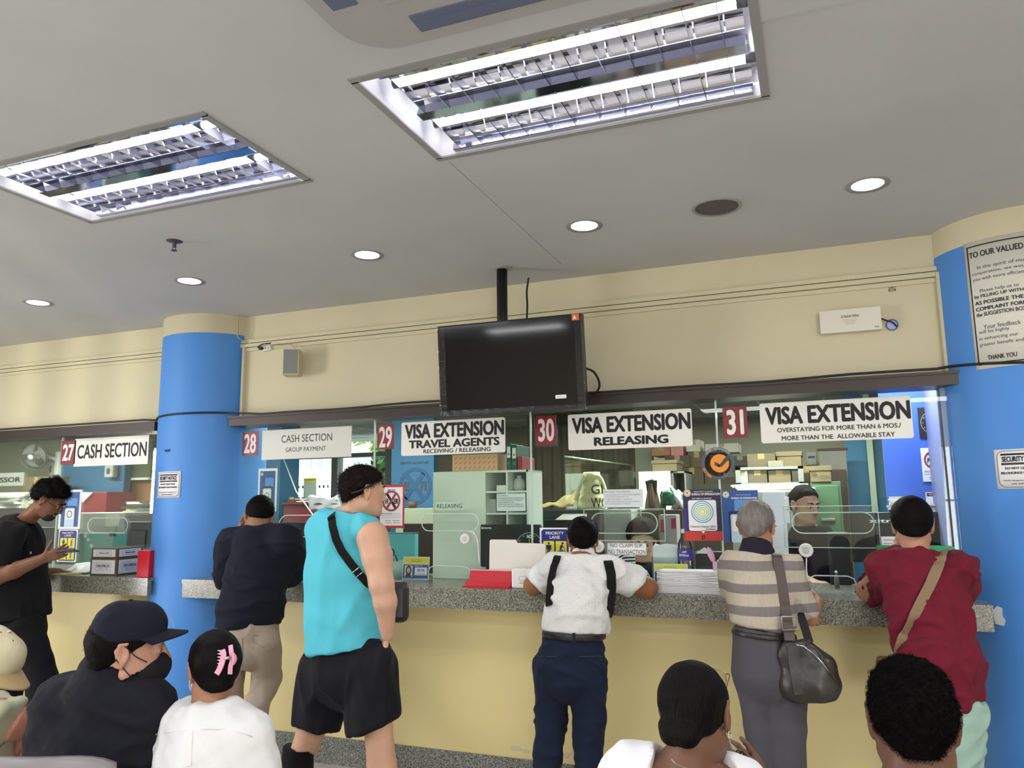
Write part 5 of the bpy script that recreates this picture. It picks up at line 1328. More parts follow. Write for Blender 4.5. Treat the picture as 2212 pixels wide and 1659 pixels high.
for (a, c_, y_, m_, lab) in ((1094, 1104, 958, mat('green_binder', (30, 88, 70), 0.5), 'dark green lever arch binder on the green cabinet, left one'), (1105, 1116, 961, mat('green_binder', (30, 88, 70), 0.5), 'dark green lever arch binder on the green cabinet, beside the red one'), (1118, 1128, 986, mat('red_binder', (150, 40, 60), 0.5), 'short red binder at the right end of the green cabinet top')):
    x0, x1, y0, y1, zz0, zz1 = pbox((a, y_, c_, 1018), 4.72, 0.24, z1)
    t = thing('binder', lab, 'binder', ((x0 + x1) / 2, 4.78, z1), 'binders on the green cabinet')
    b = MB(); b.bb(x0, x1, y0, y1, z1, zz1, m_, 0.002); b.build('cover', t)
    if y_ < 980:
        pl = Plane(((x0 + x1) / 2, y0, (z1 + zz1) / 2), (1, 0, 0), (0, 0, 1)); H = zz1 - z1
        b = MB(); pl.rect(b, 0, H * 0.17, (x1 - x0) * 0.7, H * 0.42, 0, 0.0008, M_PAPER); pl.disc(b, 0, H * 0.1, 0.006, 0.0008, 0.0004, M_MAROON, 12); b.build('spine_label', t)
        b = MB(); pl.ring(b, 0, -H * 0.24, 0.005, 0.008, 0, 0.001, M_CHROME, 16); b.build('finger_ring', t)
monitor_back('monitor', 'black monitor back behind the white folder board at window 29', (1037, 1133, 1168, 1226), 4.62, CT, [('lenovo', 1051, 1140, 22, 5)])
# on the counter in front of the glass, window 29
x0, x1, y0, y1, z0, z1 = pbox((1057, 1166, 1178, 1250), 4.42, 0.012, CT)
t = thing('folder_board', 'white upright folder board with a stepped tab on the counter', 'board', ((x0 + x1) / 2, 4.42, CT))
pl = Plane(((x0 + x1) / 2, 4.42, CT), (1, 0, 0), (0, 0.06, 1)); W, H = x1 - x0, z1 - CT
b = MB(); pl.poly(b, [(-W / 2, 0.0), (W / 2, 0.0), (W / 2, H * 0.88), (W / 2 - 0.01, H * 0.92), (W * 0.0, H * 0.93), (-W * 0.03, H), (-W / 2 + 0.01, H), (-W / 2, H * 0.97)], 0, 0.008, mat('ivory_board', (226, 222, 212), 0.4)); b.build('board', t)
b = MB(); pl.rect(b, 0, 0.006, W * 0.9, 0.006, 0.008, 0.05, M_WHITE); b.build('foot', t)
x0, x1, y0, y1, z0, z1 = pbox((1104, 1228, 1182, 1264), 4.27, 0.13, CT)
t = thing('tissue_box', 'small white plastic box left of the elbow of the man in white', 'box', ((x0 + x1) / 2, 4.33, CT))
b = MB(); b.bb(x0, x1, y0, y1, CT, z1, M_WHITE, 0.012); b.build('body', t)
pl = Plane(((x0 + x1) / 2, y0, (CT + z1) / 2), (1, 0, 0), (0, 0, 1)); b = MB()
o_ = [pl.at(-0.035 + x, 0.0 + y, 0.0) for x, y in rrect(0.055, 0.026, 0.012)]; b.tube(o_, 0.0016, M_LTGREY, 5, closed=True); pl.rect(b, -0.04, -0.026, 0.04, 0.003, 0, 0.0006, M_GREYP); b.build('relief', t)
x0, x1, y0, y1, z0, z1 = pbox((1006, 1235, 1103, 1264), 4.3, 0.1, CT)
t = thing('red_holder', 'long low bright red card holder on the counter at window 29', 'holder', ((x0 + x1) / 2, 4.33, CT))
mr_ = mat('bright_red_plastic', (200, 24, 44), 0.4)
b = MB(); b.bb(x0 - 0.01, x1, 4.27, 4.40, CT, CT + 0.006, mr_, 0.002); b.build('base', t)
b = MB(); b.prism([(x0, 4.33, CT + 0.006), (x1, 4.33, CT + 0.006), (x1, 4.37, z1), (x0, 4.37, z1)], (0, 0.006, 0), mr_); b.prism([(x0, 4.29, CT + 0.006), (x1, 4.29, CT + 0.006), (x1, 4.295, CT + 0.03), (x0, 4.295, CT + 0.03)], (0, 0.003, 0), mr_); b.build('back_plate', t)
b = MB(); b.bb(x0, x1, 4.37, 4.40, z1 - 0.004, z1 + 0.004, mat('pink_edge', (236, 190, 196), 0.4)); b.build('top_edge', t)

# ---- bay of window 30
t = thing('tote_bag', 'quilted cream tote bag with large black letters GL and WO', 'bag', P(1275, 1098, 5.7))
c0 = P(1275, 1060, 5.7); s = MPP(1275, 1060, 5.7)
mq = mat('quilted_cream', (214, 212, 168), 0.8, bump=0.2, bscale=30)
prof = [(-30, -40), (38, -40), (37, -10), (30, 12), (20, 24), (10, 36), (2, 40), (-8, 38), (-14, 28), (-18, 14), (-26, 0)]
b = MB()
def quilt(u, v):
    x = -29 + 66 * u; yv = -40 + 80 * v
    k = 1 - v * 0.48 + 0.06 * math.sin(v * 9)
    return c0 + Vector(((4 + (x - 4) * k) * s, -0.06 * (1 - (2 * u - 1) ** 2) * (1 - 0.5 * v) - 0.012 * abs(math.sin(v * 5 * math.pi)), yv * s))
b.sheet(quilt, 16, 40, mq, 0.1); b.build('body', t)
pl = Plane(c0 + Vector((0.05, -0.078, 0)), (1, 0, 0), (0, -0.2, 1))
b = MB(); pl.text(b, 'GL', 12 * s, 3 * s, 34 * s, 20 * s, 0.008, M_INK, 0.0); pl.text(b, 'WO', 12 * s, -26 * s, 38 * s, 22 * s, 0.012, M_INK, 0.0); b.build('lettering', t)
b = MB(); b.tube(curve_pts([c0 + Vector((14 * s, -0.04, 30 * s)), c0 + Vector((26 * s, -0.05, 26 * s)), c0 + Vector((34 * s, -0.05, 6 * s)), c0 + Vector((38 * s, -0.05, -12 * s))]), 0.02, mq, 8); b.tube(curve_pts([c0 + Vector((-8 * s, -0.04, 34 * s)), c0 + Vector((-20 * s, -0.05, 8 * s)), c0 + Vector((-30 * s, -0.05, -20 * s))]), 0.016, mq, 8); b.build('handle', t)
a0, a1 = P(1158, 1096, 5.75), P(1246, 1098, 5.75)
b = MB(); b.sheet(lambda u, v: a0.lerp(a1, u) + Vector((0, -0.1 + 0.3 * v, 0.015 + 0.13 * u ** 1.5 * (1 - abs(2 * v - 1)) + 0.01 * math.sin(u * 15 + v * 9))), 20, 14, mat('tan_cloth', (182, 164, 110), 0.85), 0.008); one(b, 'folded_cloth', 'tan folded cloth bag lying left of the cream tote', 'bag')
zt = a0.z
simple('copier', 'large dark office copier carrying the tote bag at window 30', 'copier', (1146, 1101, 1298, 1260), 5.5, 0.58, mat('copier_charcoal', (56, 56, 58), 0.5), DZ, 0.01)
x0, x1, y0, y1, z0, z1 = pbox((1195, 1103, 1262, 1123), 5.38, 0.18)
t = thing('scanner_tray', 'pale sloping paper tray on the dark copier', 'tray', ((x0 + x1) / 2, 5.4, z0)); b = MB(); b.prism([(x0, 5.42, z0), (x1, 5.42, z0), (x1 - 0.02, 5.54, z1), (x0 + 0.06, 5.54, z1)], (0, 0.012, 0), M_LTGREY); b.build('tray', t); b = MB(); b.bb(x0 - 0.1, x1 + 0.05, 5.36, 5.55, z0 - 0.06, z0, M_BLACK, 0.004); b.build('base', t)
simple('white_printer', 'pale grey printer block behind the acrylic box at window 30', 'printer', (1300, 1100, 1366, 1260), 5.6, 0.4, mat('pale_grey_case', (190, 190, 186), 0.45), DZ, 0.01)
simple('storage_cabinet', 'pale green open cabinet standing far behind the brown bag', 'cabinet', (1383, 1018, 1452, 1250), 6.8, 0.4, M_PGREEN, 0.0)
x0, x1, y0, y1, z0, z1 = pbox((1452, 1018, 1482, 1075), 6.85, 0.4, DZ)
t = thing('open_shelf_unit', 'grey open shelf unit right of the pale green cabinet', 'shelf', ((x0 + x1) / 2, 7, DZ)); b = MB()
b.bb(x0, x1, y1 - 0.02, y1, z0, z1, M_PGREEND); b.bb(x0, x0 + 0.012, y0, y1, z0, z1, M_STEEL); b.bb(x1 - 0.012, x1, y0, y1, z0, z1, M_STEEL); b.build('case', t)
for f in (0.5, 1.0): b = MB(); b.bb(x0, x1, y0, y1, z0 + (z1 - z0) * f - 0.015, z0 + (z1 - z0) * f, M_STEEL); b.build('shelf', t)
ztop = pbox((1383, 1018, 1452, 1250), 6.8, 0.4, 0.0)[5]
boxcarton('flat lidded kraft box on top of the pale green cabinet', (1407, 994, 1463, 1018), 6.82, 0.36, M_KRAFT2, ztop, 0.3)
t = thing('jacket', 'dark brown leather bag peaking up before the pale green cabinet', 'bag', P(1410, 1098, 5.9))
c0 = P(1410, 1098, 5.9); s = MPP(1410, 1098, 5.9)
b = MB(); b.sheet(lambda u, v: c0 + Vector(((-20 + 40 * u) * s * (1 - 0.78 * v ** 1.6), -0.10 * math.sin(math.pi * u) * (1 - 0.6 * v) + 0.008 * math.sin(u * 14 + v * 3), (-26 + 86 * v) * s)), 16, 16, mat('brown_leather', (72, 56, 44), 0.5, bump=0.2, bscale=12), 0.05); b.build('body', t)
b = MB(); b.tube([c0 + Vector((-0.02, -0.05, 56 * s)), c0 + Vector((0.02, -0.05, 60 * s))], 0.012, M_BLACK, 8); b.build('tip_loop', t)
simple('file_cabinet', 'dark cabinet under the brown leather bag', 'cabinet', (1388, 1102, 1476, 1260), 5.75, 0.33, M_BROWN, DZ)
t = thing('green_bag_roll', 'dark green plastic bundle with a white bag beside the brown bag', 'bag', P(1445, 1100, 5.8))
c0 = P(1442, 1082, 5.8); s = MPP(1442, 1082, 5.8)
b = MB(); b.lathe([(0, 0.02), (0.035, 0.015), (0.05, 0.03), (0.056, 0.09), (0.046, 0.12), (0.0, 0.13)], c0 + Vector((0, 0, -0.05)), mat('green_plastic', (18, 84, 58), 0.25, bump=0.6, bscale=25), 14); b.build('bundle', t)
b = MB(); b.tube([c0 + Vector((-0.03, 0, -0.0)), c0 + Vector((-0.04, 0, -0.11))], 0.022, mat('green_plastic', (18, 84, 58), 0.25), 10); b.build('tail', t)
b = MB(); b.sheet(lambda u, v: c0 + Vector((0.02 + 0.16 * u, 0.03 + 0.03 * math.sin(u * 7 + v * 5), -0.06 + 0.17 * v * (1 - 0.6 * u) + 0.012 * math.sin(u * 21))), 12, 8, M_LILAC, 0.02); b.build('white_bag', t)
t = thing('red_white_box', 'red and white upright carton right of the clerk at window 30', 'carton', P(1445, 1150, 5.5))
x0, x1, y0, y1, z0, z1 = pbox((1424, 1112, 1462, 1175), 5.5, 0.15, DZ); b = MB(); b.bb(x0, x1, y0, y1, z0, z1, M_LTGREY, 0.003); b.build('carton', t)
b = MB(); pl, w_, h_ = wallplane(1427, 1122, 1437, 1150, 5.498); pl.rect(b, 0, 0, w_, h_, 0, 0.001, mat('crimson', (176, 40, 70), 0.5)); pl2, w2, h2 = wallplane(1450, 1120, 1460, 1142, 5.498); pl2.rect(b, 0, 0, w2, h2, 0, 0.001, mat('crimson', (176, 40, 70), 0.5)); b.build('red_print', t)
t = thing('fire_extinguisher_sign', 'small red and white sign box on the olive screen', 'sign', P(1374, 1020, 8.15))
x0, x1, y0, y1, z0, z1 = pbox((1367, 1009, 1379, 1032), 8.12, 0.07); b = MB(); b.bb(x0, x1, y0, y1, z0, z1, M_LTGREY, 0.004); b.build('box', t)
b = MB(); b.bb(x0 + 0.005, x1 - 0.005, y0 - 0.002, y0, z0 + (z1 - z0) * 0.55, z1, M_RED); b.build('red_panel', t)
simple('screen_post', 'tall grey green post between olive screen and far shelves', 'post', (1371, 850, 1408, 1100), 7.9, 0.1, mat('post_grey_green', (138, 142, 122), 0.5), 0.0)
b = MB()
x0, x1, z0, z1 = span(1162, 1372, 890, 1100, 8.17)
b.sheet(lambda u, v: Vector((x0 + (x1 - x0) * u, 8.14 + 0.02 * math.sin(u * 60 + 0.6 * math.sin(v * 6)), 0.5 + (2.5 - 0.5) * v)), 120, 4, mat('olive_curtain', (104, 100, 82), 0.9), 0.004); one(b, 'curtain', 'long olive grey pleated curtain behind window 30', 'curtain')
# things behind the small window slots: bottle, holder, papers
c0 = P(1483, 1250, 4.62); s = MPP(1483, 1200, 4.62)
t = thing('water_bottle', 'clear water bottle with a purple label behind the paper stack', 'bottle', (c0.x, 4.62, CT))
hb = (P(1483, 1143, 4.62).z - CT)
M_BOT = glass_mat('clear_bottle', (0.86, 0.9, 0.9), 1.6)
b = MB(); R0 = 17 * s
b.lathe([(0, 0.002), (R0 * 0.9, 0.0), (R0, 0.01), (R0, hb * 0.14), (R0 * 0.93, hb * 0.17), (R0, hb * 0.2), (R0, hb * 0.30), (R0 * 0.94, hb * 0.33), (R0, hb * 0.37), (R0, hb * 0.66), (R0 * 0.9, hb * 0.75), (R0 * 0.42, hb * 0.9), (R0 * 0.38, hb * 0.96)], (c0.x, 4.62, CT), M_BOT, 28); b.build('body', t)
b = MB(); b.lathe([(R0 * 1.02, hb * 0.46), (R0 * 1.02, hb * 0.66)], (c0.x, 4.62, CT), mat('purple_label', (58, 40, 140), 0.4), 28); lb = b.build('label', t)
pl = Plane((c0.x, 4.62 - R0 * 1.06, CT + hb * 0.56), (1, 0, 0), (0, 0, 1)); b = MB(); pl.text(b, 'Wilkins', 0.0, -0.002, R0 * 1.2, 0.014, 0.0, M_PAPER, 0.01, 0.3); pl.poly(b, [(-0.012, 0.012), (0.012, 0.014), (0.016, 0.02), (-0.006, 0.019)], 0.0, 0.0005, M_PAPER); b.build('lettering', lb)
b = MB(); b.lathe([(R0 * 0.44, hb * 0.93), (R0 * 0.44, hb), (0, hb)], (c0.x, 4.62, CT), M_WHITE, 20); b.build('cap', t)
x0, x1, y0, y1, z0, z1 = pbox((1408, 1177, 1466, 1256), 4.66, 0.09, CT)
t = thing('document_holder', 'clear holder full of upright white papers behind the name card', 'holder', ((x0 + x1) / 2, 4.7, CT))
b = MB(); b.bb(x0, x1, 4.65, 4.653, CT, CT + (z1 - CT) * 0.7, M_ACR); b.bb(x0, x0 + 0.003, 4.65, 4.75, CT, CT + (z1 - CT) * 0.7, M_ACR); b.bb(x1 - 0.003, x1, 4.65, 4.75, CT, CT + (z1 - CT) * 0.7, M_ACR); b.bb(x0, x1, 4.65, 4.75, CT, CT + 0.003, M_ACR); b.build('holder', t)
b = MB()
for k in range(6): b.prism([(x0 + 0.006, 4.66 + 0.013 * k, CT + 0.004), (x1 - 0.006, 4.66 + 0.013 * k, CT + 0.004), (x1 - 0.006 - 0.003 * k, 4.66 + 0.013 * k + 0.01, z1 - 0.006 * ((k * 3) % 4)), ((x0 + x1) / 2, 4.66 + 0.013 * k + 0.012, z1 + 0.006 - 0.004 * k), (x0 + 0.008, 4.66 + 0.013 * k + 0.01, z1 - 0.012 + 0.003 * k)], (0, 0.006, 0), M_LILAC)
b.build('papers', t)
simple('black_box', 'small black tablet box standing left of the pink holder', 'box', (1503, 1192, 1562, 1254), 4.72, 0.08, mat('matt_black', (28, 27, 28), 0.5), CT)
b = MB(); p0 = P(1520, 1194, 4.68); b.prism([p0 + Vector((-0.05, 0, -0.005)), p0 + Vector((0.05, 0, -0.005)), p0 + Vector((0.0, 0.02, 0.028))], (0, 0.02, 0), M_PAPER); one(b, 'folded_card', 'small white folded card on the black tablet box', 'card')
t = thing('bunny_holder', 'pink rabbit eared pen holder behind the shoulder of the striped shirt', 'pen holder', P(1560, 1258, 4.45))
mp_ = mat('pink_plastic', (226, 176, 204), 0.4)
c0 = P(1553, 1262, 4.42); c0.z = CT; s = MPP(1566, 1230, 4.42)
b = MB(); b.box(c0 + Vector((14 * s, 0.04, 34 * s)), (34 * s, 0.08, 66 * s), mp_, None, 0.008); b.build('cup', t)
for (dx, dz, an) in ((-14, 78, 0.35), (-4, 48, 0.2)):
    b = MB(); R_ = Matrix.Rotation(-an, 3, 'Y')
    b.lathe([(0, -18 * s), (5 * s, -13 * s), (7 * s, 0), (5 * s, 13 * s), (0, 18 * s)], c0 + Vector((dx * s, 0.0, dz * s)), mp_, 14, R_); b.build('ear', t)
b = MB(); b.tube([c0 + Vector((-2 * s, 0.0, 50 * s)), c0 + Vector((2 * s, 0.0, 2 * s))], 0.016, mp_, 10); b.build('side_post', t)
for k, (dx, m_) in enumerate(((16, mat('pink_pen', (224, 92, 132), 0.4)), (24, M_WHITE))):
    b = MB(); b.tube([c0 + Vector((dx * s, 0.03, 30 * s)), c0 + Vector(((dx + 9) * s, 0.04, 86 * s))], 0.005, m_, 8); b.build('pen', t)
b = MB(); pl = Plane(c0 + Vector((15 * s, -0.002, 52 * s)), (1, 0, 0), (0, 0, 1)); pl.text(b, 'BURO', 0, 0, 26 * s, 9 * s, 0, M_GREYP, 0.02); b.build('lettering', t)
# big stack of papers on the counter
x0, x1, y0, y1, z0, z1 = pbox((1421, 1236, 1557, 1275), 4.27, 0.2, CT)
b = MB()
for k in range(13):
    u0 = k / 13; z = CT + (z1 - CT) * u0; h = (z1 - CT) / 13
    dx = rn.uniform(-0.006, 0.006)
    b.sheet(lambda u, v: Vector((x0 + dx + (x1 - x0 - 0.01) * u, 4.265 + rn.uniform(0, 0.002) + 0.21 * v, z + h * 0.92 + 0.004 * math.sin(u * 5 + k) * (1 - v) * (k > 6) + (0.012 * (1 - v) * abs(2 * u - 1) ** 6 if k > 9 else 0))), 14, 3, M_PAPER if k % 4 else M_LILAC, h * 0.85)
b.bb(x0 + 0.012, x1 - 0.012, 4.275, 4.46, CT, z1 - 0.006, M_PAPER)
one(b, 'paper_stack', 'thick stack of white papers on the counter by the striped shirt', 'paper stack')
t = thing('clip_rack', 'row of small metal clips at the left end of the paper stack', 'clips', P(1415, 1258, 4.4))
for k in range(4):
    c_ = P(1410 + 4 * k, 1252, 4.34); b = MB(); b.tube([Vector((c_.x, 4.36, CT)), Vector((c_.x - 0.004, 4.36, CT + 0.03)), Vector((c_.x - 0.01, 4.36, CT + 0.045))], 0.0022, M_CHROME, 5); b.build('clip', t)
b = MB(); x_ = P(1416, 1260, 4.36).x; b.bb(x_ - 0.025, x_ + 0.025, 4.352, 4.372, CT, CT + 0.006, M_DKGREY); b.build('base', t)

# ---- bay of window 31: shelves and boxes
x0, x1, y0, y1, z0, z1 = pbox((1588, 1008, 1735, 1014), 6.6, 0.5)
t = thing('steel_shelf', 'grey steel shelf rack loaded with boxes behind window 31', 'shelf', ((x0 + x1) / 2, 6.85, 0))
SH1 = z1
b = MB(); b.bb(x0, x1, y0, y1, z0, z1, M_STEEL); b.build('shelf_board', t)
zlow = P(1660, 1042, 6.6).z
b = MB(); b.bb(x0, x1, y0, y1, zlow - 0.03, zlow, M_STEEL); b.build('shelf_board', t)
for x in (x0 + 0.02, x1 - 0.02):
    for y in (y0 + 0.02, y1 - 0.02):
        b = MB(); b.bb(x - 0.02, x + 0.02, y - 0.02, y + 0.02, 0, z1, M_STEEL); b.build('post', t)
GB = 'boxes on the steel shelf'
boxcarton('dull kraft box at the left on the upper shelf', (1614, 980, 1675, 1008), 6.63, 0.4, M_KRAFT, SH1, 0, GB)
boxcarton('lidded kraft box at the right end of the upper shelf', (1676, 975, 1733, 1008), 6.66, 0.4, M_KRAFT2, SH1, 0.3, GB)
boxcarton('small patterned grey box with a bow before the upper boxes', (1659, 995, 1692, 1008), 6.605, 0.02, mat('printed_grey_box', (132, 128, 116), 0.7), SH1, 0, GB)
boxcarton('low kraft box at the left on the lower shelf', (1616, 1016, 1657, 1042), 6.63, 0.4, M_KRAFT, zlow, 0, GB)
boxcarton('low kraft box in the middle of the lower shelf', (1660, 1016, 1708, 1042), 6.64, 0.4, M_KRAFT2, zlow, 0, GB)
boxcarton('small white and blue box at the left end of the lower shelf', (1591, 1017, 1615, 1042), 6.62, 0.3, mat('pale_blue_box', (176, 190, 190), 0.6), zlow, 0, GB)
x0, x1, y0, y1, z0, z1g = pbox((1756, 1040, 1822, 1200), 6.5, 0.45, 0.0)
t = thing('green_cabinet', 'green steel filing cabinet behind the clerk in black', 'cabinet', ((x0 + x1) / 2, 6.7, 0))
mg_ = mat('green_steel', (78, 112, 78), 0.5)
b = MB(); b.bb(x0, x1, y0, y1, 0, z1g, mg_, 0.006); b.build('body', t)
zz = z1g - 0.03
for k in range(3):
    b = MB(); b.bb(x0 + 0.02, x1 - 0.02, y0 - 0.012, y0, zz - 0.36, zz, mg_, 0.004); dr = b.build('drawer', t)
    b = MB(); b.bb((x0 + x1) / 2 - 0.05, (x0 + x1) / 2 + 0.05, y0 - 0.03, y0 - 0.012, zz - 0.27, zz - 0.25, M_STEEL, 0.003); b.build('handle', dr)
    zz -= 0.38
boxcarton('kraft lidded record box with black print on the green cabinet', (1748, 1006, 1797, 1040), 6.48, 0.4, M_KRAFT2, z1g, 0.3, None, [('BURS', -0.3, 0.05, 0.2, 0.09), ('TOPES', -0.28, -0.1, 0.26, 0.09), ('Records >', 0.2, -0.16, 0.4, 0.07)])
boxcarton('kraft box half hidden left of the record box', (1734, 1007, 1748, 1040), 6.7, 0.3, M_KRAFT, z1g, 0)
simple('filing_cabinet', 'dark green grey cabinet beside the steel shelf post', 'cabinet', (1732, 1041, 1754, 1200), 7.13, 0.35, mat('grey_green_steel', (84, 96, 84), 0.5), 0.0)
simple('dark_cabinet', 'dark brown tall cabinet between green cabinet and cyan pillar', 'cabinet', (1797, 1014, 1834, 1200), 7.1, 0.4, M_BROWN, 0.0)
x0, x1, y0, y1, z0, z1 = pbox((1770, 973, 1829, 1014), 7.3, 0.03)
t = thing('reflection_board', 'grey smudged board behind the record box', 'board', ((x0 + x1) / 2, 7.3, z0)); b = MB(); b.bb(x0, x1, y0, y1, z0 - 0.3, z1, mat('painted_reflection_grey', (140, 136, 124), 0.35, vary=0.15, vscale=5), 0.003); b.build('board', t); b = MB(); b.bb(x0 - 0.015, x1 + 0.015, y0 - 0.01, y0 + 0.02, z1, z1 + 0.02, M_BROWN); b.build('frame', t)  # mottled grey board stands in for a reflection in window glass
x0, x1, y0, y1, z0, z1 = pbox((1741, 975, 1765, 1005), 7.6, 0.12)
t = thing('meter_box', 'grey steel electric box on the far dark wall', 'electric box', ((x0 + x1) / 2, 7.6, z0)); b = MB(); b.bb(x0, x1, y0, 9.4, z0, z1, M_STEEL, 0.006); b.build('case', t); b = MB(); b.bb((x0 + x1) / 2 - 0.03, (x0 + x1) / 2 + 0.03, y0 - 0.002, y0, (z0 + z1) / 2, (z0 + z1) / 2 + 0.02, M_DKGREY); b.build('name_plate', t)
FB = 'boxes stacked at the far left of window 31'
x0, x1, y0, y1, z0, z1 = pbox((1405, 1046, 1605, 1056), 7.6, 0.5)
t = thing('far_rack', 'far dark rack carrying cartons behind the certification sticker', 'shelf', ((x0 + x1) / 2, 7.85, 0)); zr = z1
b = MB(); b.bb(x0, x1, y0, y1, 0, z1, mat('rack_dull', (84, 80, 66), 0.7)); b.build('base', t)
boxcarton('brown carton low on the far rack beside the cabinet', (1470, 1010, 1520, 1046), 7.65, 0.4, mat('dull_carton', (86, 76, 58), 0.8), zr, 0, FB)
boxcarton('brown carton behind the certification sticker on the far rack', (1522, 1008, 1590, 1046), 7.65, 0.4, mat('dull_carton', (86, 76, 58), 0.8), zr, 0, FB)
z2 = P(1500, 1009, 7.65).z
boxcarton('upper left brown carton of the far rack', (1436, 984, 1490, 1009), 7.66, 0.4, mat('dull_carton', (86, 76, 58), 0.8), P(1460, 1010, 7.66).z, 0, FB)
boxcarton('dark printed carton right of the sticker on the far rack', (1585, 985, 1612, 1010), 7.66, 0.4, M_DKGREY, z2, 0, FB)
boxcarton('lighter kraft carton above, left of the sticker', (1486, 975, 1524, 1000), 7.7, 0.4, M_KRAFT, z2, 0, FB)
z3 = P(1500, 975, 7.7).z
boxcarton('orange brown carton at the top beside the red and white packet', (1408, 967, 1448, 984), 7.7, 0.4, mat('orange_carton', (168, 120, 84), 0.8), P(1428, 984, 7.66).z, 0, FB)
boxcarton('small red and white packet on the top cartons', (1449, 965, 1476, 980), 7.68, 0.3, mat('red_white_packet', (206, 130, 128), 0.6), P(1460, 984, 7.66).z, 0, FB)
boxcarton('white carton on top, left of the seam', (1482, 950, 1512, 975), 7.72, 0.3, mat('white_carton', (206, 202, 186), 0.7), z3, 0, FB)
boxcarton('long white carton at the top behind the seam', (1523, 958, 1595, 983), 7.72, 0.3, mat('white_carton', (206, 202, 186), 0.7), z3 - 0.02, 0, FB)
papers('loose white papers spread on the worktable right of the steel shelf', (1586, 1044, 1752, 1062), 6.2, 0.35, 5, None, None, messy=0.08)
simple('low_table', 'low grey table under the loose papers behind window 31', 'table', (1582, 1062, 1756, 1240), 6.18, 0.38, M_STEEL, 0.0)
papers('white paper pile beside the blue poster, behind the upright holder', (1640, 1072, 1700, 1130), 5.7, 0.25, 8, DZ, None, messy=0.04)
simple('upright_holder', 'white upright folder holder between grey haired man and clerk', 'holder', (1649, 1062, 1698, 1180), 5.3, 0.1, M_LILAC, DZ, 0.006)
t, g = monitor_back('monitor', 'wide black monitor back with white letters behind the man in maroon', (1838, 1106, 2060, 1216), 5.0, CT, [('xitrix', 1914, 1125, 74, 8)])
simple('monitor_stand_box', 'black box under the clerk at window 31, left of the wide monitor', 'box', (1790, 1150, 1836, 1250), 4.95, 0.06, mat('near_black', (26, 27, 34), 0.5), CT)
papers('lavender lit paper pile before the bright blue partition', (1916, 1072, 1974, 1106), 5.08, 0.08, 7, None, None, messy=0.015)
papers('small paper pile right of the maroon man\'s head on the partition ledge', (2004, 1088, 2040, 1106), 5.1, 0.06, 4, None, None, messy=0.01)
x0, x1, z0, z1 = span(1900, 2060, 1106, 1112, 5.07)
b = MB(); b.bb(x0, x1, 5.06, 5.17, z1 - 0.03, P(1950, 1106.5, 5.08).z, M_BLACK); one(b, 'partition_ledge', 'black ledge on the bright blue partition under the paper piles', 'ledge')
# green folder on the counter by the maroon man
x0, x1, y0, y1, z0, z1 = pbox((1897, 1178, 2066, 1250), 4.44, 0.02, CT)
t = thing('green_folder', 'bright green folder with white sheets standing before the man in maroon', 'folder', ((x0 + x1) / 2, 4.44, CT))
pl = Plane(((x0 + x1) / 2, 4.44, CT), (1, 0, 0), (0, 0.1, 1)); W, H = x1 - x0, z1 - CT
b = MB(); pl.poly(b, [(-W / 2, 0.0), (W / 2, 0.0), (W / 2, H * 0.98), (0.1, H), (-W / 2, H)], 0, 0.004, mat('bright_green_card', (20, 160, 92), 0.5)); b.build('cover', t)
b = MB(); pl.rect(b, -W * 0.28, H * 0.62, W * 0.3, H * 1.1, -0.004, 0.003, M_PAPER); lines(b, pl, [(-W * 0.4, -W * 0.17, H * 1.1, 0.003), (-W * 0.4, -W * 0.26, H * 1.03, 0.003)], -0.001); b.build('sheet', t)
t = thing('hand_gel', 'small bottle with pale pump standing behind window 31', 'bottle', P(1807, 1250, 4.75))
c0 = P(1807, 1248, 4.75); s = MPP(1807, 1230, 4.75)
b = MB(); b.lathe([(0, 0), (5 * s, 0), (5 * s, 20 * s), (3 * s, 27 * s), (2 * s, 33 * s)], (c0.x, 4.75, CT), mat('dusky_plastic', (120, 104, 104), 0.3), 18); b.build('body', t)
b = MB(); b.lathe([(2.4 * s, 33 * s), (3 * s, 36 * s), (0, 38 * s)], (c0.x, 4.75, CT), M_WHITE, 14); b.build('cap', t)
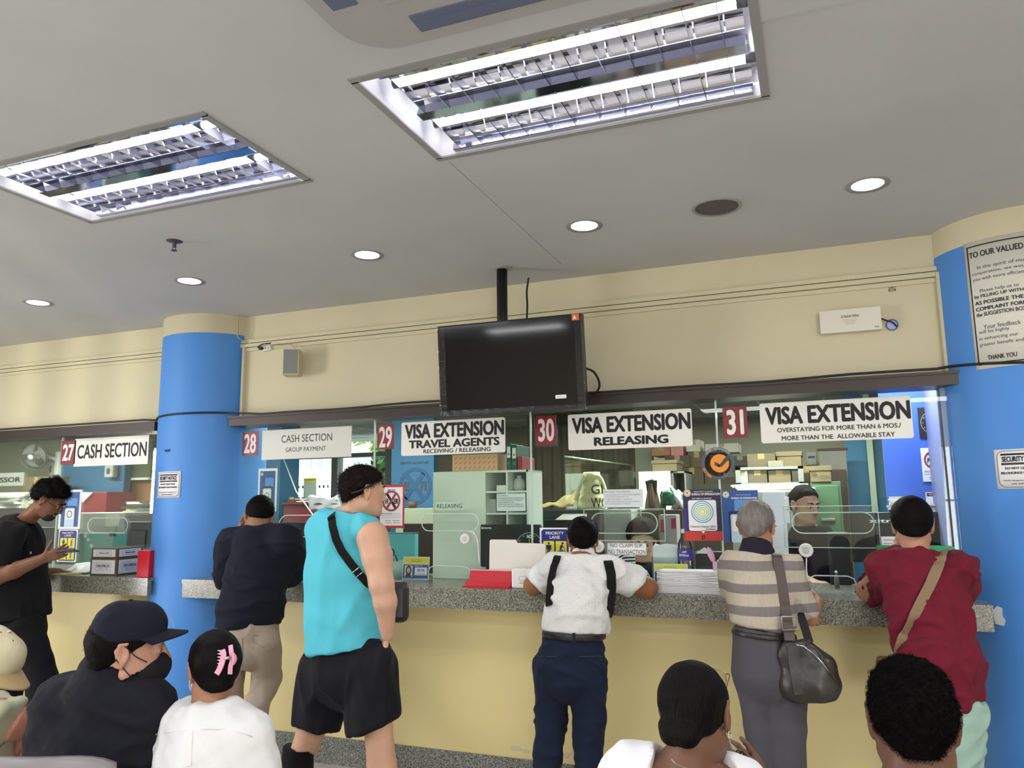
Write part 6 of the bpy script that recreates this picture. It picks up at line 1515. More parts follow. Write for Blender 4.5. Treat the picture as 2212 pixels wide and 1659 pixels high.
# ================================================================== people: bodies and clothes grown as smooth surfaces
A3 = lambda *v: np.array(v, float)
def unit(v): v = np.asarray(v, float); return v / np.linalg.norm(v)
VH = unit(A3(FW[0], FW[1], 0))          # horizontal viewing direction
RH = unit(A3(RT[0], RT[1], 0))          # horizontal right of the view
ZU = A3(0, 0, 1)
def J(x, y, Y): return np.array(P(x, y, Y))
def surface_nets(D, org, h):
    s = D < 0
    nx, ny, nz = D.shape
    cnt = np.zeros((nx - 1, ny - 1, nz - 1), np.float32); pos = np.zeros((nx - 1, ny - 1, nz - 1, 3), np.float32)
    def sl(a, n): return slice(a, n - 1 + a)
    for ax in range(3):
        for o1 in (0, 1):
            for o2 in (0, 1):
                o = [0, 0, 0]; ot = [i for i in range(3) if i != ax]
                o[ot[0]], o[ot[1]] = o1, o2
                a = (sl(o[0], nx), sl(o[1], ny), sl(o[2], nz))
                p = list(o); p[ax] += 1
                b = (sl(p[0], nx), sl(p[1], ny), sl(p[2], nz))
                da, db = D[a], D[b]
                m = (da < 0) != (db < 0)
                t = np.where(m, da / np.where(m, da - db, 1), 0)
                cnt += m
                pos[..., ax] += np.where(m, t, 0)
                for q, v in zip(ot, (o1, o2)): pos[..., q] += m * v
    cell = cnt > 0
    idx = np.full(cell.shape, -1, np.int64); n = int(cell.sum()); idx[cell] = np.arange(n)
    ii = np.argwhere(cell)
    V = org + h * (ii + pos[cell] / cnt[cell][:, None])
    F = []
    for ax in range(3):
        a, b = [slice(None)] * 3, [slice(None)] * 3
        a[ax] = slice(0, -1); b[ax] = slice(1, None)
        sa, sb = s[tuple(a)], s[tuple(b)]
        o = [i for i in range(3) if i != ax]
        if ax == 1: o = o[::-1]
        e = np.argwhere(sa != sb)
        e = e[(e[:, o[0]] > 0) & (e[:, o[1]] > 0) & (e[:, o[0]] < cell.shape[o[0]]) & (e[:, o[1]] < cell.shape[o[1]])]
        if len(e) == 0: continue
        fl = sa[tuple(e.T)]
        c = []
        for d0, d1 in ((-1, -1), (0, -1), (0, 0), (-1, 0)):
            q = e.copy(); q[:, o[0]] += d0; q[:, o[1]] += d1
            c.append(idx[tuple(q.T)])
        c = np.stack(c, 1)
        c[~fl] = c[~fl][:, ::-1]
        F.append(c)
    F = np.concatenate(F) if F else np.zeros((0, 4), int)
    return V, F[(F >= 0).all(1)]
def prim_d(p, X, Y_, Z):
    k = p['k']
    if k == 'cap':
        a, b = p['a'], p['b']; ab = b - a; L = max(ab @ ab, 1e-9)
        px, py, pz = X - a[0], Y_ - a[1], Z - a[2]
        t = np.clip((px * ab[0] + py * ab[1] + pz * ab[2]) / L, 0, 1)
        qx, qy, qz = px - t * ab[0], py - t * ab[1], pz - t * ab[2]
        if p.get('q', 1) != 1:
            n = p['n']; dn = (qx * n[0] + qy * n[1] + qz * n[2]) * (p['q'] - 1)
            qx, qy, qz = qx + n[0] * dn, qy + n[1] * dn, qz + n[2] * dn
        d = np.sqrt(qx * qx + qy * qy + qz * qz) - (p['ra'] + (p['rb'] - p['ra']) * t)
    else:
        c, r, R_ = p['c'], p['r'], p['R']
        px, py, pz = X - c[0], Y_ - c[1], Z - c[2]
        u = [(px * R_[i][0] + py * R_[i][1] + pz * R_[i][2]) / r[i] for i in range(3)]
        d = (np.sqrt(u[0] ** 2 + u[1] ** 2 + u[2] ** 2) - 1) * min(r)
    return d
def grow(p, off):
    p = dict(p)
    if off:
        if p['k'] == 'cap': p['ra'] += off; p['rb'] += off
        else: p['r'] = [v + off for v in p['r']]
    return p
def bounds(p):
    if p['k'] == 'cap':
        r = max(p['ra'], p['rb'])
        return np.minimum(p['a'], p['b']) - r, np.maximum(p['a'], p['b']) + r
    r = max(p['r']); return p['c'] - r, p['c'] + r
def field(adds, subs, h, k, cut=()):
    """adds: (prim, clips); subs: prims removed; cut: clips over all"""
    lo = np.min([bounds(p)[0] for p, _ in adds], 0) - 3 * h; hi = np.max([bounds(p)[1] for p, _ in adds], 0) + 3 * h
    n = np.ceil((hi - lo) / h).astype(int) + 1
    ax = [lo[i] + h * np.arange(n[i]) for i in range(3)]
    D = np.full(n, 0.5, np.float32)
    def box(p, m):
        a, b = bounds(p)
        i0 = np.clip(np.floor((a - m - lo) / h).astype(int), 0, n); i1 = np.clip(np.ceil((b + m - lo) / h).astype(int) + 1, 0, n)
        return tuple(slice(i0[i], i1[i]) for i in range(3))
    for p, clips in adds:
        s = box(p, k + 2 * h)
        X, Y_, Z = ax[0][s[0]][:, None, None], ax[1][s[1]][None, :, None], ax[2][s[2]][None, None, :]
        d = prim_d(p, X, Y_, Z)
        for (o, nn) in clips: d = np.maximum(d, (X - o[0]) * nn[0] + (Y_ - o[1]) * nn[1] + (Z - o[2]) * nn[2])
        E = D[s]
        kk = p.get('sk', k)
        w_ = np.clip(0.5 + 0.5 * (E - d) / kk, 0, 1)
        D[s] = E + (d - E) * w_ - kk * w_ * (1 - w_)
    for p, kk in subs:
        s = box(p, kk + 2 * h)
        X, Y_, Z = ax[0][s[0]][:, None, None], ax[1][s[1]][None, :, None], ax[2][s[2]][None, None, :]
        d = -prim_d(p, X, Y_, Z)
        E = D[s]
        w_ = np.clip(0.5 - 0.5 * (E - d) / kk, 0, 1)
        D[s] = E + (d - E) * w_ + kk * w_ * (1 - w_)
    X, Y_, Z = ax[0][:, None, None], ax[1][None, :, None], ax[2][None, None, :]
    for (o, nn) in cut: D = np.maximum(D, (X - o[0]) * nn[0] + (Y_ - o[1]) * nn[1] + (Z - o[2]) * nn[2])
    return D, lo
def vnormals(V, F):
    n = np.cross(V[F[:, 2]] - V[F[:, 0]], V[F[:, 3]] - V[F[:, 1]])
    N = np.zeros_like(V)
    for i in range(4): np.add.at(N, F[:, i], n)
    return N / np.maximum(np.linalg.norm(N, axis=1, keepdims=True), 1e-12)
def wob(V, freq, seed, n=7, stretch=(1, 1, 1)):
    """smooth pseudo-noise in -1..1"""
    r = np.random.RandomState(seed); out = np.zeros(len(V))
    W = V * np.asarray(stretch)
    for _ in range(n):
        d = unit(r.normal(size=3)) * freq * r.uniform(0.6, 1.5)
        out += np.sin(W @ d + r.uniform(0, 6.28) + 0.8 * np.sin(W @ (unit(r.normal(size=3)) * freq * 0.7)))
    return out / n ** 0.5 / 1.2
def creases(V, seed, freq, stretch, sharp=3):
    """ridged folds 0..1"""
    a = wob(V, freq, seed, 4, stretch)
    return np.exp(-(a * sharp) ** 2)
def smooth_v(V, F, it=1):
    for _ in range(it):
        S = np.zeros_like(V); c = np.zeros(len(V))
        for i in range(4):
            j = (i + 1) % 4
            np.add.at(S, F[:, i], V[F[:, j]]); np.add.at(S, F[:, j], V[F[:, i]])
            np.add.at(c, F[:, i], 1); np.add.at(c, F[:, j], 1)
        V = 0.5 * V + 0.5 * S / np.maximum(c, 1)[:, None]
    return V
def mk(name, V, F, m, parent):
    me = bpy.data.meshes.new(name)
    me.from_pydata(V.tolist(), [], F.tolist() if hasattr(F, 'tolist') else F)
    me.materials.append(m)
    me.polygons.foreach_set('use_smooth', [True] * len(me.polygons))
    me.update()
    return link_mesh(name, me, parent)
def sample(D, lo, h, V):
    q = (V - lo) / h; n = np.array(D.shape)
    out = np.full(len(V), 0.5); ok = ((q >= 0) & (q < n - 1.001)).all(1)
    i = np.floor(q[ok]).astype(int); t = q[ok] - i; s = np.zeros(len(i))
    for c in range(8):
        o = [(c >> k) & 1 for k in range(3)]
        w_ = np.prod([t[:, k] if o[k] else 1 - t[:, k] for k in range(3)], 0)
        s += w_ * D[i[:, 0] + o[0], i[:, 1] + o[1], i[:, 2] + o[2]]
    out[ok] = s
    return out
class Fig:
    def __init__(self, label, base, cat='person', group=None):
        self.root = thing('person', label, cat, base, group)
        self.p = {}; self.sub = []; self.head = None; self.gar = []; self.body_o = None
        self.slim = dict(torso=0.014, leg=0.014, legL=0.014, legR=0.014, legs=0.01, pelvis=0.01)
    def add(self, name, p):
        self.p.setdefault(name, []).append(p); return p
    def ch(self, name, pts, q=1.0, n=None, sk=None):
        """chain of tapered limbs; points are (px, py, Y, radius in px)"""
        w_ = [(J(x, y, Y), r * MPP(x, y, Y)) for x, y, Y, r in pts]
        if len(w_) == 1: w_ = w_ * 2
        for (a, ra), (b, rb) in zip(w_, w_[1:]):
            p = dict(k='cap', a=a, b=b, ra=ra, rb=rb, q=q, n=VH if n is None else n)
            if sk: p['sk'] = sk
            self.add(name, p)
        return self
    def cap(self, name, a, b, ra, rb, sk=None, q=1.0, n=None):
        p = dict(k='cap', a=np.asarray(a, float), b=np.asarray(b, float), ra=ra, rb=rb, q=q, n=VH if n is None else n)
        if sk: p['sk'] = sk
        self.add(name, p)
    def ell(self, name, c, r, R_=None, sk=None):
        p = dict(k='ell', c=np.asarray(c, float), r=list(r), R=np.eye(3) if R_ is None else R_)
        if sk: p['sk'] = sk
        self.add(name, p)
    def clip(self, x0, y0, x1, y1, Y, keep, tilt=0.0):
        """plane through the image line, running away from the viewer; keep is a pixel on the kept side"""
        a, b, kp = J(x0, y0, Y), J(x1, y1, Y), J(keep[0], keep[1], Y)
        n = unit(np.cross(b - a, VH + ZU * tilt))
        if (kp - a) @ n > 0: n = -n
        return (a, n)
    # ---- head: local axes x right of the face, y forward, z up
    def make_head(self, px, py, Y, fwd, up=(0, 0, 1), s=1.0, neck_to=None, neck_r=0.056, jaw=1.0):
        C = J(px, py, Y); f = unit(fwd); u = np.asarray(up, float); u = unit(u - f * (u @ f)); r = np.cross(f, u)
        R_ = np.stack([r, f, u])
        self.head = (C, R_, s)
        L = self.hl
        def E(c, rr, sk=0.012): self.ell('head', L(*c), [v * s for v in rr], R_, sk)
        def Cp(a, b, ra, rb, sk=0.008): self.cap('head', L(*a), L(*b), ra * s, rb * s, sk)
        E((0, -0.012, 0.035), (0.077, 0.097, 0.088)); E((0, 0.028, -0.03), (0.062, 0.068, 0.085), 0.02)
        E((0, 0.045, -0.085), (0.046 * jaw, 0.046, 0.034), 0.02); Cp((-0.05 * jaw, 0.0, -0.06), (-0.02, 0.06, -0.098), 0.022, 0.018, 0.02); Cp((0.05 * jaw, 0.0, -0.06), (0.02, 0.06, -0.098), 0.022, 0.018, 0.02)
        Cp((-0.034, 0.082, 0.02), (0.034, 0.082, 0.02), 0.013, 0.013, 0.012)
        Cp((0, 0.092, 0.012), (0, 0.112, -0.03), 0.008, 0.0115); 
        for q in (-1, 1): Cp((0.009 * q, 0.104, -0.034), (0.013 * q, 0.097, -0.036), 0.008, 0.008, 0.005)
        Cp((-0.016, 0.093, -0.061), (0.016, 0.093, -0.061), 0.007, 0.007, 0.006); Cp((-0.014, 0.091, -0.071), (0.014, 0.091, -0.071), 0.0075, 0.0075, 0.006)
        E((0, 0.085, -0.1), (0.018, 0.016, 0.016), 0.015)
        for q in (-1, 1):
            ex = R_.copy()
            self.ell('head', L(0.080 * q, -0.008, -0.003), [0.010 * s, 0.019 * s, 0.030 * s], R_, 0.005)
            self.cap('head', L(0.086 * q, -0.024, 0.012), L(0.088 * q, -0.016, 0.028), 0.0055 * s, 0.0055 * s, 0.004); self.cap('head', L(0.088 * q, -0.016, 0.028), L(0.084 * q, 0.004, 0.03), 0.0055 * s, 0.005 * s, 0.004); self.cap('head', L(0.087 * q, -0.026, 0.01), L(0.078 * q, -0.008, -0.036), 0.0055 * s, 0.007 * s, 0.004)
            self.sub.append((dict(k='ell', c=L(0.0905 * q, -0.005, 0.003), r=[0.009 * s, 0.010 * s, 0.017 * s], R=R_), 0.003))
            self.sub.append((dict(k='ell', c=L(0.031 * q, 0.106, 0.001), r=[0.017 * s, 0.016 * s, 0.011 * s], R=R_), 0.01))
            self.ell('head', L(0.031 * q, 0.079, 0.0), [0.0135 * s] * 3, R_, 0.004)
        if neck_to is not None:
            self.cap('neck', L(0, -0.022, -0.06), np.asarray(neck_to, float), neck_r * s, neck_r * 1.12 * s, 0.03)
        return self
    def hl(self, x, y, z):
        C, R_, s = self.head
        return C + s * (R_[0] * x + R_[1] * y + R_[2] * z)
    def hclip(self, o, n):
        C, R_, s = self.head
        return (self.hl(*o), unit(R_[0] * n[0] + R_[1] * n[1] + R_[2] * n[2]))
    def hand(self, name, wrist, d, nrm, s=1.0, curl=(0.3, 0.35, 0.4, 0.5), spread=0.09, thumb=(0.5, 0.3), side=1):
        """palm along d with back-of-hand normal nrm; side=+1 puts the thumb on cross(d, nrm)"""
        d = unit(d); nrm = np.asarray(nrm, float); nrm = unit(nrm - d * (nrm @ d)); t = np.cross(d, nrm) * side
        w0 = np.asarray(wrist, float)
        for k in range(4):
            o = (0.5 - k / 3.0) * 0.056 * s
            self.cap(name, w0 + t * o * 0.6, w0 + d * 0.085 * s + t * o, 0.0145 * s, 0.0125 * s, 0.012)
        lens = (0.072, 0.08, 0.074, 0.058)
        for k in range(4):
            o = (0.5 - k / 3.0) * 0.058 * s
            p = w0 + d * 0.088 * s + t * o
            dd = unit(d + t * (0.5 - k / 3.0) * spread * 2)
            for j, (f, r0, r1) in enumerate(((0.45, 0.0098, 0.0088), (0.32, 0.0088, 0.008), (0.26, 0.008, 0.0066))):
                c = curl[k] * (0.7 + 0.5 * j)
                ang = c if j == 0 else c
                dd = unit(dd * math.cos(ang) - nrm * math.sin(ang) + 0 * dd)
                q = p + dd * lens[k] * f * s
                self.cap(name, p, q, r0 * s, r1 * s, 0.004)
                p = q
        p = w0 + d * 0.022 * s + t * 0.026 * s
        dd = unit(d * 0.62 + t * math.cos(thumb[0]) * 0.7 - nrm * math.sin(thumb[0]) * 0.7)
        self.cap(name, w0 + d * 0.01 * s, p, 0.016 * s, 0.015 * s, 0.01)
        for f, r0, r1 in ((0.042, 0.014, 0.0112), (0.032, 0.0108, 0.0098), (0.026, 0.0098, 0.0076)):
            q = p + dd * f * s
            self.cap(name, p, q, r0 * s, r1 * s, 0.006)
            p = q; dd = unit(dd + d * thumb[1] - nrm * thumb[1] * 0.5)
        return self
    def body(self, m, h=0.008, groups=None, k=0.02):
        """one skin mesh; groups = [(names, h)] meshes parts of it finer and joins them"""
        Vs, Fs, n = [], [], 0
        for names, hh in (groups or [([q for q in self.p if not q.startswith('g_')], h)]):
            adds = [(grow(p, -self.slim.get(q, 0)), ()) for q in names for p in self.p.get(q, [])]
            if not adds: continue
            D, lo = field(adds, self.sub if 'head' in names else [], hh, k)
            V, F = surface_nets(D, lo, hh)
            V = smooth_v(V, F, 1)
            Vs.append(V); Fs.append(F + n); n += len(V)
            if 'pocket_hand' not in names: self.tn = n
        self.body_o = mk('body', np.concatenate(Vs), np.concatenate(Fs), m, self.root)
        return self.body_o
    def wear(self, name, m, items, h=0.009, k=0.03, cut=(), subs=(), folds=(), parent=None, smooth=2, label=None):
        """garment over named limbs: items = (names, offset, clips)"""
        adds = []
        for names, off, clips in items:
            for nm in ([names] if isinstance(names, str) else names):
                nm, _, lim = nm.partition(':')
                for p in self.p[nm][:int(lim) if lim else None]: adds.append((grow(p, off), clips))
        D, lo = field(adds, list(subs), h, k, cut)
        self.gar.append((D, lo, h, adds, list(cut), list(subs)))
        V, F = surface_nets(D, lo, h)
        V = smooth_v(V, F, smooth)
        N = vnormals(V, F)
        for (amp, freq, st, seed, kind) in folds:
            d = creases(V, seed, freq * 2.6, st, 2.2) if kind else wob(V, freq * 2.4, seed, 6, st)
            V = V + N * (amp * (1.5 if kind else 0.7) * (d - 0.35 * kind))[:, None]
        if folds: V = smooth_v(V, F, 1)
        o = mk(name, V, F, m, parent or self.root)
        if label: o['label'] = label
        return o
    def hair(self, m, t=0.012, fore=(0.085, 0.062), nape=(-0.095, -0.06), puff=(0, 0, 0), h=0.006, amp=0.0, freq=60, strands=0, slen=0.02, sr=0.0007, curly=0.0, seed=1, extra=(), cut=(), lift=0.3, side=0.0, name='hair'):
        C, R_, s = self.head
        c = self.hl(0 + puff[0], -0.012 + puff[1], 0.035 + puff[2])
        adds = [(dict(k='ell', c=c, r=[(0.077 + t + side) * s, (0.097 + t) * s, (0.088 + t) * s], R=R_), ())]
        # back of the head runs down to the nape
        adds.append((dict(k='cap', a=self.hl(0, -0.05, 0.02), b=self.hl(0, nape[0] * 0.62, nape[1] + 0.03), ra=(0.06 + t) * s, rb=(0.046 + t * 0.6) * s, q=1, n=VH, sk=0.03), ()))
        slope = (fore[1] - nape[1]) / (fore[0] - nape[0])
        n = unit((0, slope, -1)); cl = [self.hclip((0, fore[0], fore[1]), n)] + list(cut)
        adds = [(p, cl) for p, _ in adds] + list(extra)
        D, lo = field(adds, [], h, 0.02)
        V, F = surface_nets(D, lo, h)
        V = smooth_v(V, F, 1)
        N = vnormals(V, F)
        if amp: V = V + N * (amp * wob(V, freq, seed, 9) + amp * 0.6 * wob(V, freq * 2.1, seed + 5, 9))[:, None]
        Vl, Fl = [V], [list(map(int, f)) for f in F]
        if strands:
            r = np.random.RandomState(seed); base = len(V)
            pick = r.randint(0, len(V), strands)
            N = vnormals(V, F)
            pts, fs = [], []
            for i in pick:
                p = V[i]; d = unit(N[i] + lift * r.normal(size=3) * 0.8 - ZU * 0.15)
                side_ = unit(np.cross(d, r.normal(size=3))); L = slen * r.uniform(0.5, 1.2); nseg = 4 if curly else 3
                o2 = np.cross(d, side_)
                for j in range(nseg + 1):
                    tt = j / nseg
                    q = p + d * L * (tt * (1 - 0.45 * curly)) + (side_ * math.sin(tt * 5.5) + o2 * (1 - math.cos(tt * 5.5))) * curly * L * 0.28 - ZU * L * 0.25 * tt * tt
                    rr = sr * (1 - 0.7 * tt)
                    b0 = base + len(pts)
                    for a in (0, 2.094, 4.189): pts.append(q + (side_ * math.cos(a) + o2 * math.sin(a)) * rr)
                    if j:
                        for a in range(3): fs.append([b0 - 3 + a, b0 - 3 + (a + 1) % 3, b0 + (a + 1) % 3, b0 + a])
            Vl.append(np.array(pts)); Fl += fs
        return mk(name, np.concatenate(Vl), Fl, m, self.root)
    def tuck(self, gap=0.011):
        """draw the skin in under the clothes that cover it"""
        me = self.body_o.data; n = len(me.vertices)
        V = np.zeros(n * 3); me.vertices.foreach_get('co', V); V = V.reshape(-1, 3)
        N = np.zeros(n * 3); me.vertices.foreach_get('normal', N); N = N.reshape(-1, 3)
        for D, lo, h, adds, cut, subs in self.gar:
            side = lambda cl: np.all([(V - o) @ nn < -0.004 for o, nn in cl], 0) if cl else np.ones(n, bool)
            cov = np.zeros(n, bool)
            for p, cl in adds:
                cov |= (prim_d(p, V[:, 0], V[:, 1], V[:, 2]) < 0.025) & side(cl)
            cov &= side(cut)
            cov[self.tn:] = False
            for p, kk in subs: cov &= prim_d(p, V[:, 0], V[:, 1], V[:, 2]) > 0.004
            for _ in range(3):
                d = sample(D, lo, h, V)
                push = np.where(cov & (d > -gap) & (d < 0.06), np.clip(d + gap, 0, 0.03), 0)
                V = V - N * push[:, None]
        me.vertices.foreach_set('co', V.reshape(-1)); me.update()
    def eyes(self, lids=True):
        for q in (-1, 1):
            c = self.hl(0.031 * q, 0.0822, 0.0); C, R_, s = self.head
            RM = Matrix([[R_[0][0], -R_[2][0], R_[1][0]], [R_[0][1], -R_[2][1], R_[1][1]], [R_[0][2], -R_[2][2], R_[1][2]]])
            b = MB(); r = 0.0113 * s
            b.lathe([(r * math.sin(a), r * math.cos(a)) for a in np.linspace(0.62, 1.6, 7)], c, mat('shaded_eye_white', (176, 164, 154), 0.3), 16, RM); b.lathe([(r * math.sin(a), r * math.cos(a) + 0.0003) for a in np.linspace(0, 0.64, 5)], c, mat('iris_dark', (38, 24, 18), 0.15), 16, RM); b.build('eye', self.root)  # whites darkened: the brow's shadow is put into their colour
    def brows(self, m, r=0.0042):
        for q in (-1, 1):
            b = MB(); b.tube([self.hl(0.012 * q, 0.097, 0.023), self.hl(0.03 * q, 0.095, 0.029), self.hl(0.05 * q, 0.08, 0.024)], [r, r, r * 0.5], m, 6); b.build('eyebrow', self.root)
    def glasses(self, m, lens=None, z=0.0, back=0.0, name='glasses'):
        b = MB()
        for q in (-1, 1):
            pts = [self.hl(0.033 * q + x, 0.112 + back - 0.25 * abs(x * q + 0.0) * (x * q > 0), z + y) for x, y in rrect(0.05, 0.036, 0.012, 4)]
            b.tube(pts, 0.0016, m, 6, closed=True)
            b.tube([self.hl(0.058 * q, 0.108 + back, z + 0.008), self.hl(0.078 * q, 0.07 + back, z + 0.009), self.hl(0.083 * q, -0.005 + back, z + 0.012), self.hl(0.083 * q, -0.03 + back, z - 0.004)], 0.0016, m, 6)
        b.tube([self.hl(-0.009, 0.113 + back, z + 0.004), self.hl(0.009, 0.113 + back, z + 0.004)], 0.0015, m, 6)
        g = b.build(name, self.root)
        if lens:
            for q in (-1, 1):
                b = MB(); b.add([self.hl(0.033 * q + x, 0.1118 + back, z + y) for x, y in rrect(0.049, 0.035, 0.012, 4)], [list(range(20))], lens); b.build('lens', g)
def ribbon(b, pts, side, wd, th, m, n=10):
    """strap: band of width wd along side through pts"""
    pp = curve_pts(pts, n); N = len(pp)
    vs, fs = [], []
    for i, p in enumerate(pp):
        t = (pp[min(i + 1, N - 1)] - pp[max(i - 1, 0)]).normalized()
        s = Vector(side[i * (len(side) - 1) // max(1, N - 1)] if isinstance(side, list) else side); s = (s - t * s.dot(t)).normalized(); o = t.cross(s)
        for a, c in ((-1, -1), (1, -1), (1, 1), (-1, 1)): vs.append(p + s * (a * wd / 2) + o * (c * th / 2))
    for i in range(N - 1):
        for k in range(4): fs.append((i * 4 + k, i * 4 + (k + 1) % 4, (i + 1) * 4 + (k + 1) % 4, (i + 1) * 4 + k))
    fs += [(0, 1, 2, 3), tuple((N - 1) * 4 + k for k in (3, 2, 1, 0))]
    return b.add(vs, fs, m, False)
def skin(name, c): return mat(name, c, 0.48, vary=0.06, vscale=14, spec=0.35)
def cloth(name, c, bump=0.25, bscale=500, rough=0.85, **kw): return mat(name, c, rough, bump=bump, bscale=bscale, sheen=0.03, spec=0.12, **kw)
def shoe(F, ank, d, m, s=1.0):
    """shoe under an ankle point, toe towards d"""
    d = unit(A3(d[0], d[1], 0)); g = A3(ank[0], ank[1], 0.0)
    F.cap('shoe', g - d * 0.05 * s + ZU * 0.045, g + d * 0.03 * s + ZU * 0.045, 0.042 * s, 0.045 * s, 0.02); F.cap('shoe', g + d * 0.03 * s + ZU * 0.045, g + d * 0.15 * s + ZU * 0.032, 0.045 * s, 0.034 * s, 0.02)

from mathutils.bvhtree import BVHTree
def bvh(*objs):
    vs, fs = [], []
    for o in objs:
        n = len(vs); vs += [v.co.copy() for v in o.data.vertices]; fs += [[i + n for i in p.vertices] for p in o.data.polygons]
    return BVHTree.FromPolygons(vs, fs)
def on(tree, px, py, off=0.004, Y=None):
    d = Vector(ray(px, py)).normalized()
    h = tree.ray_cast(Vector(EYE), d)
    if h[0] is None:
        c = Vector(EYE) + d * (tree.find_nearest(P(px, py, 3.0))[0] - Vector(EYE)).length
        for _ in range(3):
            q = tree.find_nearest(c)[0]; c = Vector(EYE) + d * (q - Vector(EYE)).dot(d)
        return q - d * off
    return h[0] - d * off
def path_on(tree, pts, off):
    """strap line over a garment, evened out in depth"""
    ds = [Vector(ray(x, y)).normalized() for x, y in pts]
    t = [(on(tree, x, y, 0) - Vector(EYE)).dot(d) for (x, y), d in zip(pts, ds)]
    t0 = list(t)
    for _ in range(8): t = [t0[0]] + [min(t0[i], 0.5 * t[i] + 0.25 * (t[i - 1] + t[i + 1])) for i in range(1, len(t) - 1)] + [t0[-1]]
    return [Vector(EYE) + d * (q - off) for d, q in zip(ds, t)]
SEAT = {}
def sit(F, hd, face, torso, hip_r=0.15, leg=True):
    """seated lower body in room metres below the torso end point"""
    f = unit(A3(face[0], face[1], 0)); r = A3(f[1], -f[0], 0); hp = A3(torso[0], torso[1], 0.54)
    F.cap('pelvis', hp - r * 0.09, hp + r * 0.09, hip_r * 0.8, hip_r * 0.8, 0.05)
    F.cap('pelvis', hp, A3(torso[0], torso[1], torso[2]), hip_r * 0.85, hip_r * 0.9, 0.05)
    for q in (-1, 1):
        k = hp + f * 0.42 + r * 0.13 * q - ZU * 0.02; a = k - ZU * 0.44 + f * 0.03
        F.cap('legs', hp + r * 0.09 * q, k, 0.085, 0.06, 0.03); F.cap('legs', k, A3(a[0], a[1], 0.09), 0.058, 0.04, 0.03)
        shoe(F, a, f, None)
    return hp
M_DKHAIR = mat('black_hair', (13, 11, 11), 0.6, bump=0.4, bscale=220, stretch=(1, 1, 0.25), spec=0.07)
M_BRHAIR = mat('dark_brown_hair', (30, 22, 19), 0.6, bump=0.5, bscale=200, spec=0.08)
M_SHOEB = mat('black_shoe', (24, 23, 24), 0.4)
UPT = lambda lean, toward: unit(ZU + toward * lean)

# ------------------------------------------------------------------ man in turquoise tank top
F = Fig('man in turquoise tank top and black shorts standing sideways with a hand in his pocket', (-1.95, 3.2, 0))
F.slim = {}
tf = unit(RH * 0.86 + VH * 0.5 - ZU * 0.05)
F.make_head(785, 1062, 3.2, tf, s=0.98, neck_to=J(757, 1122, 3.2), neck_r=0.064, jaw=1.12)
F.ch('torso', [(738, 1160, 3.2, 64), (745, 1240, 3.2, 70), (748, 1330, 3.2, 76), (754, 1420, 3.2, 74)], 1.35)
F.ch('torso', [(696, 1150, 3.2, 30), (792, 1146, 3.16, 32)])
F.ch('arm', [(804, 1160, 3.12, 35), (815, 1205, 3.11, 32), (824, 1262, 3.09, 26), (832, 1300, 3.10, 24.5), (837, 1372, 3.15, 14.5)])
F.hand('pocket_hand', J(836, 1368, 3.155), -ZU * 0.95 - RH * 0.16 + VH * 0.1, RH + VH * 0.3, 0.86, (0.15, 0.15, 0.15, 0.15), spread=0.02, thumb=(0.2, 0.05), side=-1)
F.ch('arm_far', [(694, 1160, 3.24, 30), (688, 1262, 3.36, 24), (735, 1352, 3.44, 16)])
F.hand('arm_far', J(737, 1354, 3.44), unit(RH * 0.6 - ZU * 0.7), -VH, 0.95)
F.ch('leg', [(706, 1440, 3.22, 52), (672, 1578, 3.2, 30), (648, 1650, 3.2, 30), (560, 1838, 3.2, 17)], sk=0.012)
F.ch('leg', [(800, 1440, 3.2, 54), (817, 1572, 3.18, 30), (825, 1655, 3.2, 32), (838, 1846, 3.2, 17)], sk=0.012)
body = F.body(skin('fair_skin', (206, 162, 136)), groups=[(['head', 'neck'], 0.005), (['torso', 'arm', 'arm_far', 'neck'], 0.007), (['leg'], 0.009), (['pocket_hand'], 0.005)])
F.ch('g_tank', [(734, 1156, 3.2, 69), (741, 1240, 3.2, 79), (745, 1330, 3.2, 84), (750, 1425, 3.2, 91)], 1.2)
F.ch('g_tank', [(704, 1140, 3.2, 34), (788, 1142, 3.16, 35)]); F.ch('g_tank', [(762, 1112, 3.2, 33), (745, 1150, 3.2, 55)], sk=0.05)
top = F.wear('tank_top', cloth('turquoise_jersey', (92, 196, 214)), [('g_tank', 0.0, [])], cut=[F.clip(715, 1096, 806, 1113, 3.2, (750, 1200)), F.clip(660, 1404, 830, 1392, 3.2, (745, 1300))],
       subs=[(dict(k='cap', a=J(836, 1160, 3.05), b=J(806, 1216, 3.04), ra=0.075, rb=0.112), 0.008)], h=0.007,
       folds=[(0.006, 14, (1.4, 1, 0.35), 3, 0), (0.008, 9, (1.6, 1, 0.3), 5, 1), (0.003, 40, (1, 1, 0.5), 8, 0)])
F.ch('g_short', [(756, 1400, 3.2, 80), (757, 1445, 3.2, 90)], 1.3); F.ch('g_short', [(828, 1418, 3.155, 24), (822, 1480, 3.16, 27)], sk=0.05)
F.ch('g_short', [(704, 1445, 3.22, 62), (684, 1575, 3.2, 52)]); F.ch('g_short', [(802, 1440, 3.2, 60), (806, 1580, 3.18, 56)])
F.wear('shorts', cloth('black_shorts', (26, 25, 30), rough=0.7), [('g_short', 0.0, [F.clip(640, 1556, 702, 1574, 3.2, (690, 1500)), F.clip(752, 1582, 858, 1549, 3.2, (800, 1500)), ])], k=0.02, h=0.008, cut=[F.clip(650, 1374, 850, 1374, 3.2, (750, 1450))],
       folds=[(0.006, 16, (1, 1, 0.6), 7, 0), (0.006, 12, (1, 1, 0.5), 9, 1)])
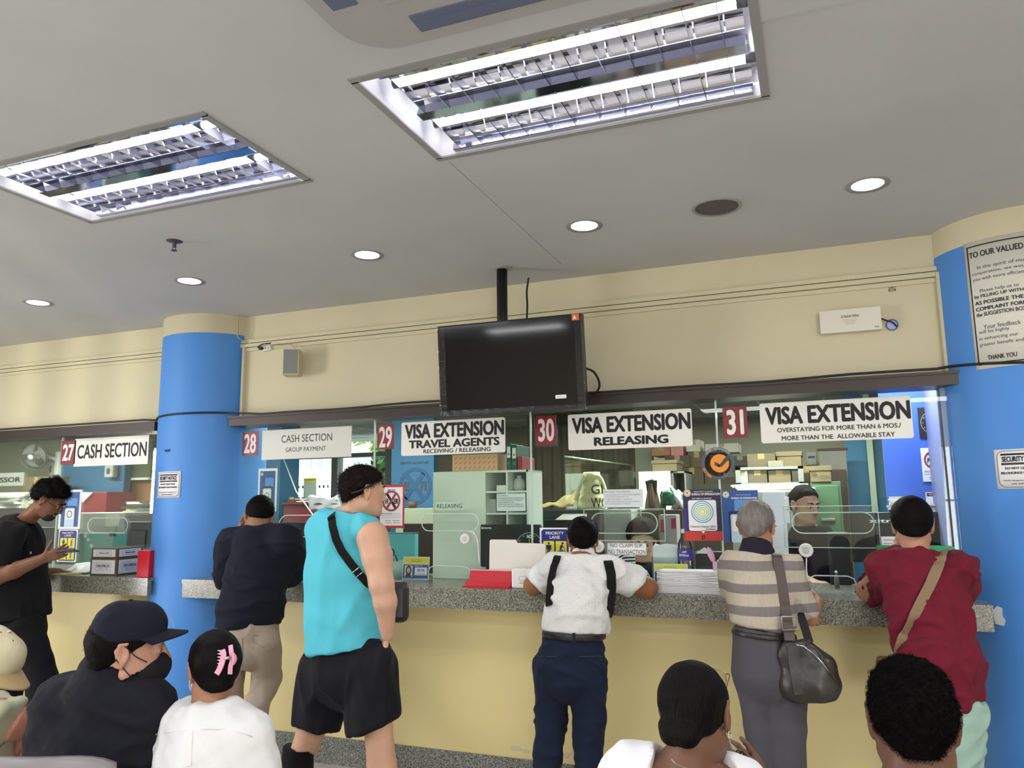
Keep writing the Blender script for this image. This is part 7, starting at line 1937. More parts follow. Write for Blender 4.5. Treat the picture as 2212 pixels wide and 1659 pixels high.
F.ch('g_sock', [(647, 1600, 3.2, 34), (640, 1660, 3.2, 33), (560, 1838, 3.2, 20)]); F.cap('g_sock', J(560, 1838, 3.2), A3(*J(545, 1838, 3.2)[:2], 0.06), 0.042, 0.042)
F.wear('sock', cloth('black_knit', (28, 27, 30)), [('g_sock', 0.0, [F.clip(600, 1601, 700, 1624, 3.2, (640, 1660))])], h=0.008)
F.ch('g_sock2', [(833, 1740, 3.2, 27), (838, 1846, 3.2, 20)])
F.wear('sock', cloth('black_knit', (28, 27, 30)), [('g_sock2', 0.0, [])], h=0.009)
for a in ((560, 1838), (838, 1846)): shoe(F, J(a[0], a[1], 3.2), unit(RH * 0.6 + VH * 0.6), None, 1.1)
F.wear('shoes', M_SHOEB, [('shoe', 0.0, [((0, 0, 0.0), -ZU)])], h=0.009)
F.tuck(); F.hair(M_BRHAIR, 0.009, (0.083, 0.075), (-0.095, -0.052), amp=0.003, freq=70, strands=1500, slen=0.022, sr=0.0012, curly=0.9, seed=4, lift=0.5)
F.eyes(); F.brows(M_BRHAIR)
b = MB()
for q in (-1, 1): b.tube(curve_pts([F.hl(0.03 * q, 0.088, 0.062), F.hl(0.07 * q, 0.05, 0.05), F.hl(0.090 * q, -0.005, 0.026), F.hl(0.091 * q, -0.05, 0.0), F.hl(0.075 * q, -0.085, -0.012)]), 0.0045, M_BLACK, 8)
b.build('sunglasses', F.root)
tr = bvh(top)
t = thing('crossbody_bag', 'black crossbody bag with a silver buckle worn by the man in turquoise', 'bag', J(852, 1300, 3.0))
b = MB(); pts = path_on(tr, ((716, 1112), (717, 1123.5), (718, 1135), (722, 1150), (726, 1165), (732, 1177.5), (738, 1190), (747, 1202.5), (756, 1215), (766, 1227.5), (776, 1240), (786, 1251), (796, 1262), (801, 1267), (806, 1272)), 0.009)
ribbon(b, [Vector(J(735, 1100, 3.3)), *pts, Vector(J(826, 1290, 3.22))], Vector(RH * 0.7 + A3(0, 0, 0.5)), 0.036, 0.004, cloth('black_webbing', (30, 29, 30))); b.build('strap', t)
for x, y in ((769, 1231), (778, 1240)):
    q = on(tr, x, y, 0.016); b = MB(); dd = Vector(RH * 0.7 + ZU * 0.55).normalized() * 0.024; b.tube([q - dd, q + dd], 0.003, M_CHROME, 8); b.build('buckle', t)
b = MB(); c_ = Vector(J(847, 1300, 3.34)); b.box(c_, (0.16, 0.10, 0.19), mat('black_leather', (32, 30, 30), 0.45), Matrix.Rotation(0.5, 3, 'Z'), 0.03); b.build('body', t)

# ------------------------------------------------------------------ man in white patterned shirt
F = Fig('man in white dotted shirt and navy trousers leaning on the counter on both elbows', (-1.2, 3.87, 0))
F.make_head(1259, 1166, 4.08, unit(VH + ZU * -0.12 + RH * 0.05), s=0.94, neck_to=J(1258, 1212, 4.0), neck_r=0.058)
F.ch('torso', [(1256, 1238, 3.98, 52), (1250, 1290, 3.92, 58), (1242, 1370, 3.86, 62)], 1.3); F.ch('torso', [(1216, 1222, 3.99, 24), (1302, 1226, 3.99, 24)])
F.ch('torso', [(1234, 1400, 3.86, 66), (1232, 1436, 3.86, 68)], 1.2)
F.ch('armL', [(1206, 1228, 3.99, 27), (1152, 1264, 4.16, 20), (1180, 1262, 4.4, 14)]); F.hand('armL', J(1181, 1262, 4.4), unit(RH * 0.9 + VH * 0.5), ZU, 0.95)
F.ch('armR', [(1312, 1232, 3.99, 28), (1398, 1270, 4.14, 22), (1352, 1262, 4.38, 14)]); F.hand('armR', J(1350, 1262, 4.38), unit(-RH * 0.9 + VH * 0.3), ZU, 0.95, side=-1)
F.ch('legL', [(1196, 1440, 3.86, 40), (1188, 1570, 3.9, 33), (1176, 1660, 3.88, 26), (1170, 1800, 3.84, 18)]); F.ch('legR', [(1270, 1440, 3.86, 40), (1274, 1570, 3.88, 33), (1271, 1660, 3.86, 28), (1266, 1800, 3.82, 18)])
F.body(skin('brown_skin_a', (148, 98, 66)), groups=[(['head', 'neck'], 0.006), (['torso', 'armL', 'armR', 'neck'], 0.007), (['legL', 'legR'], 0.012)])
m = cloth('white_dotted_cotton', (228, 228, 226))
nt = m.node_tree; tc = nd(nt, 'ShaderNodeTexCoord'); vo = nd(nt, 'ShaderNodeTexVoronoi'); vo.inputs['Scale'].default_value = 78; vo.inputs['Randomness'].default_value = 0.15
rp = nd(nt, 'ShaderNodeValToRGB'); rp.color_ramp.elements[0].position = 0.13; rp.color_ramp.elements[0].color = (*lin((186, 186, 192)), 1); rp.color_ramp.elements[1].position = 0.2; rp.color_ramp.elements[1].color = (*lin((230, 230, 228)), 1)
nt.links.new(tc.outputs['Object'], vo.inputs['Vector']); nt.links.new(vo.outputs['Distance'], rp.inputs[0]); nt.links.new(rp.outputs[0], nt.nodes['Principled BSDF'].inputs['Base Color'])
F.ch('g_sh', [(1257, 1226, 3.99, 48), (1252, 1290, 3.92, 66), (1245, 1340, 3.88, 68), (1240, 1388, 3.86, 67)], 1.25); F.ch('g_sh', [(1212, 1222, 3.99, 28), (1306, 1226, 3.99, 29)])
shirt = F.wear('shirt', m, [('g_sh', 0, [F.clip(1165, 1352, 1308, 1370, 3.86, (1240, 1300))]), ('armL:1', 0.022, [F.clip(1139, 1241, 1180, 1284, 4.1, (1200, 1230))]), ('armR:1', 0.022, [F.clip(1392, 1243, 1352, 1298, 4.1, (1320, 1240))])], k=0.025, h=0.007,
      folds=[(0.005, 18, (1, 1, 0.8), 21, 0), (0.009, 11, (0.5, 1, 1.6), 22, 1), (0.003, 45, (1, 1, 1), 23, 0)], cut=[F.clip(1200, 1196, 1310, 1196, 3.99, (1250, 1300))])
F.cap('g_col', F.hl(0, -0.03, -0.07), F.hl(0, -0.03, -0.14), 0.060, 0.082)
F.wear('collar', m, [('g_col', 0, [F.hclip((0, 0, -0.066), (0, 0.3, 1))])], h=0.006, cut=[F.hclip((0, 0, -0.15), (0, 0, -1))], parent=shirt)
jn = cloth('navy_trousers', (34, 42, 62))
F.ch('g_tr', [(1240, 1372, 3.86, 63), (1234, 1440, 3.86, 76)], 1.2); F.ch('g_tr', [(1195, 1440, 3.86, 42), (1190, 1560, 3.9, 35), (1182, 1660, 3.88, 29), (1172, 1800, 3.84, 25), (1170, 1830, 3.84, 25)], sk=0.01); F.ch('g_tr', [(1270, 1440, 3.86, 43), (1274, 1560, 3.88, 36), (1272, 1660, 3.86, 31), (1266, 1800, 3.82, 25), (1266, 1830, 3.82, 25)], sk=0.01)
trs = F.wear('trousers', jn, [('g_tr', 0, [F.clip(1160, 1355, 1312, 1371, 3.86, (1240, 1450))])], k=0.014, h=0.008, folds=[(0.004, 25, (1, 1, 1.5), 31, 0), (0.007, 14, (0.6, 1, 1.6), 32, 1)])
tb = bvh(trs)
M_BELT = mat('dark_leather_belt', (40, 34, 34), 0.35)
F.wear('belt', M_BELT, [('g_tr', 0.014, [F.clip(1160, 1353, 1312, 1369, 3.86, (1240, 1450)), F.clip(1160, 1368, 1312, 1384, 3.86, (1240, 1300))])], k=0.014, h=0.006)
b = MB(); p = on(tb, 1240, 1378, 0.02); b.box(p, (0.012, 0.008, 0.046), jn); b.build('belt_loop', trs)
b = MB(); p = on(tb, 1187, 1421, 0.001); b.tube([on(tb, x, 1418, 0.001) for x in (1162, 1172, 1182, 1192, 1202)], 0.0016, mat('seam_thread', (70, 78, 100), 0.8), 5); b.tube([on(tb, x, 1418, 0.001) for x in (1250, 1262, 1274, 1288, 1300)], 0.0016, mat('seam_thread', (70, 78, 100), 0.8), 5); b.build('pocket_seam', trs)
for a in ((1170, 1815, 3.84), (1266, 1815, 3.82)): shoe(F, J(*a), VH, None)
F.wear('shoes', M_SHOEB, [('shoe', 0.0, [((0, 0, 0), -ZU)])], h=0.01)
F.tuck(); F.hair(M_DKHAIR, 0.010, (0.085, 0.06), (-0.095, -0.055), amp=0.0015, freq=90, strands=900, slen=0.008, sr=0.001, seed=6)
F.eyes(); F.brows(M_DKHAIR)
ts = bvh(shirt)
t = thing('backpack', 'black backpack worn on the chest of the man in white dotted shirt', 'backpack', J(1250, 1290, 4.1))
mw = cloth('black_backpack_fabric', (30, 30, 32))
b = MB(); ribbon(b, [Vector(J(1214, 1192, 4.08))] + path_on(ts, ((1204, 1204), (1200, 1215), (1196, 1226), (1193, 1240), (1190, 1254), (1188.5, 1269.5), (1187, 1285), (1186.5, 1295.5), (1186, 1306)), 0.009) + [Vector(J(1190, 1318, 4.02))], Vector(RH), 0.036, 0.012, mw); b.build('strap', t)
b = MB(); ribbon(b, [Vector(J(1306, 1200, 4.08))] + path_on(ts, ((1314, 1215), (1317, 1227.5), (1320, 1240), (1320.5, 1254), (1321, 1268), (1320, 1281.5), (1319, 1295), (1317.5, 1306.5), (1316, 1318)), 0.009) + [Vector(J(1312, 1332, 4.0))], Vector(RH), 0.046, 0.012, mw); b.build('strap', t)
b = MB(); p = on(ts, 1326, 1270, 0.014); b.box(p, (0.012, 0.008, 0.028), M_BLACK, None, 0.003); b.build('buckle', t)
b = MB(); b.box(Vector(J(1258, 1275, 4.10)), (0.26, 0.06, 0.26), mw, None, 0.025); b.build('pack', t)

# ------------------------------------------------------------------ grey haired man in striped polo
F = Fig('grey haired man in striped polo shirt and dark grey trousers at window 31', (-0.3, 3.8, 0))
F.make_head(1635, 1138, 3.86, unit(VH * 0.85 + RH * 0.52 - ZU * 0.12), s=0.95, neck_to=J(1640, 1190, 3.84), neck_r=0.058)
F.ch('torso', [(1642, 1240, 3.82, 62), (1645, 1310, 3.8, 60), (1645, 1385, 3.78, 58)], 1.3); F.ch('torso', [(1600, 1212, 3.82, 26), (1690, 1216, 3.84, 27)]); F.ch('torso', [(1652, 1420, 3.78, 64), (1656, 1450, 3.78, 66)], 1.2)
F.ch('armR', [(1700, 1226, 3.84, 30), (1735, 1314, 3.9, 22), (1750, 1334, 3.94, 16), (1767, 1302, 4.21, 12.5)]); 
F.hand('armR', J(1767, 1299, 4.225), unit(VH * 0.75 + RH * 0.12 + ZU * 0.12), unit(ZU * 0.4 + RH * 0.9), 0.98, (0.25, 0.28, 0.3, 0.32), side=-1)
F.ch('armL', [(1592, 1226, 3.84, 28), (1590, 1310, 3.98, 20), (1640, 1285, 4.25, 14)]); F.hand('armL', J(1642, 1284, 4.27), unit(RH * 0.8 + VH * 0.5), ZU, 0.95)
F.ch('leg', [(1626, 1460, 3.78, 42), (1640, 1570, 3.78, 33), (1650, 1660, 3.78, 27), (1656, 1815, 3.76, 18)]); F.ch('leg', [(1696, 1460, 3.78, 42), (1700, 1570, 3.78, 33), (1702, 1660, 3.78, 27), (1702, 1820, 3.76, 18)])
body = F.body(skin('tan_skin_a', (176, 124, 94)), groups=[(['head', 'neck'], 0.005), (['torso', 'neck', 'armL'], 0.009), (['armR'], 0.005), (['leg'], 0.012)])
m = cloth('striped_polo', (200, 190, 172))
nt = m.node_tree; tc = nd(nt, 'ShaderNodeTexCoord'); sp = nd(nt, 'ShaderNodeSeparateXYZ'); nt.links.new(tc.outputs['Object'], sp.inputs[0])
nz = nd(nt, 'ShaderNodeTexNoise'); nz.inputs['Scale'].default_value = 3; nt.links.new(tc.outputs['Object'], nz.inputs['Vector'])
ma = nd(nt, 'ShaderNodeMath', operation='MULTIPLY_ADD'); ma.inputs[1].default_value = 0.02; nt.links.new(nz.outputs['Fac'], ma.inputs[0]); nt.links.new(sp.outputs[2], ma.inputs[2])
mo_ = nd(nt, 'ShaderNodeMath', operation='MULTIPLY_ADD'); mo_.inputs[1].default_value = 10.6; mo_.inputs[2].default_value = 0.35; nt.links.new(ma.outputs[0], mo_.inputs[0])
fr = nd(nt, 'ShaderNodeMath', operation='FRACT'); nt.links.new(mo_.outputs[0], fr.inputs[0])
rp = nd(nt, 'ShaderNodeValToRGB'); rp.color_ramp.interpolation = 'CONSTANT'; rp.color_ramp.elements[0].color = (*lin((204, 194, 174)), 1); rp.color_ramp.elements[1].position = 0.56; rp.color_ramp.elements[1].color = (*lin((142, 134, 132)), 1)
nt.links.new(fr.outputs[0], rp.inputs[0])
n5 = nd(nt, 'ShaderNodeTexNoise'); n5.inputs['Scale'].default_value = 90; mp5 = nd(nt, 'ShaderNodeMapping'); mp5.inputs['Scale'].default_value = (1, 1, 0.15); nt.links.new(tc.outputs['Object'], mp5.inputs[0]); nt.links.new(mp5.outputs[0], n5.inputs['Vector'])
mx = nd(nt, 'ShaderNodeMix', data_type='RGBA', blend_type='MULTIPLY'); mx.inputs[0].default_value = 0.35; nt.links.new(rp.outputs[0], mx.inputs[6]); nt.links.new(n5.outputs['Color'], mx.inputs[7]); nt.links.new(mx.outputs[2], nt.nodes['Principled BSDF'].inputs['Base Color'])
F.ch('g_sh', [(1638, 1222, 3.84, 58), (1643, 1270, 3.82, 72), (1648, 1330, 3.8, 68), (1648, 1372, 3.78, 66)], 1.25); F.ch('g_sh', [(1600, 1210, 3.83, 30), (1694, 1216, 3.84, 30)])
shirt = F.wear('polo_shirt', m, [('g_sh', 0, [F.clip(1580, 1340, 1720, 1368, 3.78, (1640, 1300))]), ('armR:2', 0.014, [F.clip(1722, 1346, 1764, 1322, 3.9, (1700, 1260))]), ('armL:1', 0.024, [F.clip(1560, 1290, 1640, 1290, 3.9, (1590, 1230))])], h=0.007, k=0.025, cut=[F.clip(1590, 1190, 1690, 1196, 3.84, (1640, 1300))],
     folds=[(0.005, 16, (1, 1, 0.7), 41, 0), (0.006, 11, (1, 1, 0.6), 42, 1)])
F.cap('g_col', F.hl(0, -0.03, -0.075), F.hl(0, -0.02, -0.12), 0.064, 0.082)
F.wear('collar', cloth('dark_navy_collar', (40, 38, 50)), [('g_col', 0, [F.hclip((0, 0, -0.078), (0, 0.25, 1))])], h=0.006, cut=[F.hclip((0, 0, -0.14), (0, 0, -1))], parent=shirt)
tg = cloth('dark_grey_trousers', (84, 82, 88))
F.ch('g_tr', [(1650, 1378, 3.78, 62), (1658, 1450, 3.78, 74)], 1.15); F.ch('g_tr', [(1628, 1450, 3.78, 42), (1642, 1570, 3.78, 37), (1652, 1700, 3.78, 31), (1656, 1860, 3.76, 28)]); F.ch('g_tr', [(1698, 1450, 3.78, 42), (1702, 1570, 3.78, 38), (1704, 1700, 3.78, 32), (1702, 1866, 3.76, 28)])
trs = F.wear('trousers', tg, [('g_tr', 0, [F.clip(1580, 1350, 1720, 1368, 3.78, (1650, 1450))])], k=0.015, h=0.009, folds=[(0.005, 14, (1, 1, 0.4), 44, 0), (0.007, 10, (1.3, 1, 0.3), 45, 1)])
F.wear('belt', M_BELT, [('g_tr', 0.014, [F.clip(1580, 1354, 1720, 1372, 3.78, (1650, 1450)), F.clip(1580, 1366, 1720, 1384, 3.78, (1650, 1300))])], k=0.015, h=0.006)
for a in ((1656, 1830, 3.76), (1702, 1836, 3.76)): shoe(F, J(*a), VH, None)
F.wear('shoes', M_SHOEB, [('shoe', 0.0, [((0, 0, 0), -ZU)])], h=0.01)
mgh = mat('grey_hair', (116, 110, 104), 0.5, bump=0.5, bscale=160, vary=0.35, vscale=60, stretch=(1, 1, 0.2))
F.tuck(); F.hair(mgh, 0.009, (0.082, 0.058), (-0.095, -0.052), amp=0.002, freq=60, strands=900, slen=0.007, sr=0.0011, seed=8, lift=0.12)
F.eyes(); F.brows(mgh); F.glasses(mat('dark_frame', (40, 34, 32), 0.4))
ts = bvh(shirt, trs)
t = thing('leather_bag', 'brown black leather shoulder bag hanging beside the grey haired man', 'bag', J(1745, 1450, 3.7))
ml = mat('dark_brown_leather', (46, 40, 37), 0.4, bump=0.3, bscale=18, spec=0.6); mst = mat('brown_strap', (80, 66, 62), 0.55)
b = MB(); ribbon(b, [Vector(J(1672, 1186, 3.9))] + path_on(ts, ((1678, 1200), (1682, 1220), (1686, 1240), (1689, 1260), (1692, 1280), (1694.5, 1297.5), (1697, 1315)), 0.009) + [Vector(J(1702, 1350, 3.68)), Vector(J(1706, 1384, 3.66))], Vector(RH), 0.044, 0.005, mst); b.build('strap', t)
b = MB(); ribbon(b, [Vector(J(1700, 1196, 3.98)), Vector(J(1716, 1290, 3.9)), Vector(J(1730, 1330, 3.82)), Vector(J(1748, 1386, 3.74))], Vector(RH), 0.036, 0.005, M_BLACK); b.build('strap', t)
c0 = J(1706, 1345, 3.66); b = MB(); rr = [Vector(c0 + RH * x + ZU * z) for x, z in ((-0.034, 0.026), (0.034, 0.026), (0.034, -0.03), (-0.034, -0.03))]; b.tube(rr, 0.005, mat('pewter', (150, 142, 132), 0.3, 0.8), 8, closed=True); b.build('strap_ring', t)
B = Fig.__new__(Fig); B.root = t; B.p = {}; B.sub = []; B.gar = []
B.ch('bag', [(1706, 1420, 3.68, 26), (1730, 1480, 3.68, 36), (1768, 1478, 3.68, 38), (1752, 1420, 3.68, 22)], 1.25); B.ch('bag', [(1702, 1400, 3.68, 16), (1740, 1396, 3.68, 12), (1782, 1440, 3.68, 22), (1790, 1474, 3.68, 24)], 1.2); B.ch('bag', [(1716, 1480, 3.68, 32), (1776, 1484, 3.68, 32)], 1.2)
bg = B.wear('body', ml, [('bag', 0, [])], h=0.007, k=0.03, folds=[(0.003, 14, (1, 1, 0.6), 47, 1), (0.0015, 30, (1, 1, 1), 48, 0)], cut=[F.clip(1680, 1516, 1816, 1512, 3.68, (1740, 1450))])
tbg = bvh(bg)
b = MB(); b.tube([on(tbg, x, y, 0.002) for x, y in ((1716, 1392), (1736, 1396), (1758, 1412), (1778, 1434), (1796, 1458))], 0.0035, M_CHROME, 6); b.build('zip', t)
b = MB(); ribbon(b, [on(tbg, x, y, 0.003) for x, y in ((1712, 1396), (1716, 1430), (1722, 1470), (1728, 1500))], Vector(RH), 0.05, 0.006, ml); b.build('front_strip', t)
b = MB(); b.tube(curve_pts([Vector(J(1742, 1392, 3.62)), Vector(J(1764, 1404, 3.6)), Vector(J(1786, 1436, 3.6)), Vector(J(1804, 1470, 3.62))]), 0.006, ml, 8); b.build('handle', t)

# ------------------------------------------------------------------ man in maroon
F = Fig('man in maroon t-shirt and mint trousers leaning at the right column', (0.45, 3.85, 0))
F.make_head(1971, 1134, 3.96, unit(VH * 0.9 - ZU * 0.1 + RH * 0.42), s=0.97, neck_to=J(1978, 1190, 3.92), neck_r=0.056)
F.ch('torso', [(1990, 1250, 3.9, 66), (2010, 1340, 3.86, 68), (2040, 1430, 3.82, 66), (2062, 1520, 3.82, 52)], 1.3); F.ch('torso', [(1926, 1230, 3.92, 27), (2056, 1222, 3.92, 28)])
F.ch('armL', [(1916, 1238, 3.94, 30), (1874, 1276, 4.12, 22), (1905, 1225, 4.2, 17), (1934, 1188, 4.14, 13)]); F.hand('armL', J(1936, 1186, 4.14), unit(RH * 0.35 + ZU * 0.9 - VH * 0.2), -RH, 0.95, (0.5, 0.6, 0.7, 0.8))
F.ch('armR', [(2070, 1232, 3.94, 30), (2070, 1272, 4.14, 21), (2010, 1255, 4.34, 14)]); F.hand('armR', J(2008, 1254, 4.34), unit(-RH * 0.9 + VH * 0.2), ZU, 0.95)
F.ch('leg', [(2060, 1530, 3.82, 44), (2064, 1610, 3.84, 32), (2066, 1700, 3.84, 28), (2064, 1860, 3.82, 19)]); F.ch('leg', [(2092, 1530, 3.86, 40), (2086, 1610, 3.92, 31), (2076, 1700, 3.98, 27), (2076, 1840, 4.0, 19)])
F.body(skin('tan_skin_b', (178, 130, 102)), groups=[(['head', 'neck'], 0.005), (['armL', 'armR'], 0.006), (['torso', 'neck', 'leg'], 0.011)])
F.ch('g_sh', [(1985, 1232, 3.92, 58), (1996, 1280, 3.9, 80), (2012, 1350, 3.86, 82), (2030, 1430, 3.82, 84), (2052, 1530, 3.82, 74)], 1.28); F.ch('g_sh', [(1920, 1230, 3.93, 31), (2062, 1224, 3.93, 33)]); F.ch('g_sh', [(1978, 1196, 3.93, 36), (1984, 1240, 3.92, 60)], sk=0.05)
shirt = F.wear('t_shirt', cloth('maroon_jersey', (108, 30, 46)), [('g_sh', 0, [F.clip(1980, 1524, 2130, 1512, 3.82, (2040, 1400))]), ('armL:1', 0.024, [F.clip(1858, 1236, 1884, 1300, 4.05, (1930, 1240))]), ('armR:1', 0.026, [])], h=0.007, k=0.03, cut=[F.clip(1930, 1186, 2030, 1186, 3.92, (1990, 1300))],
     folds=[(0.006, 14, (1, 1, 1), 51, 0), (0.014, 8, (0.7, 1, 1.5), 52, 1), (0.008, 15, (0.8, 1, 1.6), 54, 1), (0.003, 42, (1, 1, 1), 53, 0)])
F.ch('g_tr', [(2064, 1520, 3.82, 44), (2066, 1545, 3.82, 46)], 1.15); F.ch('g_tr', [(2064, 1535, 3.83, 50), (2066, 1610, 3.84, 42), (2066, 1700, 3.84, 33), (2064, 1890, 3.82, 28)]); F.ch('g_tr', [(2084, 1535, 3.86, 44), (2082, 1610, 3.92, 38), (2076, 1700, 3.98, 31), (2076, 1872, 4.0, 27)])
F.wear('trousers', cloth('mint_trousers', (158, 190, 176)), [('g_tr', 0, [])], k=0.02, h=0.009, folds=[(0.005, 18, (1, 1, 1.3), 55, 0), (0.008, 12, (1, 1, 1.4), 56, 1)])
for a in ((2064, 1860, 3.82), (2076, 1840, 4.0)): shoe(F, J(*a), VH, None)
F.wear('shoes', M_WHITE, [('shoe', 0.0, [((0, 0, 0), -ZU)])], h=0.01)
F.tuck(); F.hair(M_DKHAIR, 0.013, (0.088, 0.05), (-0.1, -0.062), side=0.002, amp=0.0015, freq=60, seed=12)
F.eyes(); F.brows(M_DKHAIR)
ts = bvh(shirt)
t = thing('shoulder_strap_bag', 'beige crossbody strap bag worn by the man in maroon', 'bag', J(1940, 1420, 3.75))
b = MB(); ribbon(b, [Vector(J(2040, 1188, 3.98))] + path_on(ts, ((2034, 1200), (2030, 1212.5), (2026, 1225), (2017, 1245), (2008, 1265), (1999, 1282.5), (1990, 1300), (1981, 1317.5), (1972, 1335), (1964, 1351.5), (1956, 1368)), 0.009) + [Vector(J(1944, 1392, 3.74)), Vector(J(1938, 1420, 3.8))], Vector(RH + ZU * 0.4), 0.042, 0.004, cloth('beige_webbing', (140, 118, 92))); b.build('strap', t)
b = MB(); b.box(Vector(J(1948, 1460, 4.0)), (0.2, 0.07, 0.16), cloth('beige_canvas', (140, 118, 92)), None, 0.02); b.build('pouch', t)

# ------------------------------------------------------------------ man in black t-shirt at the cash section
F = Fig('bearded man with glasses in black t-shirt looking at a phone at window 27', (-4.95, 3.85, 0))
pf = unit(RH * 0.80 - ZU * 0.56 + VH * 0.12)
F.make_head(107, 1080, 3.85, pf, unit(ZU * 0.8 + RH * 0.56), s=1.0, neck_to=J(52, 1128, 3.85), neck_r=0.052)
F.ch('torso', [(32, 1165, 3.85, 42), (32, 1220, 3.85, 46), (34, 1290, 3.85, 48), (34, 1345, 3.85, 48)], 0.72); F.ch('torso', [(24, 1152, 3.7, 26), (40, 1150, 4.0, 26)])
F.ch('armN', [(14, 1160, 3.66, 27), (-8, 1244, 3.6, 20), (30, 1232, 3.64, 17.5), (94, 1206, 3.74, 10.5)]); F.hand('armN', J(95, 1206, 3.74), unit(RH * 0.9 + ZU * 0.3), unit(-VH * 0.8 - ZU * 0.3), 1.0, (0.35, 0.4, 0.45, 0.5), thumb=(0.1, 0.2), side=-1)
F.ch('armF', [(44, 1158, 4.02, 25), (58, 1240, 4.08, 18), (126, 1238, 4.27, 10.5)]); F.hand('armF', J(127, 1237, 4.275), unit(RH * 0.95 + VH * 0.1 - ZU * 0.02), ZU, 1.0, (0.08, 0.08, 0.1, 0.12), thumb=(0.1, 0.1), side=-1)
F.ch('leg', [(44, 1350, 3.8, 40), (92, 1470, 3.84, 28), (96, 1560, 3.8, 24), (90, 1640, 3.8, 14)]); F.ch('leg', [(24, 1350, 3.9, 40), (14, 1480, 3.95, 28), (6, 1560, 3.95, 24), (0, 1620, 3.95, 14)])
F.body(skin('brown_skin_b', (120, 80, 58)), groups=[(['head', 'neck'], 0.006), (['armN', 'armF'], 0.006), (['torso', 'neck', 'leg'], 0.012)])
F.ch('g_sh', [(32, 1160, 3.85, 48), (32, 1220, 3.85, 53), (34, 1280, 3.85, 56), (38, 1345, 3.85, 59)], 0.72); F.ch('g_sh', [(22, 1148, 3.69, 29), (44, 1148, 4.0, 28)])
shirt = F.wear('t_shirt', cloth('black_jersey', (30, 29, 30)), [('g_sh', 0, [F.clip(-40, 1334, 110, 1334, 3.85, (30, 1250))]), ('armN:1', 0.03, [F.clip(-40, 1226, 40, 1218, 3.66, (14, 1160))]), ('armF:1', 0.03, [F.clip(40, 1222, 100, 1222, 4.05, (44, 1160))])], h=0.009, k=0.03, cut=[F.clip(28, 1106, 76, 1134, 3.85, (20, 1200))],
     folds=[(0.006, 14, (1, 1, 0.8), 61, 0), (0.008, 10, (1, 1, 1), 62, 1)])
F.ch('g_tr', [(36, 1345, 3.85, 52), (40, 1370, 3.85, 50)], 0.8); F.ch('g_tr', [(46, 1360, 3.8, 44), (90, 1470, 3.84, 33), (92, 1560, 3.8, 30), (88, 1636, 3.8, 24)]); F.ch('g_tr', [(26, 1360, 3.9, 44), (16, 1480, 3.95, 32), (10, 1560, 3.95, 26), (2, 1616, 3.95, 22)])
F.wear('trousers', cloth('black_trousers', (26, 25, 27)), [('g_tr', 0, [])], k=0.015, h=0.01, folds=[(0.006, 16, (1, 1, 1), 63, 0)])
for a in ((90, 1630, 3.8), (0, 1615, 3.95)): shoe(F, J(*a), RH, None)
F.wear('shoes', M_SHOEB, [('shoe', 0.0, [((0, 0, 0), -ZU)])], h=0.012)
F.tuck(); F.hair(M_DKHAIR, 0.022, (0.075, 0.075), (-0.095, -0.035), puff=(0, 0, 0.008), amp=0.007, freq=55, strands=1200, slen=0.03, sr=0.0016, curly=0.9, seed=14, lift=0.6)
F.eyes(); F.brows(M_DKHAIR, 0.005); F.glasses(mat('thin_black_frame', (30, 28, 28), 0.3))
F.ell('g_beard', F.hl(0, 0.05, -0.085), [0.052, 0.054, 0.045], F.head[1]); F.ell('g_beard2', F.hl(0, 0.088, -0.05), [0.03, 0.018, 0.009], F.head[1])
F.wear('beard', mat('beard_dark', (38, 28, 24), 0.7, bump=0.6, bscale=200), [('g_beard', 0, [F.hclip((0, 0.02, -0.062), (0, -0.45, 1))]), ('g_beard2', 0, [])], h=0.006, k=0.004, subs=[(dict(k='ell', c=F.hl(0, 0.105, -0.067), r=[0.02, 0.02, 0.008], R=F.head[1]), 0.004)])
tt = bvh(shirt)
b = MB(); q = Plane(on(tt, 70, 1203, 0.004), RH, ZU)
for x, y, s_ in ((0.0, 0.03, 'A'), (0.0, -0.02, 'NDER')): q.text(b, s_, x, y, None, 0.016 if len(s_) == 1 else 0.022, 0.022, M_PAPER, 0.02)
b.build('print', shirt)
t = thing('smartphone', 'dark smartphone held flat in the hand of the bearded man', 'phone', J(146, 1191, 3.78))
c_ = Vector(J(146, 1191, 3.76)); R_ = Matrix((tuple(RH), tuple(VH), (0, 0, 1))).transposed() @ Matrix.Rotation(math.radians(-4), 3, 'Y') @ Matrix.Rotation(math.radians(-12), 3, 'X')
b = MB(); b.box(c_, (0.125, 0.068, 0.009), mat('phone_case', (44, 60, 92), 0.3), R_, 0.003); b.build('body', t)
b = MB(); b.box(c_ + R_ @ Vector((0, 0, 0.005)), (0.117, 0.061, 0.0012), M_SCR, R_); b.build('screen', t)

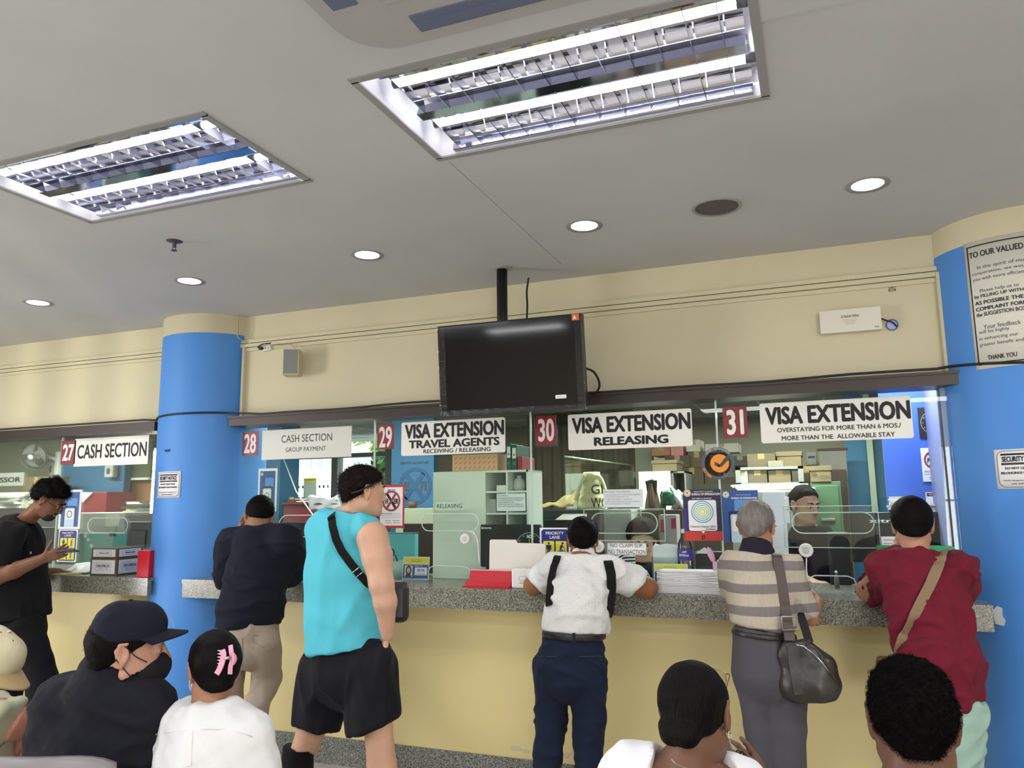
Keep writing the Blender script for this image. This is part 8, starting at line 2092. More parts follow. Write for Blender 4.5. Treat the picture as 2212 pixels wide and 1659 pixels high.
# ------------------------------------------------------------------ man in navy shirt at window 28
F = Fig('man in dark navy shirt and beige jeans bending over the counter at window 28', (-3.3, 3.9, 0))
F.make_head(560, 1116, 4.02, unit(VH * 0.87 - RH * 0.28 - ZU * 0.42), unit(ZU + VH * 0.4), s=1.02, neck_to=J(560, 1150, 3.98), neck_r=0.062)
F.ch('torso', [(562, 1200, 3.96, 58), (550, 1270, 3.92, 60), (536, 1345, 3.88, 58)], 1.25); F.ch('torso', [(508, 1168, 3.98, 26), (614, 1166, 3.98, 26)])
F.ch('armL', [(500, 1175, 4.0, 28), (487, 1246, 4.12, 20), (512, 1200, 4.2, 15), (517, 1150, 4.16, 11)]); F.hand('armL', J(517, 1150, 4.16), unit(ZU * 0.9 + RH * 0.2), -RH, 0.95, (0.5, 0.6, 0.6, 0.7))
F.ch('armR', [(620, 1174, 4.0, 28), (630, 1236, 4.14, 20), (580, 1240, 4.3, 13)]); F.hand('armR', J(578, 1240, 4.3), unit(-RH + VH * 0.2), ZU, 0.95)
F.ch('leg', [(500, 1395, 3.86, 34), (497, 1478, 3.9, 26), (512, 1590, 3.94, 22), (510, 1700, 3.9, 15)]); F.ch('leg', [(570, 1395, 3.86, 34), (575, 1465, 3.98, 27), (546, 1548, 3.82, 21), (512, 1610, 3.72, 15)])
F.body(skin('tan_skin_c', (150, 108, 82)), groups=[(['head', 'neck'], 0.006), (['torso', 'neck', 'armL', 'armR'], 0.009), (['leg'], 0.012)])
F.ch('g_sh', [(560, 1180, 3.98, 52), (556, 1240, 3.94, 66), (545, 1300, 3.9, 68), (534, 1360, 3.88, 70)], 1.2); F.ch('g_sh', [(506, 1168, 3.99, 30), (614, 1164, 3.99, 32)])
F.wear('shirt', cloth('dark_navy_cotton', (29, 31, 42)), [('g_sh', 0, [F.clip(455, 1352, 610, 1349, 3.88, (540, 1280))]), ('armL:2', 0.014, []), ('armR:2', 0.024, [])], h=0.008, k=0.03, cut=[F.clip(520, 1134, 600, 1132, 3.98, (560, 1250))],
     folds=[(0.006, 14, (1, 1, 0.9), 71, 0), (0.008, 10, (0.8, 1, 1.3), 72, 1)])
bj = cloth('beige_denim', (170, 156, 142))
F.ch('g_tr', [(536, 1350, 3.88, 62), (537, 1382, 3.86, 64)], 1.25); F.ch('g_tr', [(500, 1388, 3.86, 33), (496, 1475, 3.9, 28), (505, 1580, 3.94, 25), (510, 1730, 3.9, 22)]); F.ch('g_tr', [(570, 1388, 3.86, 35), (576, 1462, 3.98, 30), (548, 1545, 3.82, 26), (512, 1606, 3.72, 22)])
trs = F.wear('jeans', bj, [('g_tr', 0, [])], k=0.012, h=0.008, folds=[(0.004, 20, (1, 1, 1.2), 73, 0), (0.008, 12, (1, 1, 1.3), 74, 1)])
tb = bvh(trs)
b = MB()
for pts in (((548, 1372), (590, 1376), (594, 1400), (578, 1408), (546, 1402)),): b.tube([on(tb, x, y, 0.001) for x, y in pts], 0.0016, mat('tan_thread', (118, 102, 88), 0.8), 5, closed=True)
b.tube([on(tb, x, y, 0.001) for x, y in ((549, 1388), (570, 1399), (592, 1380))], 0.002, mat('tan_thread', (118, 102, 88), 0.8), 5); b.tube([on(tb, 524, y, 0.001) for y in (1356, 1380, 1400, 1420)], 0.002, mat('tan_thread', (118, 102, 88), 0.8), 5)
b.build('pocket_stitching', trs)
shoe(F, J(510, 1720, 3.9), VH, None); 
F.cap('shoe', J(512, 1612, 3.72), J(500, 1640, 3.62), 0.045, 0.036)
F.wear('shoes', M_SHOEB, [('shoe', 0.0, [((0, 0, 0), -ZU)])], h=0.012)
F.tuck(); F.hair(M_DKHAIR, 0.008, (0.085, 0.06), (-0.095, -0.045), amp=0.001, freq=90, strands=500, slen=0.007, sr=0.0012, seed=16)

# ------------------------------------------------------------------ clerks behind the glass
def clerk(label, px, py, Y, fwd, s, skin_m, hair_m, cm, shoulders, mask=None, hairk=None):
    F = Fig(label, (P(px, py, Y).x, Y, 0))
    F.make_head(px, py, Y, fwd, s=s, neck_to=J(px, py, Y) - ZU * 0.2, neck_r=0.052)
    (xl, yl), (xr, yr), yb = shoulders
    xm = (xl + xr) / 2; r = (xr - xl) / 2
    c = J(xm, (yl + yr) / 2 + 14, Y + 0.02); dz = J(xm, yb, Y)[2]
    w_ = r * MPP(xm, yl, Y)
    F.cap('torso', c - ZU * 0.05, A3(c[0], c[1], max(0.5, dz)), w_ * 0.72, w_ * 0.74, 0.04, 1.4); F.cap('torso', c - RH * (w_ - 0.07) - ZU * 0.02, c + RH * (w_ - 0.07) - ZU * 0.02, 0.06, 0.06, 0.05)
    for q in (-1, 1): F.cap('arm', c + RH * q * (w_ - 0.06) - ZU * 0.04, c + RH * q * (w_ + 0.0) - ZU * 0.3 - VH * 0.05, 0.052, 0.042); F.cap('arm', c + RH * q * w_ - ZU * 0.3 - VH * 0.05, c + RH * q * 0.1 - ZU * 0.32 - VH * 0.24, 0.04, 0.03); F.hand('arm', c + RH * q * 0.1 - ZU * 0.32 - VH * 0.24, unit(-VH - RH * q * 0.6), ZU, 0.95)
    F.body(skin_m, groups=[(['head', 'neck'], 0.006), (['torso', 'arm', 'neck'], 0.011)])
    F.wear('top', cm, [('torso', 0.012, []), ('arm', 0.014, [(c - ZU * 0.3 - VH * 0.16, -VH)])], h=0.011, folds=[(0.006, 14, (1, 1, 1), 5, 0)], cut=[(c + ZU * 0.035, ZU)])
    F.tuck(); F.hair(hair_m, **(hairk or dict(t=0.010, fore=(0.085, 0.085), nape=(-0.095, -0.05), amp=0.003)))
    F.eyes(); F.brows(hair_m)
    if mask:
        F.ell('g_mask', F.hl(0, 0.052, -0.058), [0.06, 0.062, 0.058], F.head[1]); F.ell('g_mask', F.hl(0, 0.09, -0.035), [0.022, 0.034, 0.03], F.head[1])
        F.wear('face_mask', mask, [('g_mask', 0, [])], h=0.006, k=0.02, cut=[F.hclip((0, 0.06, -0.018), (0, -0.25, 1)), F.hclip((0, 0.0, -0.05), (0, -1, 0.3))])
    return F
clerk('dark haired clerk in black seated behind window 31', 1738, 1092, 5.75, unit(-VH + RH * 0.35 - ZU * 0.15), 1.05, skin('clerk_skin_a', (170, 128, 104)), M_DKHAIR, cloth('black_blouse', (30, 28, 36)), ((1706, 1130), (1796, 1135), 1260))
clerk('clerk with dark hair behind the no claim slip label at window 30', 1388, 1166, 5.35, unit(-VH - RH * 0.2 - ZU * 0.35), 1.08, skin('clerk_skin_b', (196, 156, 132)), mat('brown_hair', (30, 22, 21), 0.6, bump=0.4, bscale=150, spec=0.06), cloth('black_cardigan', (34, 33, 35)), ((1345, 1208), (1432, 1210), 1300), None, dict(t=0.02, fore=(0.09, 0.07), nape=(-0.1, -0.08), amp=0.002, side=0.008))
clerk('far clerk with reddish dark hair half hidden at window 30', 1320, 1166, 6.5, unit(-VH + RH * 0.6), 1.0, skin('clerk_skin_b', (196, 156, 132)), mat('reddish_hair', (44, 26, 26), 0.6, bump=0.4, bscale=150, spec=0.06), cloth('grey_blouse', (120, 124, 130)), ((1292, 1196), (1350, 1196), 1260), None, dict(t=0.022, fore=(0.09, 0.06), nape=(-0.1, -0.1), amp=0.002, side=0.01))
b = MB(); c0 = Vector(J(1352, 1220, 4.85)); mz = mat('zebra_dark', (26, 25, 26), 0.7)
b.sheet(lambda u, v: c0 + Vector(RH * (-0.06 + 0.12 * u)) + Vector((0, -0.03 * math.sin(math.pi * u), -0.10 + 0.17 * v - 0.03 * abs(u - 0.5))), 10, 10, M_PAPER, 0.03); t_ = one(b, 'zebra_pouch', 'black and white zebra striped pouch right of the man in white shirt', 'pouch')
b = MB()
for k in range(8): b.sheet(lambda u, v, k=k: c0 + Vector(RH * (-0.06 + 0.12 * u)) + Vector((0, -0.031 * math.sin(math.pi * u) - 0.002, -0.095 + 0.02 * k + 0.010 * v - 0.03 * abs(u - 0.5) + 0.03 * u)), 10, 1, mz)
b.build('stripes', t_)
# ------------------------------------------------------------------ seated people in the foreground
M_SEATG = mat('grey_seat_plastic', (132, 126, 130), 0.4)
def bench(label, seats, face, top=0.80):
    """row of waiting seats joined on a beam"""
    f = unit(A3(face[0], face[1], 0)); r = A3(f[1], -f[0], 0)
    c = np.mean([A3(s[0], s[1], 0) for s in seats], 0)
    t = thing('waiting_bench', label, 'bench', tuple(c))
    for s in seats:
        o = A3(s[0], s[1], 0)
        b = MB(); b.sheet(lambda u, v: Vector(o + r * (-0.235 + 0.47 * u) + f * (-0.18 + 0.42 * v) + ZU * (0.415 - 0.02 * math.sin(math.pi * u) + 0.015 * v)), 8, 8, M_SEATG, 0.02); b.build('seat', t)
        b = MB(); b.sheet(lambda u, v: Vector(o + r * (-0.235 + 0.47 * u) * (1 - 0.12 * v) - f * (0.25 + 0.07 * v + 0.05 * math.sin(math.pi * u)) + ZU * (0.45 + ((s[2] if len(s) > 2 else top) - 0.45) * (v - 0.06 * (2 * u - 1) ** 4 * v))), 14, 10, M_SEATG, 0.022); b.build('backrest', t)
    d = r
    ends = sorted([A3(s[0], s[1], 0) @ r for s in seats]); mid = c - r * (c @ r)
    a, e = mid + r * (ends[0] - 0.3), mid + r * (ends[-1] + 0.3)
    b = MB(); b.tube([Vector(a + ZU * 0.36), Vector(e + ZU * 0.36)], 0.028, M_BLACK, 10); b.build('beam', t)
    for p in (a + r * 0.15, e - r * 0.15):
        b = MB(); b.tube([Vector(p + ZU * 0.36), Vector(p + ZU * 0.04)], 0.024, M_BLACK, 10); b.tube([Vector(p - f * 0.26 + ZU * 0.02), Vector(p + ZU * 0.045), Vector(p + f * 0.26 + ZU * 0.02)], 0.02, M_BLACK, 8); b.build('leg', t)
    return t
seats_l = []; seats_r = []
def torso_end(px, py, Y, z=0.62): q = J(px, py, Y); return A3(q[0], q[1], z)
FACE = VH
# man in navy cap
F = Fig('seated man in navy baseball cap and black face mask', (-2.05, 1.95, 0))
Y0 = 1.95
pf = unit(RH * 0.93 + VH * 0.36 - ZU * 0.02)
F.make_head(277, 1404, Y0, pf, s=1.06, neck_to=J(232, 1476, Y0 - 0.02), neck_r=0.06, jaw=1.1)
F.ch('torso', [(226, 1545, 1.93, 100), (216, 1640, 1.92, 112)], 1.5); F.ch('torso', [(148, 1520, 1.92, 52), (306, 1520, 1.96, 48)]); 
F.cap('torso', J(216, 1640, 1.92), torso_end(216, 1640, 1.97), 0.16, 0.16, 0.05, 1.3)
F.ch('arm', [(134, 1540, 1.9, 58), (104, 1720, 1.95, 42), (230, 1760, 2.2, 30)]); F.hand('arm', J(235, 1760, 2.2), unit(RH * 0.6 + VH * 0.6), ZU, 0.95)
F.ch('arm2', [(322, 1545, 1.98, 50), (326, 1690, 2.02, 38), (352, 1610, 2.3, 24), (378, 1562, 2.42, 18)]); F.hand('arm2', J(378, 1560, 2.42), unit(ZU * 0.5 + RH * 0.6 + VH * 0.3), -VH, 0.95, (0.6, 0.6, 0.7, 0.7))
hp = sit(F, None, FACE, torso_end(216, 1640, 1.97)); seats_l.append((hp[0], hp[1], 0.96))
F.body(skin('olive_skin', (184, 138, 116)), groups=[(['head', 'neck'], 0.0045), (['arm', 'arm2'], 0.007), (['torso', 'pelvis', 'legs'], 0.014)])
nv = cloth('black_navy_jacket', (29, 30, 38))
F.ch('g_col', [(250, 1420, 1.95, 55), (232, 1500, 1.94, 74)], 1.0)
jk = F.wear('jacket', nv, [('torso', 0.012, []), ('arm:2', 0.015, []), ('arm2:2', 0.014, []), ('g_col', 0.0, [F.clip(190, 1398, 310, 1444, 1.95, (230, 1500))])], h=0.0075, k=0.04, folds=[(0.006, 16, (1, 1, 1), 81, 0), (0.007, 12, (0.7, 1, 1.4), 82, 1), (0.0025, 50, (1, 1, 1), 83, 0)], subs=[(dict(k='cap', a=J(252, 1408, 1.95), b=J(258, 1370, 1.95), ra=0.066, rb=0.08), 0.004)])
F.wear('trousers', cloth('black_trousers', (26, 25, 27)), [(['pelvis', 'legs'], 0.012, [])], h=0.013)
F.wear('shoes', M_SHOEB, [('shoe', 0, [((0, 0, 0), -ZU)])], h=0.013)
F.tuck(); F.hair(M_DKHAIR, 0.006, (0.085, 0.045), (-0.095, -0.06), amp=0.0008, freq=120, strands=500, slen=0.006, sr=0.0006, seed=22, h=0.005)
F.eyes(); F.brows(M_DKHAIR)
def cap_hat(F, m, crown=(0.092, 0.108, 0.092), zc=0.03, brim=0.085, tilt=0.0, flat=0.2, eyelets=None, low=0.012, bill_m=None):
    C, R_, s = F.head; L = F.hl
    F.ell('g_cap', L(0, -0.008, zc), [v * s for v in crown], R_); F.cap('g_cap', L(0, 0.03, zc + 0.03), L(0, -0.03, zc + 0.035), 0.074 * s, 0.07 * s, 0.03)
    o = F.wear('cap', m, [('g_cap', 0, [F.hclip((0, 0.06, zc + low - 0.006), (0, 0.13, -1))])], h=0.0055, k=0.03, folds=[(0.0012, 60, (1, 1, 1), 85, 0)])
    b = MB()
    def bill(u, v):
        a = (u - 0.5) * 2
        x = 0.083 * math.sin(a * 1.35) * (1 - 0.0 * v) / math.sin(1.35); y0 = 0.012 + 0.086 * math.cos(a * 1.35)
        return Vector(L(x * (1 + 0.05 * v), y0 + brim * v * (0.35 + 0.65 * math.cos(a * 1.2)), zc + low + 0.004 - flat * brim * v - 0.025 * (a * a) * (0.5 + 0.5 * v)))
    b.sheet(bill, 20, 8, bill_m or m, 0.0045); b.build('bill', o)
    b = MB(); b.lathe([(0, 0.006), (0.007, 0.004), (0.009, 0)], L(0, -0.004, zc + crown[2] + 0.016), m, 12); b.build('button', o)
    return o
cp_ = cap_hat(F, cloth('navy_cap_twill', (28, 29, 42), bscale=700), crown=(0.087, 0.101, 0.088), brim=0.068, flat=0.10, zc=0.04)
tc_ = bvh(cp_)
b = MB(); q = Plane(Vector(F.hl(0.012, 0.112, 0.082)), F.head[1][0] * -1, F.head[1][2] * 0.9 - F.head[1][1] * 0.35)
q.text(b, 'N', 0, 0, None, 0.042, 0.004, M_PAPER, 0.0); q.text(b, 'Y', 0.002, -0.004, None, 0.046, 0.0045, M_PAPER, 0.0); b.build('emblem', cp_)
mk_m = cloth('black_face_mask', (34, 31, 34))
F.ell('g_mask', F.hl(0, 0.053, -0.058), [0.060, 0.060, 0.058], F.head[1]); F.ell('g_mask', F.hl(0, 0.092, -0.045), [0.018, 0.030, 0.034], F.head[1])
fm = F.wear('face_mask', mk_m, [('g_mask', 0.002, [])], h=0.005, k=0.03, cut=[F.hclip((0, 0.09, -0.012), (0, -0.42, 1)), F.hclip((0, 0.035, -0.06), (0, -1, 0.0))])
b = MB()
for q in (-1, 1): b.tube(curve_pts([F.hl(0.062 * q, 0.058, -0.028), F.hl(0.077 * q, 0.028, -0.008), F.hl(0.085 * q, 0.004, 0.018), F.hl(0.09 * q, -0.016, 0.032)]), 0.0016, mk_m, 5); b.tube(curve_pts([F.hl(0.06 * q, 0.045, -0.09), F.hl(0.074 * q, 0.02, -0.066), F.hl(0.083 * q, -0.004, -0.036), F.hl(0.09 * q, -0.024, -0.01)]), 0.0016, mk_m, 5)
b.build('ear_loop', fm)
t = thing('tablet', 'reddish brown phone case with white papers held by the man in navy cap', 'phone', J(372, 1530, 2.4))
b = MB(); c_ = Vector(J(372, 1522, 2.4)); R_ = Matrix((tuple(RH), tuple(VH), (0, 0, 1))).transposed() @ Matrix.Rotation(0.35, 3, 'Y'); b.box(c_, (0.13, 0.12, 0.008), mat('red_brown_case', (104, 48, 40), 0.5), R_, 0.003); b.build('case', t)
b = MB(); b.box(c_ + R_ @ Vector((-0.01, 0, 0.006)), (0.1, 0.11, 0.002), M_PAPER, R_); b.build('papers', t)

# woman with claw clip
F = Fig('seated woman in white blouse with a pink claw clip in her black hair', (-1.85, 2.05, 0))
F.make_head(463, 1444, 2.05, unit(VH * 0.88 - RH * 0.5 - ZU * 0.12), s=0.9, neck_to=J(450, 1522, 2.03), neck_r=0.05)
F.ch('torso', [(446, 1600, 2.02, 92), (446, 1680, 2.0, 98)], 1.5); F.ch('torso', [(372, 1580, 2.02, 38), (524, 1582, 2.04, 38)]); F.cap('torso', J(446, 1680, 2.0), torso_end(446, 1680, 2.05), 0.135, 0.14, 0.05, 1.3)
F.ch('arm', [(358, 1590, 2.02, 40), (346, 1740, 2.06, 30), (420, 1790, 2.3, 20)]); F.hand('arm', J(422, 1790, 2.3), unit(RH * 0.5 + VH * 0.7), ZU, 0.88); F.ch('armR', [(536, 1592, 2.05, 40), (568, 1730, 2.08, 31), (520, 1800, 2.3, 20)]); F.hand('armR', J(518, 1800, 2.3), unit(-RH * 0.4 + VH * 0.8), ZU, 0.88, side=-1)
hp = sit(F, None, FACE, torso_end(446, 1680, 2.05)); seats_l.append((hp[0], hp[1]))
F.body(skin('tan_skin_d', (172, 124, 100)), groups=[(['head', 'neck'], 0.005), (['arm', 'armR'], 0.007), (['torso', 'neck', 'pelvis', 'legs'], 0.013)])
wb = cloth('white_blouse', (226, 226, 226))
F.ch('g_bl', [(448, 1528, 2.04, 30), (447, 1570, 2.03, 70)], 1.2, sk=0.05)
bl = F.wear('blouse', wb, [('torso', 0.016, []), ('arm:2', 0.02, []), ('armR:2', 0.02, []), ('g_bl', 0.006, [])], h=0.0075, k=0.035, cut=[F.clip(400, 1508, 520, 1508, 2.04, (450, 1600))], folds=[(0.006, 15, (1, 1, 0.7), 91, 0), (0.008, 12, (1, 1, 0.5), 92, 1), (0.0025, 45, (1, 1, 1), 93, 0)])
tb = bvh(bl)
F.ch('g_cl', [(455, 1506, 2.045, 36), (452, 1530, 2.035, 46)], 1.1); F.wear('collar', wb, [('g_cl', 0, [])], h=0.006, parent=bl, cut=[F.clip(410, 1508, 505, 1512, 2.04, (455, 1540)), F.clip(400, 1536, 510, 1536, 2.04, (455, 1510))], subs=[(dict(k='cap', a=J(456, 1480, 2.05), b=J(454, 1520, 2.05), ra=0.05, rb=0.055), 0.004)])
b = MB(); b.tube([on(tb, x, y, 0.0) for x, y in ((330, 1588), (360, 1582), (400, 1577), (440, 1574), (480, 1575), (520, 1582), (545, 1592))], 0.0022, wb, 6); ribbon(b, [on(tb, x, y, 0.001) for x, y in ((408, 1580), (406, 1610), (404, 1655))], Vector(RH), 0.024, 0.003, wb); b.build('yoke_seam', bl)
F.wear('trousers', cloth('black_trousers', (26, 25, 27)), [(['pelvis', 'legs'], 0.012, [])], h=0.013); F.wear('shoes', M_SHOEB, [('shoe', 0, [((0, 0, 0), -ZU)])], h=0.013)
F.tuck(); F.hair(mat('sleek_black_hair', (12, 10, 11), 0.5, spec=0.08, bump=0.35, bscale=160, stretch=(1, 1, 0.2)), 0.012, (0.09, 0.04), (-0.1, -0.075), amp=0.0012, freq=60, seed=24, h=0.005)
F.eyes(); mw_ = cloth('white_face_mask', (216, 218, 226)); F.ell('g_mask', F.hl(0, 0.052, -0.055), [0.06, 0.062, 0.06], F.head[1]); fm = F.wear('face_mask', mw_, [('g_mask', 0.003, [])], h=0.006, cut=[F.hclip((0, 0.09, -0.012), (0, -0.42, 1)), F.hclip((0, 0.03, -0.06), (0, -1, 0))])
b = MB(); b.tube(curve_pts([F.hl(-0.06, 0.035, -0.03), F.hl(-0.08, 0.0, -0.01), F.hl(-0.086, -0.02, 0.0)]), 0.0016, mw_, 5); b.tube(curve_pts([F.hl(-0.056, 0.03, -0.085), F.hl(-0.078, 0.0, -0.06), F.hl(-0.084, -0.02, -0.03)]), 0.0016, mw_, 5); b.build('ear_loop', fm)
hair_o = [o for o in bpy.data.objects if o.parent == F.root and o.name.startswith('hair')][0]; th_ = bvh(hair_o)
cl = thing('hair_claw_clip', 'pink claw clip holding the black hair of the woman in white blouse', 'hair clip', J(482, 1420, 1.95))
pk = mat('pink_clip', (232, 160, 188), 0.35)
for pts, w_ in ((((480, 1404), (483, 1414), (480, 1430), (474, 1446), (468, 1456)), 0.016), (((498, 1394), (500, 1410), (502, 1424), (498, 1440), (497, 1456)), 0.013)):
    b = MB(); ribbon(b, [on(th_, x, y, 0.010) for x, y in pts], Vector(RH), w_, 0.006, pk)
    if w_ > 0.014:
        for k in range(7): y = 1406 + 7 * k; x = 477 - 0.1 * k * k * 0.3; b.tube([on(th_, x, y, 0.012), on(th_, x - 7, y - 1, 0.003)], [0.0026, 0.0012], mat('pale_pink', (240, 206, 220), 0.35), 6)
    b.build('jaw', cl)
b = MB(); b.sheet(lambda u, v: on(th_, 500 + 11 * math.sin(math.pi * v) * u, 1406 + 34 * v, 0.014), 3, 12, pk, 0.003); b.build('thumb_tab', cl)
b = MB(); b.tube([on(th_, 483, 1423, 0.014), on(th_, 499, 1420, 0.014)], 0.005, M_CHROME, 10); b.build('spring', cl)

# old man with cream cap at the left edge
F = Fig('seated grey haired man in cream cap and pale green shirt at the left edge', (-2.6, 1.95, 0))
pf = unit(RH * 0.80 - ZU * 0.58 + VH * 0.1)
F.make_head(-36, 1440, 1.95, pf, unit(ZU * 0.8 + RH * 0.56), s=0.98, neck_to=J(-92, 1512, 1.95), neck_r=0.056)
F.slim.update(torso=0.04)
F.ch('torso', [(-66, 1590, 1.95, 72), (-80, 1700, 1.95, 86)], 0.8); F.ch('torso', [(-30, 1545, 1.84, 44), (-60, 1540, 2.08, 44)]); F.cap('torso', J(-80, 1700, 1.95), torso_end(-80, 1700, 1.98), 0.15, 0.15, 0.05, 1.0)
F.ch('arm', [(-6, 1556, 1.86, 46), (74, 1570, 1.96, 27), (84, 1584, 2.0, 23), (66, 1606, 2.06, 17)]); F.hand('arm', J(64, 1608, 2.06), unit(-RH * 0.6 - ZU * 0.6 + VH * 0.1), unit(ZU * 0.6 - VH * 0.5), 0.98, (0.35, 0.4, 0.4, 0.45), side=1)
F.ch('arm2', [(-70, 1560, 2.1, 42), (-40, 1660, 2.25, 28), (10, 1650, 2.3, 17)]); F.hand('arm2', J(12, 1650, 2.3), RH, ZU, 0.95)
hp = sit(F, None, FACE, torso_end(-80, 1700, 1.98)); seats_l.append((hp[0], hp[1]))
F.body(skin('ruddy_skin', (172, 118, 100)), groups=[(['head', 'neck'], 0.005), (['arm', 'arm2'], 0.005), (['torso', 'neck', 'pelvis', 'legs'], 0.013)])
F.wear('shirt', cloth('pale_green_cotton', (190, 190, 160)), [('torso', 0.014, []), ('arm:1', 0.022, [F.clip(58, 1528, 34, 1602, 1.95, (0, 1560))]), ('arm2:1', 0.02, [])], h=0.008, folds=[(0.007, 16, (1, 1, 1), 101, 0), (0.009, 12, (1.2, 1, 0.8), 102, 1)], cut=[F.clip(-90, 1452, 60, 1502, 1.95, (-40, 1600))])
F.wear('trousers', cloth('olive_trousers', (70, 70, 58)), [(['pelvis', 'legs'], 0.012, [])], h=0.013); F.wear('shoes', M_SHOEB, [('shoe', 0, [((0, 0, 0), -ZU)])], h=0.013)
F.tuck(); F.hair(mat('silver_hair', (176, 172, 168), 0.5, bump=0.5, bscale=160), 0.008, (0.06, 0.03), (-0.095, -0.065), amp=0.002, freq=80, strands=500, slen=0.012, sr=0.0008, seed=26, h=0.006)
F.eyes()
c2 = cap_hat(F, cloth('cream_cap_cotton', (206, 198, 166), bscale=600), brim=0.075, flat=0.35, zc=0.036, bill_m=mat('tan_bill', (186, 160, 118), 0.8))
tc_ = bvh(c2); b = MB()
for x, y in ((2, 1366), (28, 1384)):
    q = on(tc_, x, y, 0.001); b.lathe([(0, 0.001), (0.0035, 0.0)], q, M_INK, 10, Matrix.Rotation(math.pi / 2, 3, 'X'))
b.build('eyelet', c2)
F.ell('g_mask', F.hl(0, 0.06, -0.066), [0.06, 0.072, 0.062], F.head[1]); fm = F.wear('face_mask', mk_m, [('g_mask', 0.004, [])], h=0.006, cut=[F.hclip((0, 0.09, -0.018), (0, -0.3, 1)), F.hclip((0, 0.03, -0.06), (0, -1, 0))])

# woman with bun
F = Fig('seated woman with a low black bun, hoop earring and white top', (-0.3, 1.95, 0))
F.make_head(1504, 1544, 1.98, unit(VH * 0.87 + RH * 0.48 - ZU * 0.28), unit(ZU + VH * 0.28), s=0.94, neck_to=J(1482, 1668, 1.95), neck_r=0.056)
F.ch('torso', [(1470, 1760, 1.94, 130), (1470, 1850, 1.94, 135)], 1.5); F.ch('torso', [(1372, 1680, 1.94, 62), (1580, 1700, 1.98, 58)]); F.ch('torso', [(1480, 1668, 1.95, 58), (1474, 1740, 1.94, 110)], 1.3, sk=0.05); F.cap('torso', J(1470, 1850, 1.94), torso_end(1470, 1850, 2.0), 0.14, 0.15, 0.05, 1.3)
F.ch('arm', [(1352, 1690, 1.94, 50), (1310, 1870, 2.0, 36), (1460, 1900, 2.25, 24)]); F.hand('arm', J(1462, 1900, 2.25), unit(RH * 0.6 + VH * 0.6), ZU, 0.9)
F.ch('arm2', [(1602, 1712, 2.0, 48), (1690, 1860, 2.1, 34), (1672, 1790, 2.22, 24), (1658, 1728, 2.24, 21)])
F.hand('hand', J(1656, 1722, 2.24), unit(ZU * 0.85 - RH * 0.42 + VH * 0.1), unit(RH * 0.45 - VH * 0.75 + ZU * 0.1), 0.92, (0.22, 0.3, 0.42, 0.55), spread=0.16, thumb=(0.7, 0.25), side=1)
hp = sit(F, None, FACE, torso_end(1470, 1850, 2.0)); seats_r.append((hp[0], hp[1]))
F.body(skin('deep_skin_a', (112, 78, 60)), groups=[(['head', 'neck'], 0.004), (['hand'], 0.004), (['torso', 'neck', 'arm', 'arm2'], 0.008), (['pelvis', 'legs'], 0.014)])
tp = cloth('white_cotton_top', (232, 232, 236))
F.wear('top', tp, [('torso', 0.010, []), (['arm:1'], 0.018, [(J(1335, 1760, 1.95), -ZU)]), (['arm2:1'], 0.018, [(J(1640, 1760, 2.05), -ZU)])], h=0.0065, k=0.03, folds=[(0.003, 22, (1, 1, 1), 111, 0), (0.004, 14, (1, 1, 0.6), 112, 1)], subs=[(dict(k='cap', a=J(1490, 1628, 1.95), b=J(1500, 1690, 1.9), ra=0.085, rb=0.105), 0.006)])
F.wear('trousers', cloth('denim_blue', (58, 70, 96)), [(['pelvis', 'legs'], 0.012, [])], h=0.013); F.wear('shoes', M_WHITE, [('shoe', 0, [((0, 0, 0), -ZU)])], h=0.013)
bun = [(dict(k='cap', a=J(1458, 1576, 1.9), b=J(1486, 1588, 1.88), ra=0.034, rb=0.030, q=1, n=VH, sk=0.012), []), (dict(k='cap', a=J(1446, 1566, 1.92), b=J(1450, 1588, 1.9), ra=0.024, rb=0.024, q=1, n=VH, sk=0.012), [])]
hs = mat('sleek_bun_hair', (11, 9, 9), 0.5, bump=0.4, bscale=180, stretch=(1, 1, 0.2), spec=0.08)
F.tuck(); F.hair(hs, 0.009, (0.088, 0.03), (-0.098, -0.062), amp=0.0012, freq=60, seed=28, h=0.0045, extra=bun)
F.eyes(); F.brows(hs)
b = MB(); ec = F.hl(0.083, -0.014, -0.05); b.tube([Vector(ec + F.head[1][2] * 0.012 * math.cos(a) + F.head[1][1] * 0.012 * math.sin(a)) for a in np.linspace(0, 6.283, 20)[:-1]], 0.0014, M_CHROME, 6, closed=True); b.build('earring', F.root)
b = MB(); b.tube(curve_pts([Vector(J(1448, 1632, 1.86)), Vector(J(1456, 1646, 1.85)), Vector(J(1480, 1658, 1.85)), Vector(J(1510, 1668, 1.85))]), 0.001, M_CHROME, 5); b.build('necklace', F.root)
gw = mat('gold_wire', (150, 130, 100), 0.25, 0.9)
b = MB(); lq = []
for px, py, Y in ((1547, 1462, 2.06), (1503, 1447, 2.09)):
    q = Plane(Vector(J(px, py, Y)), RH - ZU * 0.18, ZU + VH * 0.3); lq.append(q); b.tube([q.at(x, y) for x, y in rrect(0.05, 0.036, 0.013, 5)], 0.0013, gw, 6, closed=True)
b.tube([lq[1].at(0.025, 0.004), lq[0].at(-0.025, 0.004)], 0.0013, gw, 6); b.tube(curve_pts([lq[0].at(0.025, 0.01), lq[0].at(0.028, 0.006, 0.02), Vector(J(1566, 1500, 1.98)), Vector(J(1566, 1545, 1.96))]), 0.0013, gw, 6)
eg = b.build('eyeglasses', F.root)
for q in lq:
    b = MB(); pl_ = [q.at(x, y) for x, y in rrect(0.049, 0.035, 0.013, 5)]; b.prism(pl_, q.n * 0.0012, glass_mat('pale_lens', (0.9, 0.9, 0.88), 1.3)); b.build('lens', eg)
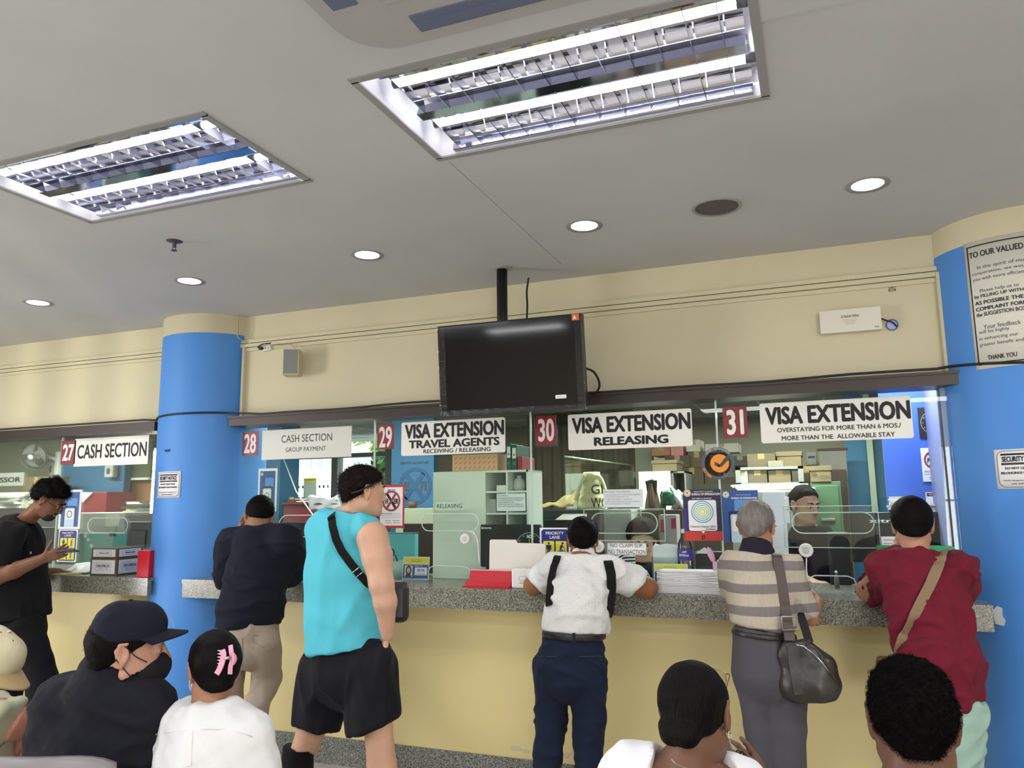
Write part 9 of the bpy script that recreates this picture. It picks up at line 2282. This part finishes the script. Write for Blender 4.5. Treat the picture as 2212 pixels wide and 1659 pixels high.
t = thing('car_key', 'black oval car key held between the fingers of the woman with a bun', 'key', J(1596, 1632, 2.2))
b = MB(); b.tube([Vector(J(1588, 1624, 2.2)), Vector(J(1596, 1632, 2.2)), Vector(J(1606, 1642, 2.2))], [0.010, 0.015, 0.012], mat('glossy_black', (18, 18, 20), 0.15), 14); b.build('fob', t)
t = thing('phone', 'dark grey phone on the lap of the woman with a bun', 'phone', J(1562, 1650, 2.15))
b = MB(); c_ = Vector(J(1560, 1652, 2.12)); R_ = Matrix((tuple(RH), tuple(VH), (0, 0, 1))).transposed() @ Matrix.Rotation(-0.2, 3, 'Y') @ Matrix.Rotation(0.75, 3, 'X'); b.box(c_, (0.078, 0.15, 0.009), mat('phone_grey', (84, 86, 92), 0.35), R_, 0.004); b.build('body', t)

# man with afro hair
F = Fig('man with short curly black hair seated nearest the camera at the right', (0.15, 1.78, 0))
F.make_head(1971, 1555, 1.78, unit(VH * 0.93 + RH * 0.36 - ZU * 0.05), s=0.93, neck_to=J(1992, 1680, 1.75), neck_r=0.062)
F.ch('torso', [(2000, 1800, 1.76, 150), (2000, 1900, 1.76, 160)], 1.5); F.ch('torso', [(1850, 1775, 1.76, 66), (2140, 1775, 1.78, 66)]); F.cap('torso', J(2000, 1900, 1.76), torso_end(2000, 1900, 1.8), 0.15, 0.15, 0.05, 1.3); F.ch('torso', [(1992, 1690, 1.75, 66), (1998, 1760, 1.76, 120)], 1.3, sk=0.05)
F.ch('arm', [(1838, 1790, 1.76, 60), (1800, 1960, 1.85, 44), (1900, 1990, 2.1, 30)]); F.hand('arm', J(1902, 1990, 2.1), unit(RH * 0.4 + VH), ZU, 0.95); F.ch('arm', [(2156, 1790, 1.78, 60), (2200, 1960, 1.88, 44), (2110, 1990, 2.12, 30)]); F.hand('arm', J(2108, 1990, 2.12), unit(-RH * 0.4 + VH), ZU, 0.95, side=-1)
hp = sit(F, None, FACE, torso_end(2000, 1900, 1.8)); seats_r.append((hp[0], hp[1]))
F.body(skin('deep_skin_b', (98, 66, 52)), groups=[(['head', 'neck'], 0.0045), (['torso', 'neck', 'arm'], 0.01), (['pelvis', 'legs'], 0.014)])
F.wear('t_shirt', cloth('charcoal_jersey', (46, 46, 50)), [('torso', 0.012, []), ('arm', 0.016, [(J(1830, 1880, 1.78), -ZU)])], h=0.009, cut=[F.clip(1880, 1700, 2110, 1700, 1.76, (2000, 1850))], subs=[(dict(k='cap', a=J(1992, 1650, 1.76), b=J(1996, 1712, 1.75), ra=0.066, rb=0.078), 0.006)])
F.wear('trousers', cloth('black_trousers', (26, 25, 27)), [(['pelvis', 'legs'], 0.012, [])], h=0.013); F.wear('shoes', M_WHITE, [('shoe', 0, [((0, 0, 0), -ZU)])], h=0.013)
F.tuck(); F.hair(mat('coily_hair', (14, 12, 12), 0.8, bump=0.8, bscale=240, spec=0.06), 0.0075, (0.086, 0.055), (-0.095, -0.055), amp=0.003, freq=130, strands=9000, slen=0.010, sr=0.0006, curly=1.0, seed=30, lift=0.8, h=0.005, side=-0.001)
F.eyes(); 
b = MB(); b.tube(curve_pts([Vector(J(1912, 1560, 1.78)), Vector(J(1898, 1540, 1.83)), Vector(J(1890, 1524, 1.87))]), 0.0022, mat('silver_frame', (196, 196, 200), 0.2, 0.9), 6); b.build('glasses_arm', F.root)
bench('grey waiting bench under the man in navy cap and his two neighbours', seats_l, FACE, 0.8)
bench('grey waiting bench under the woman with a bun and the curly haired man', seats_r, FACE, 0.74)
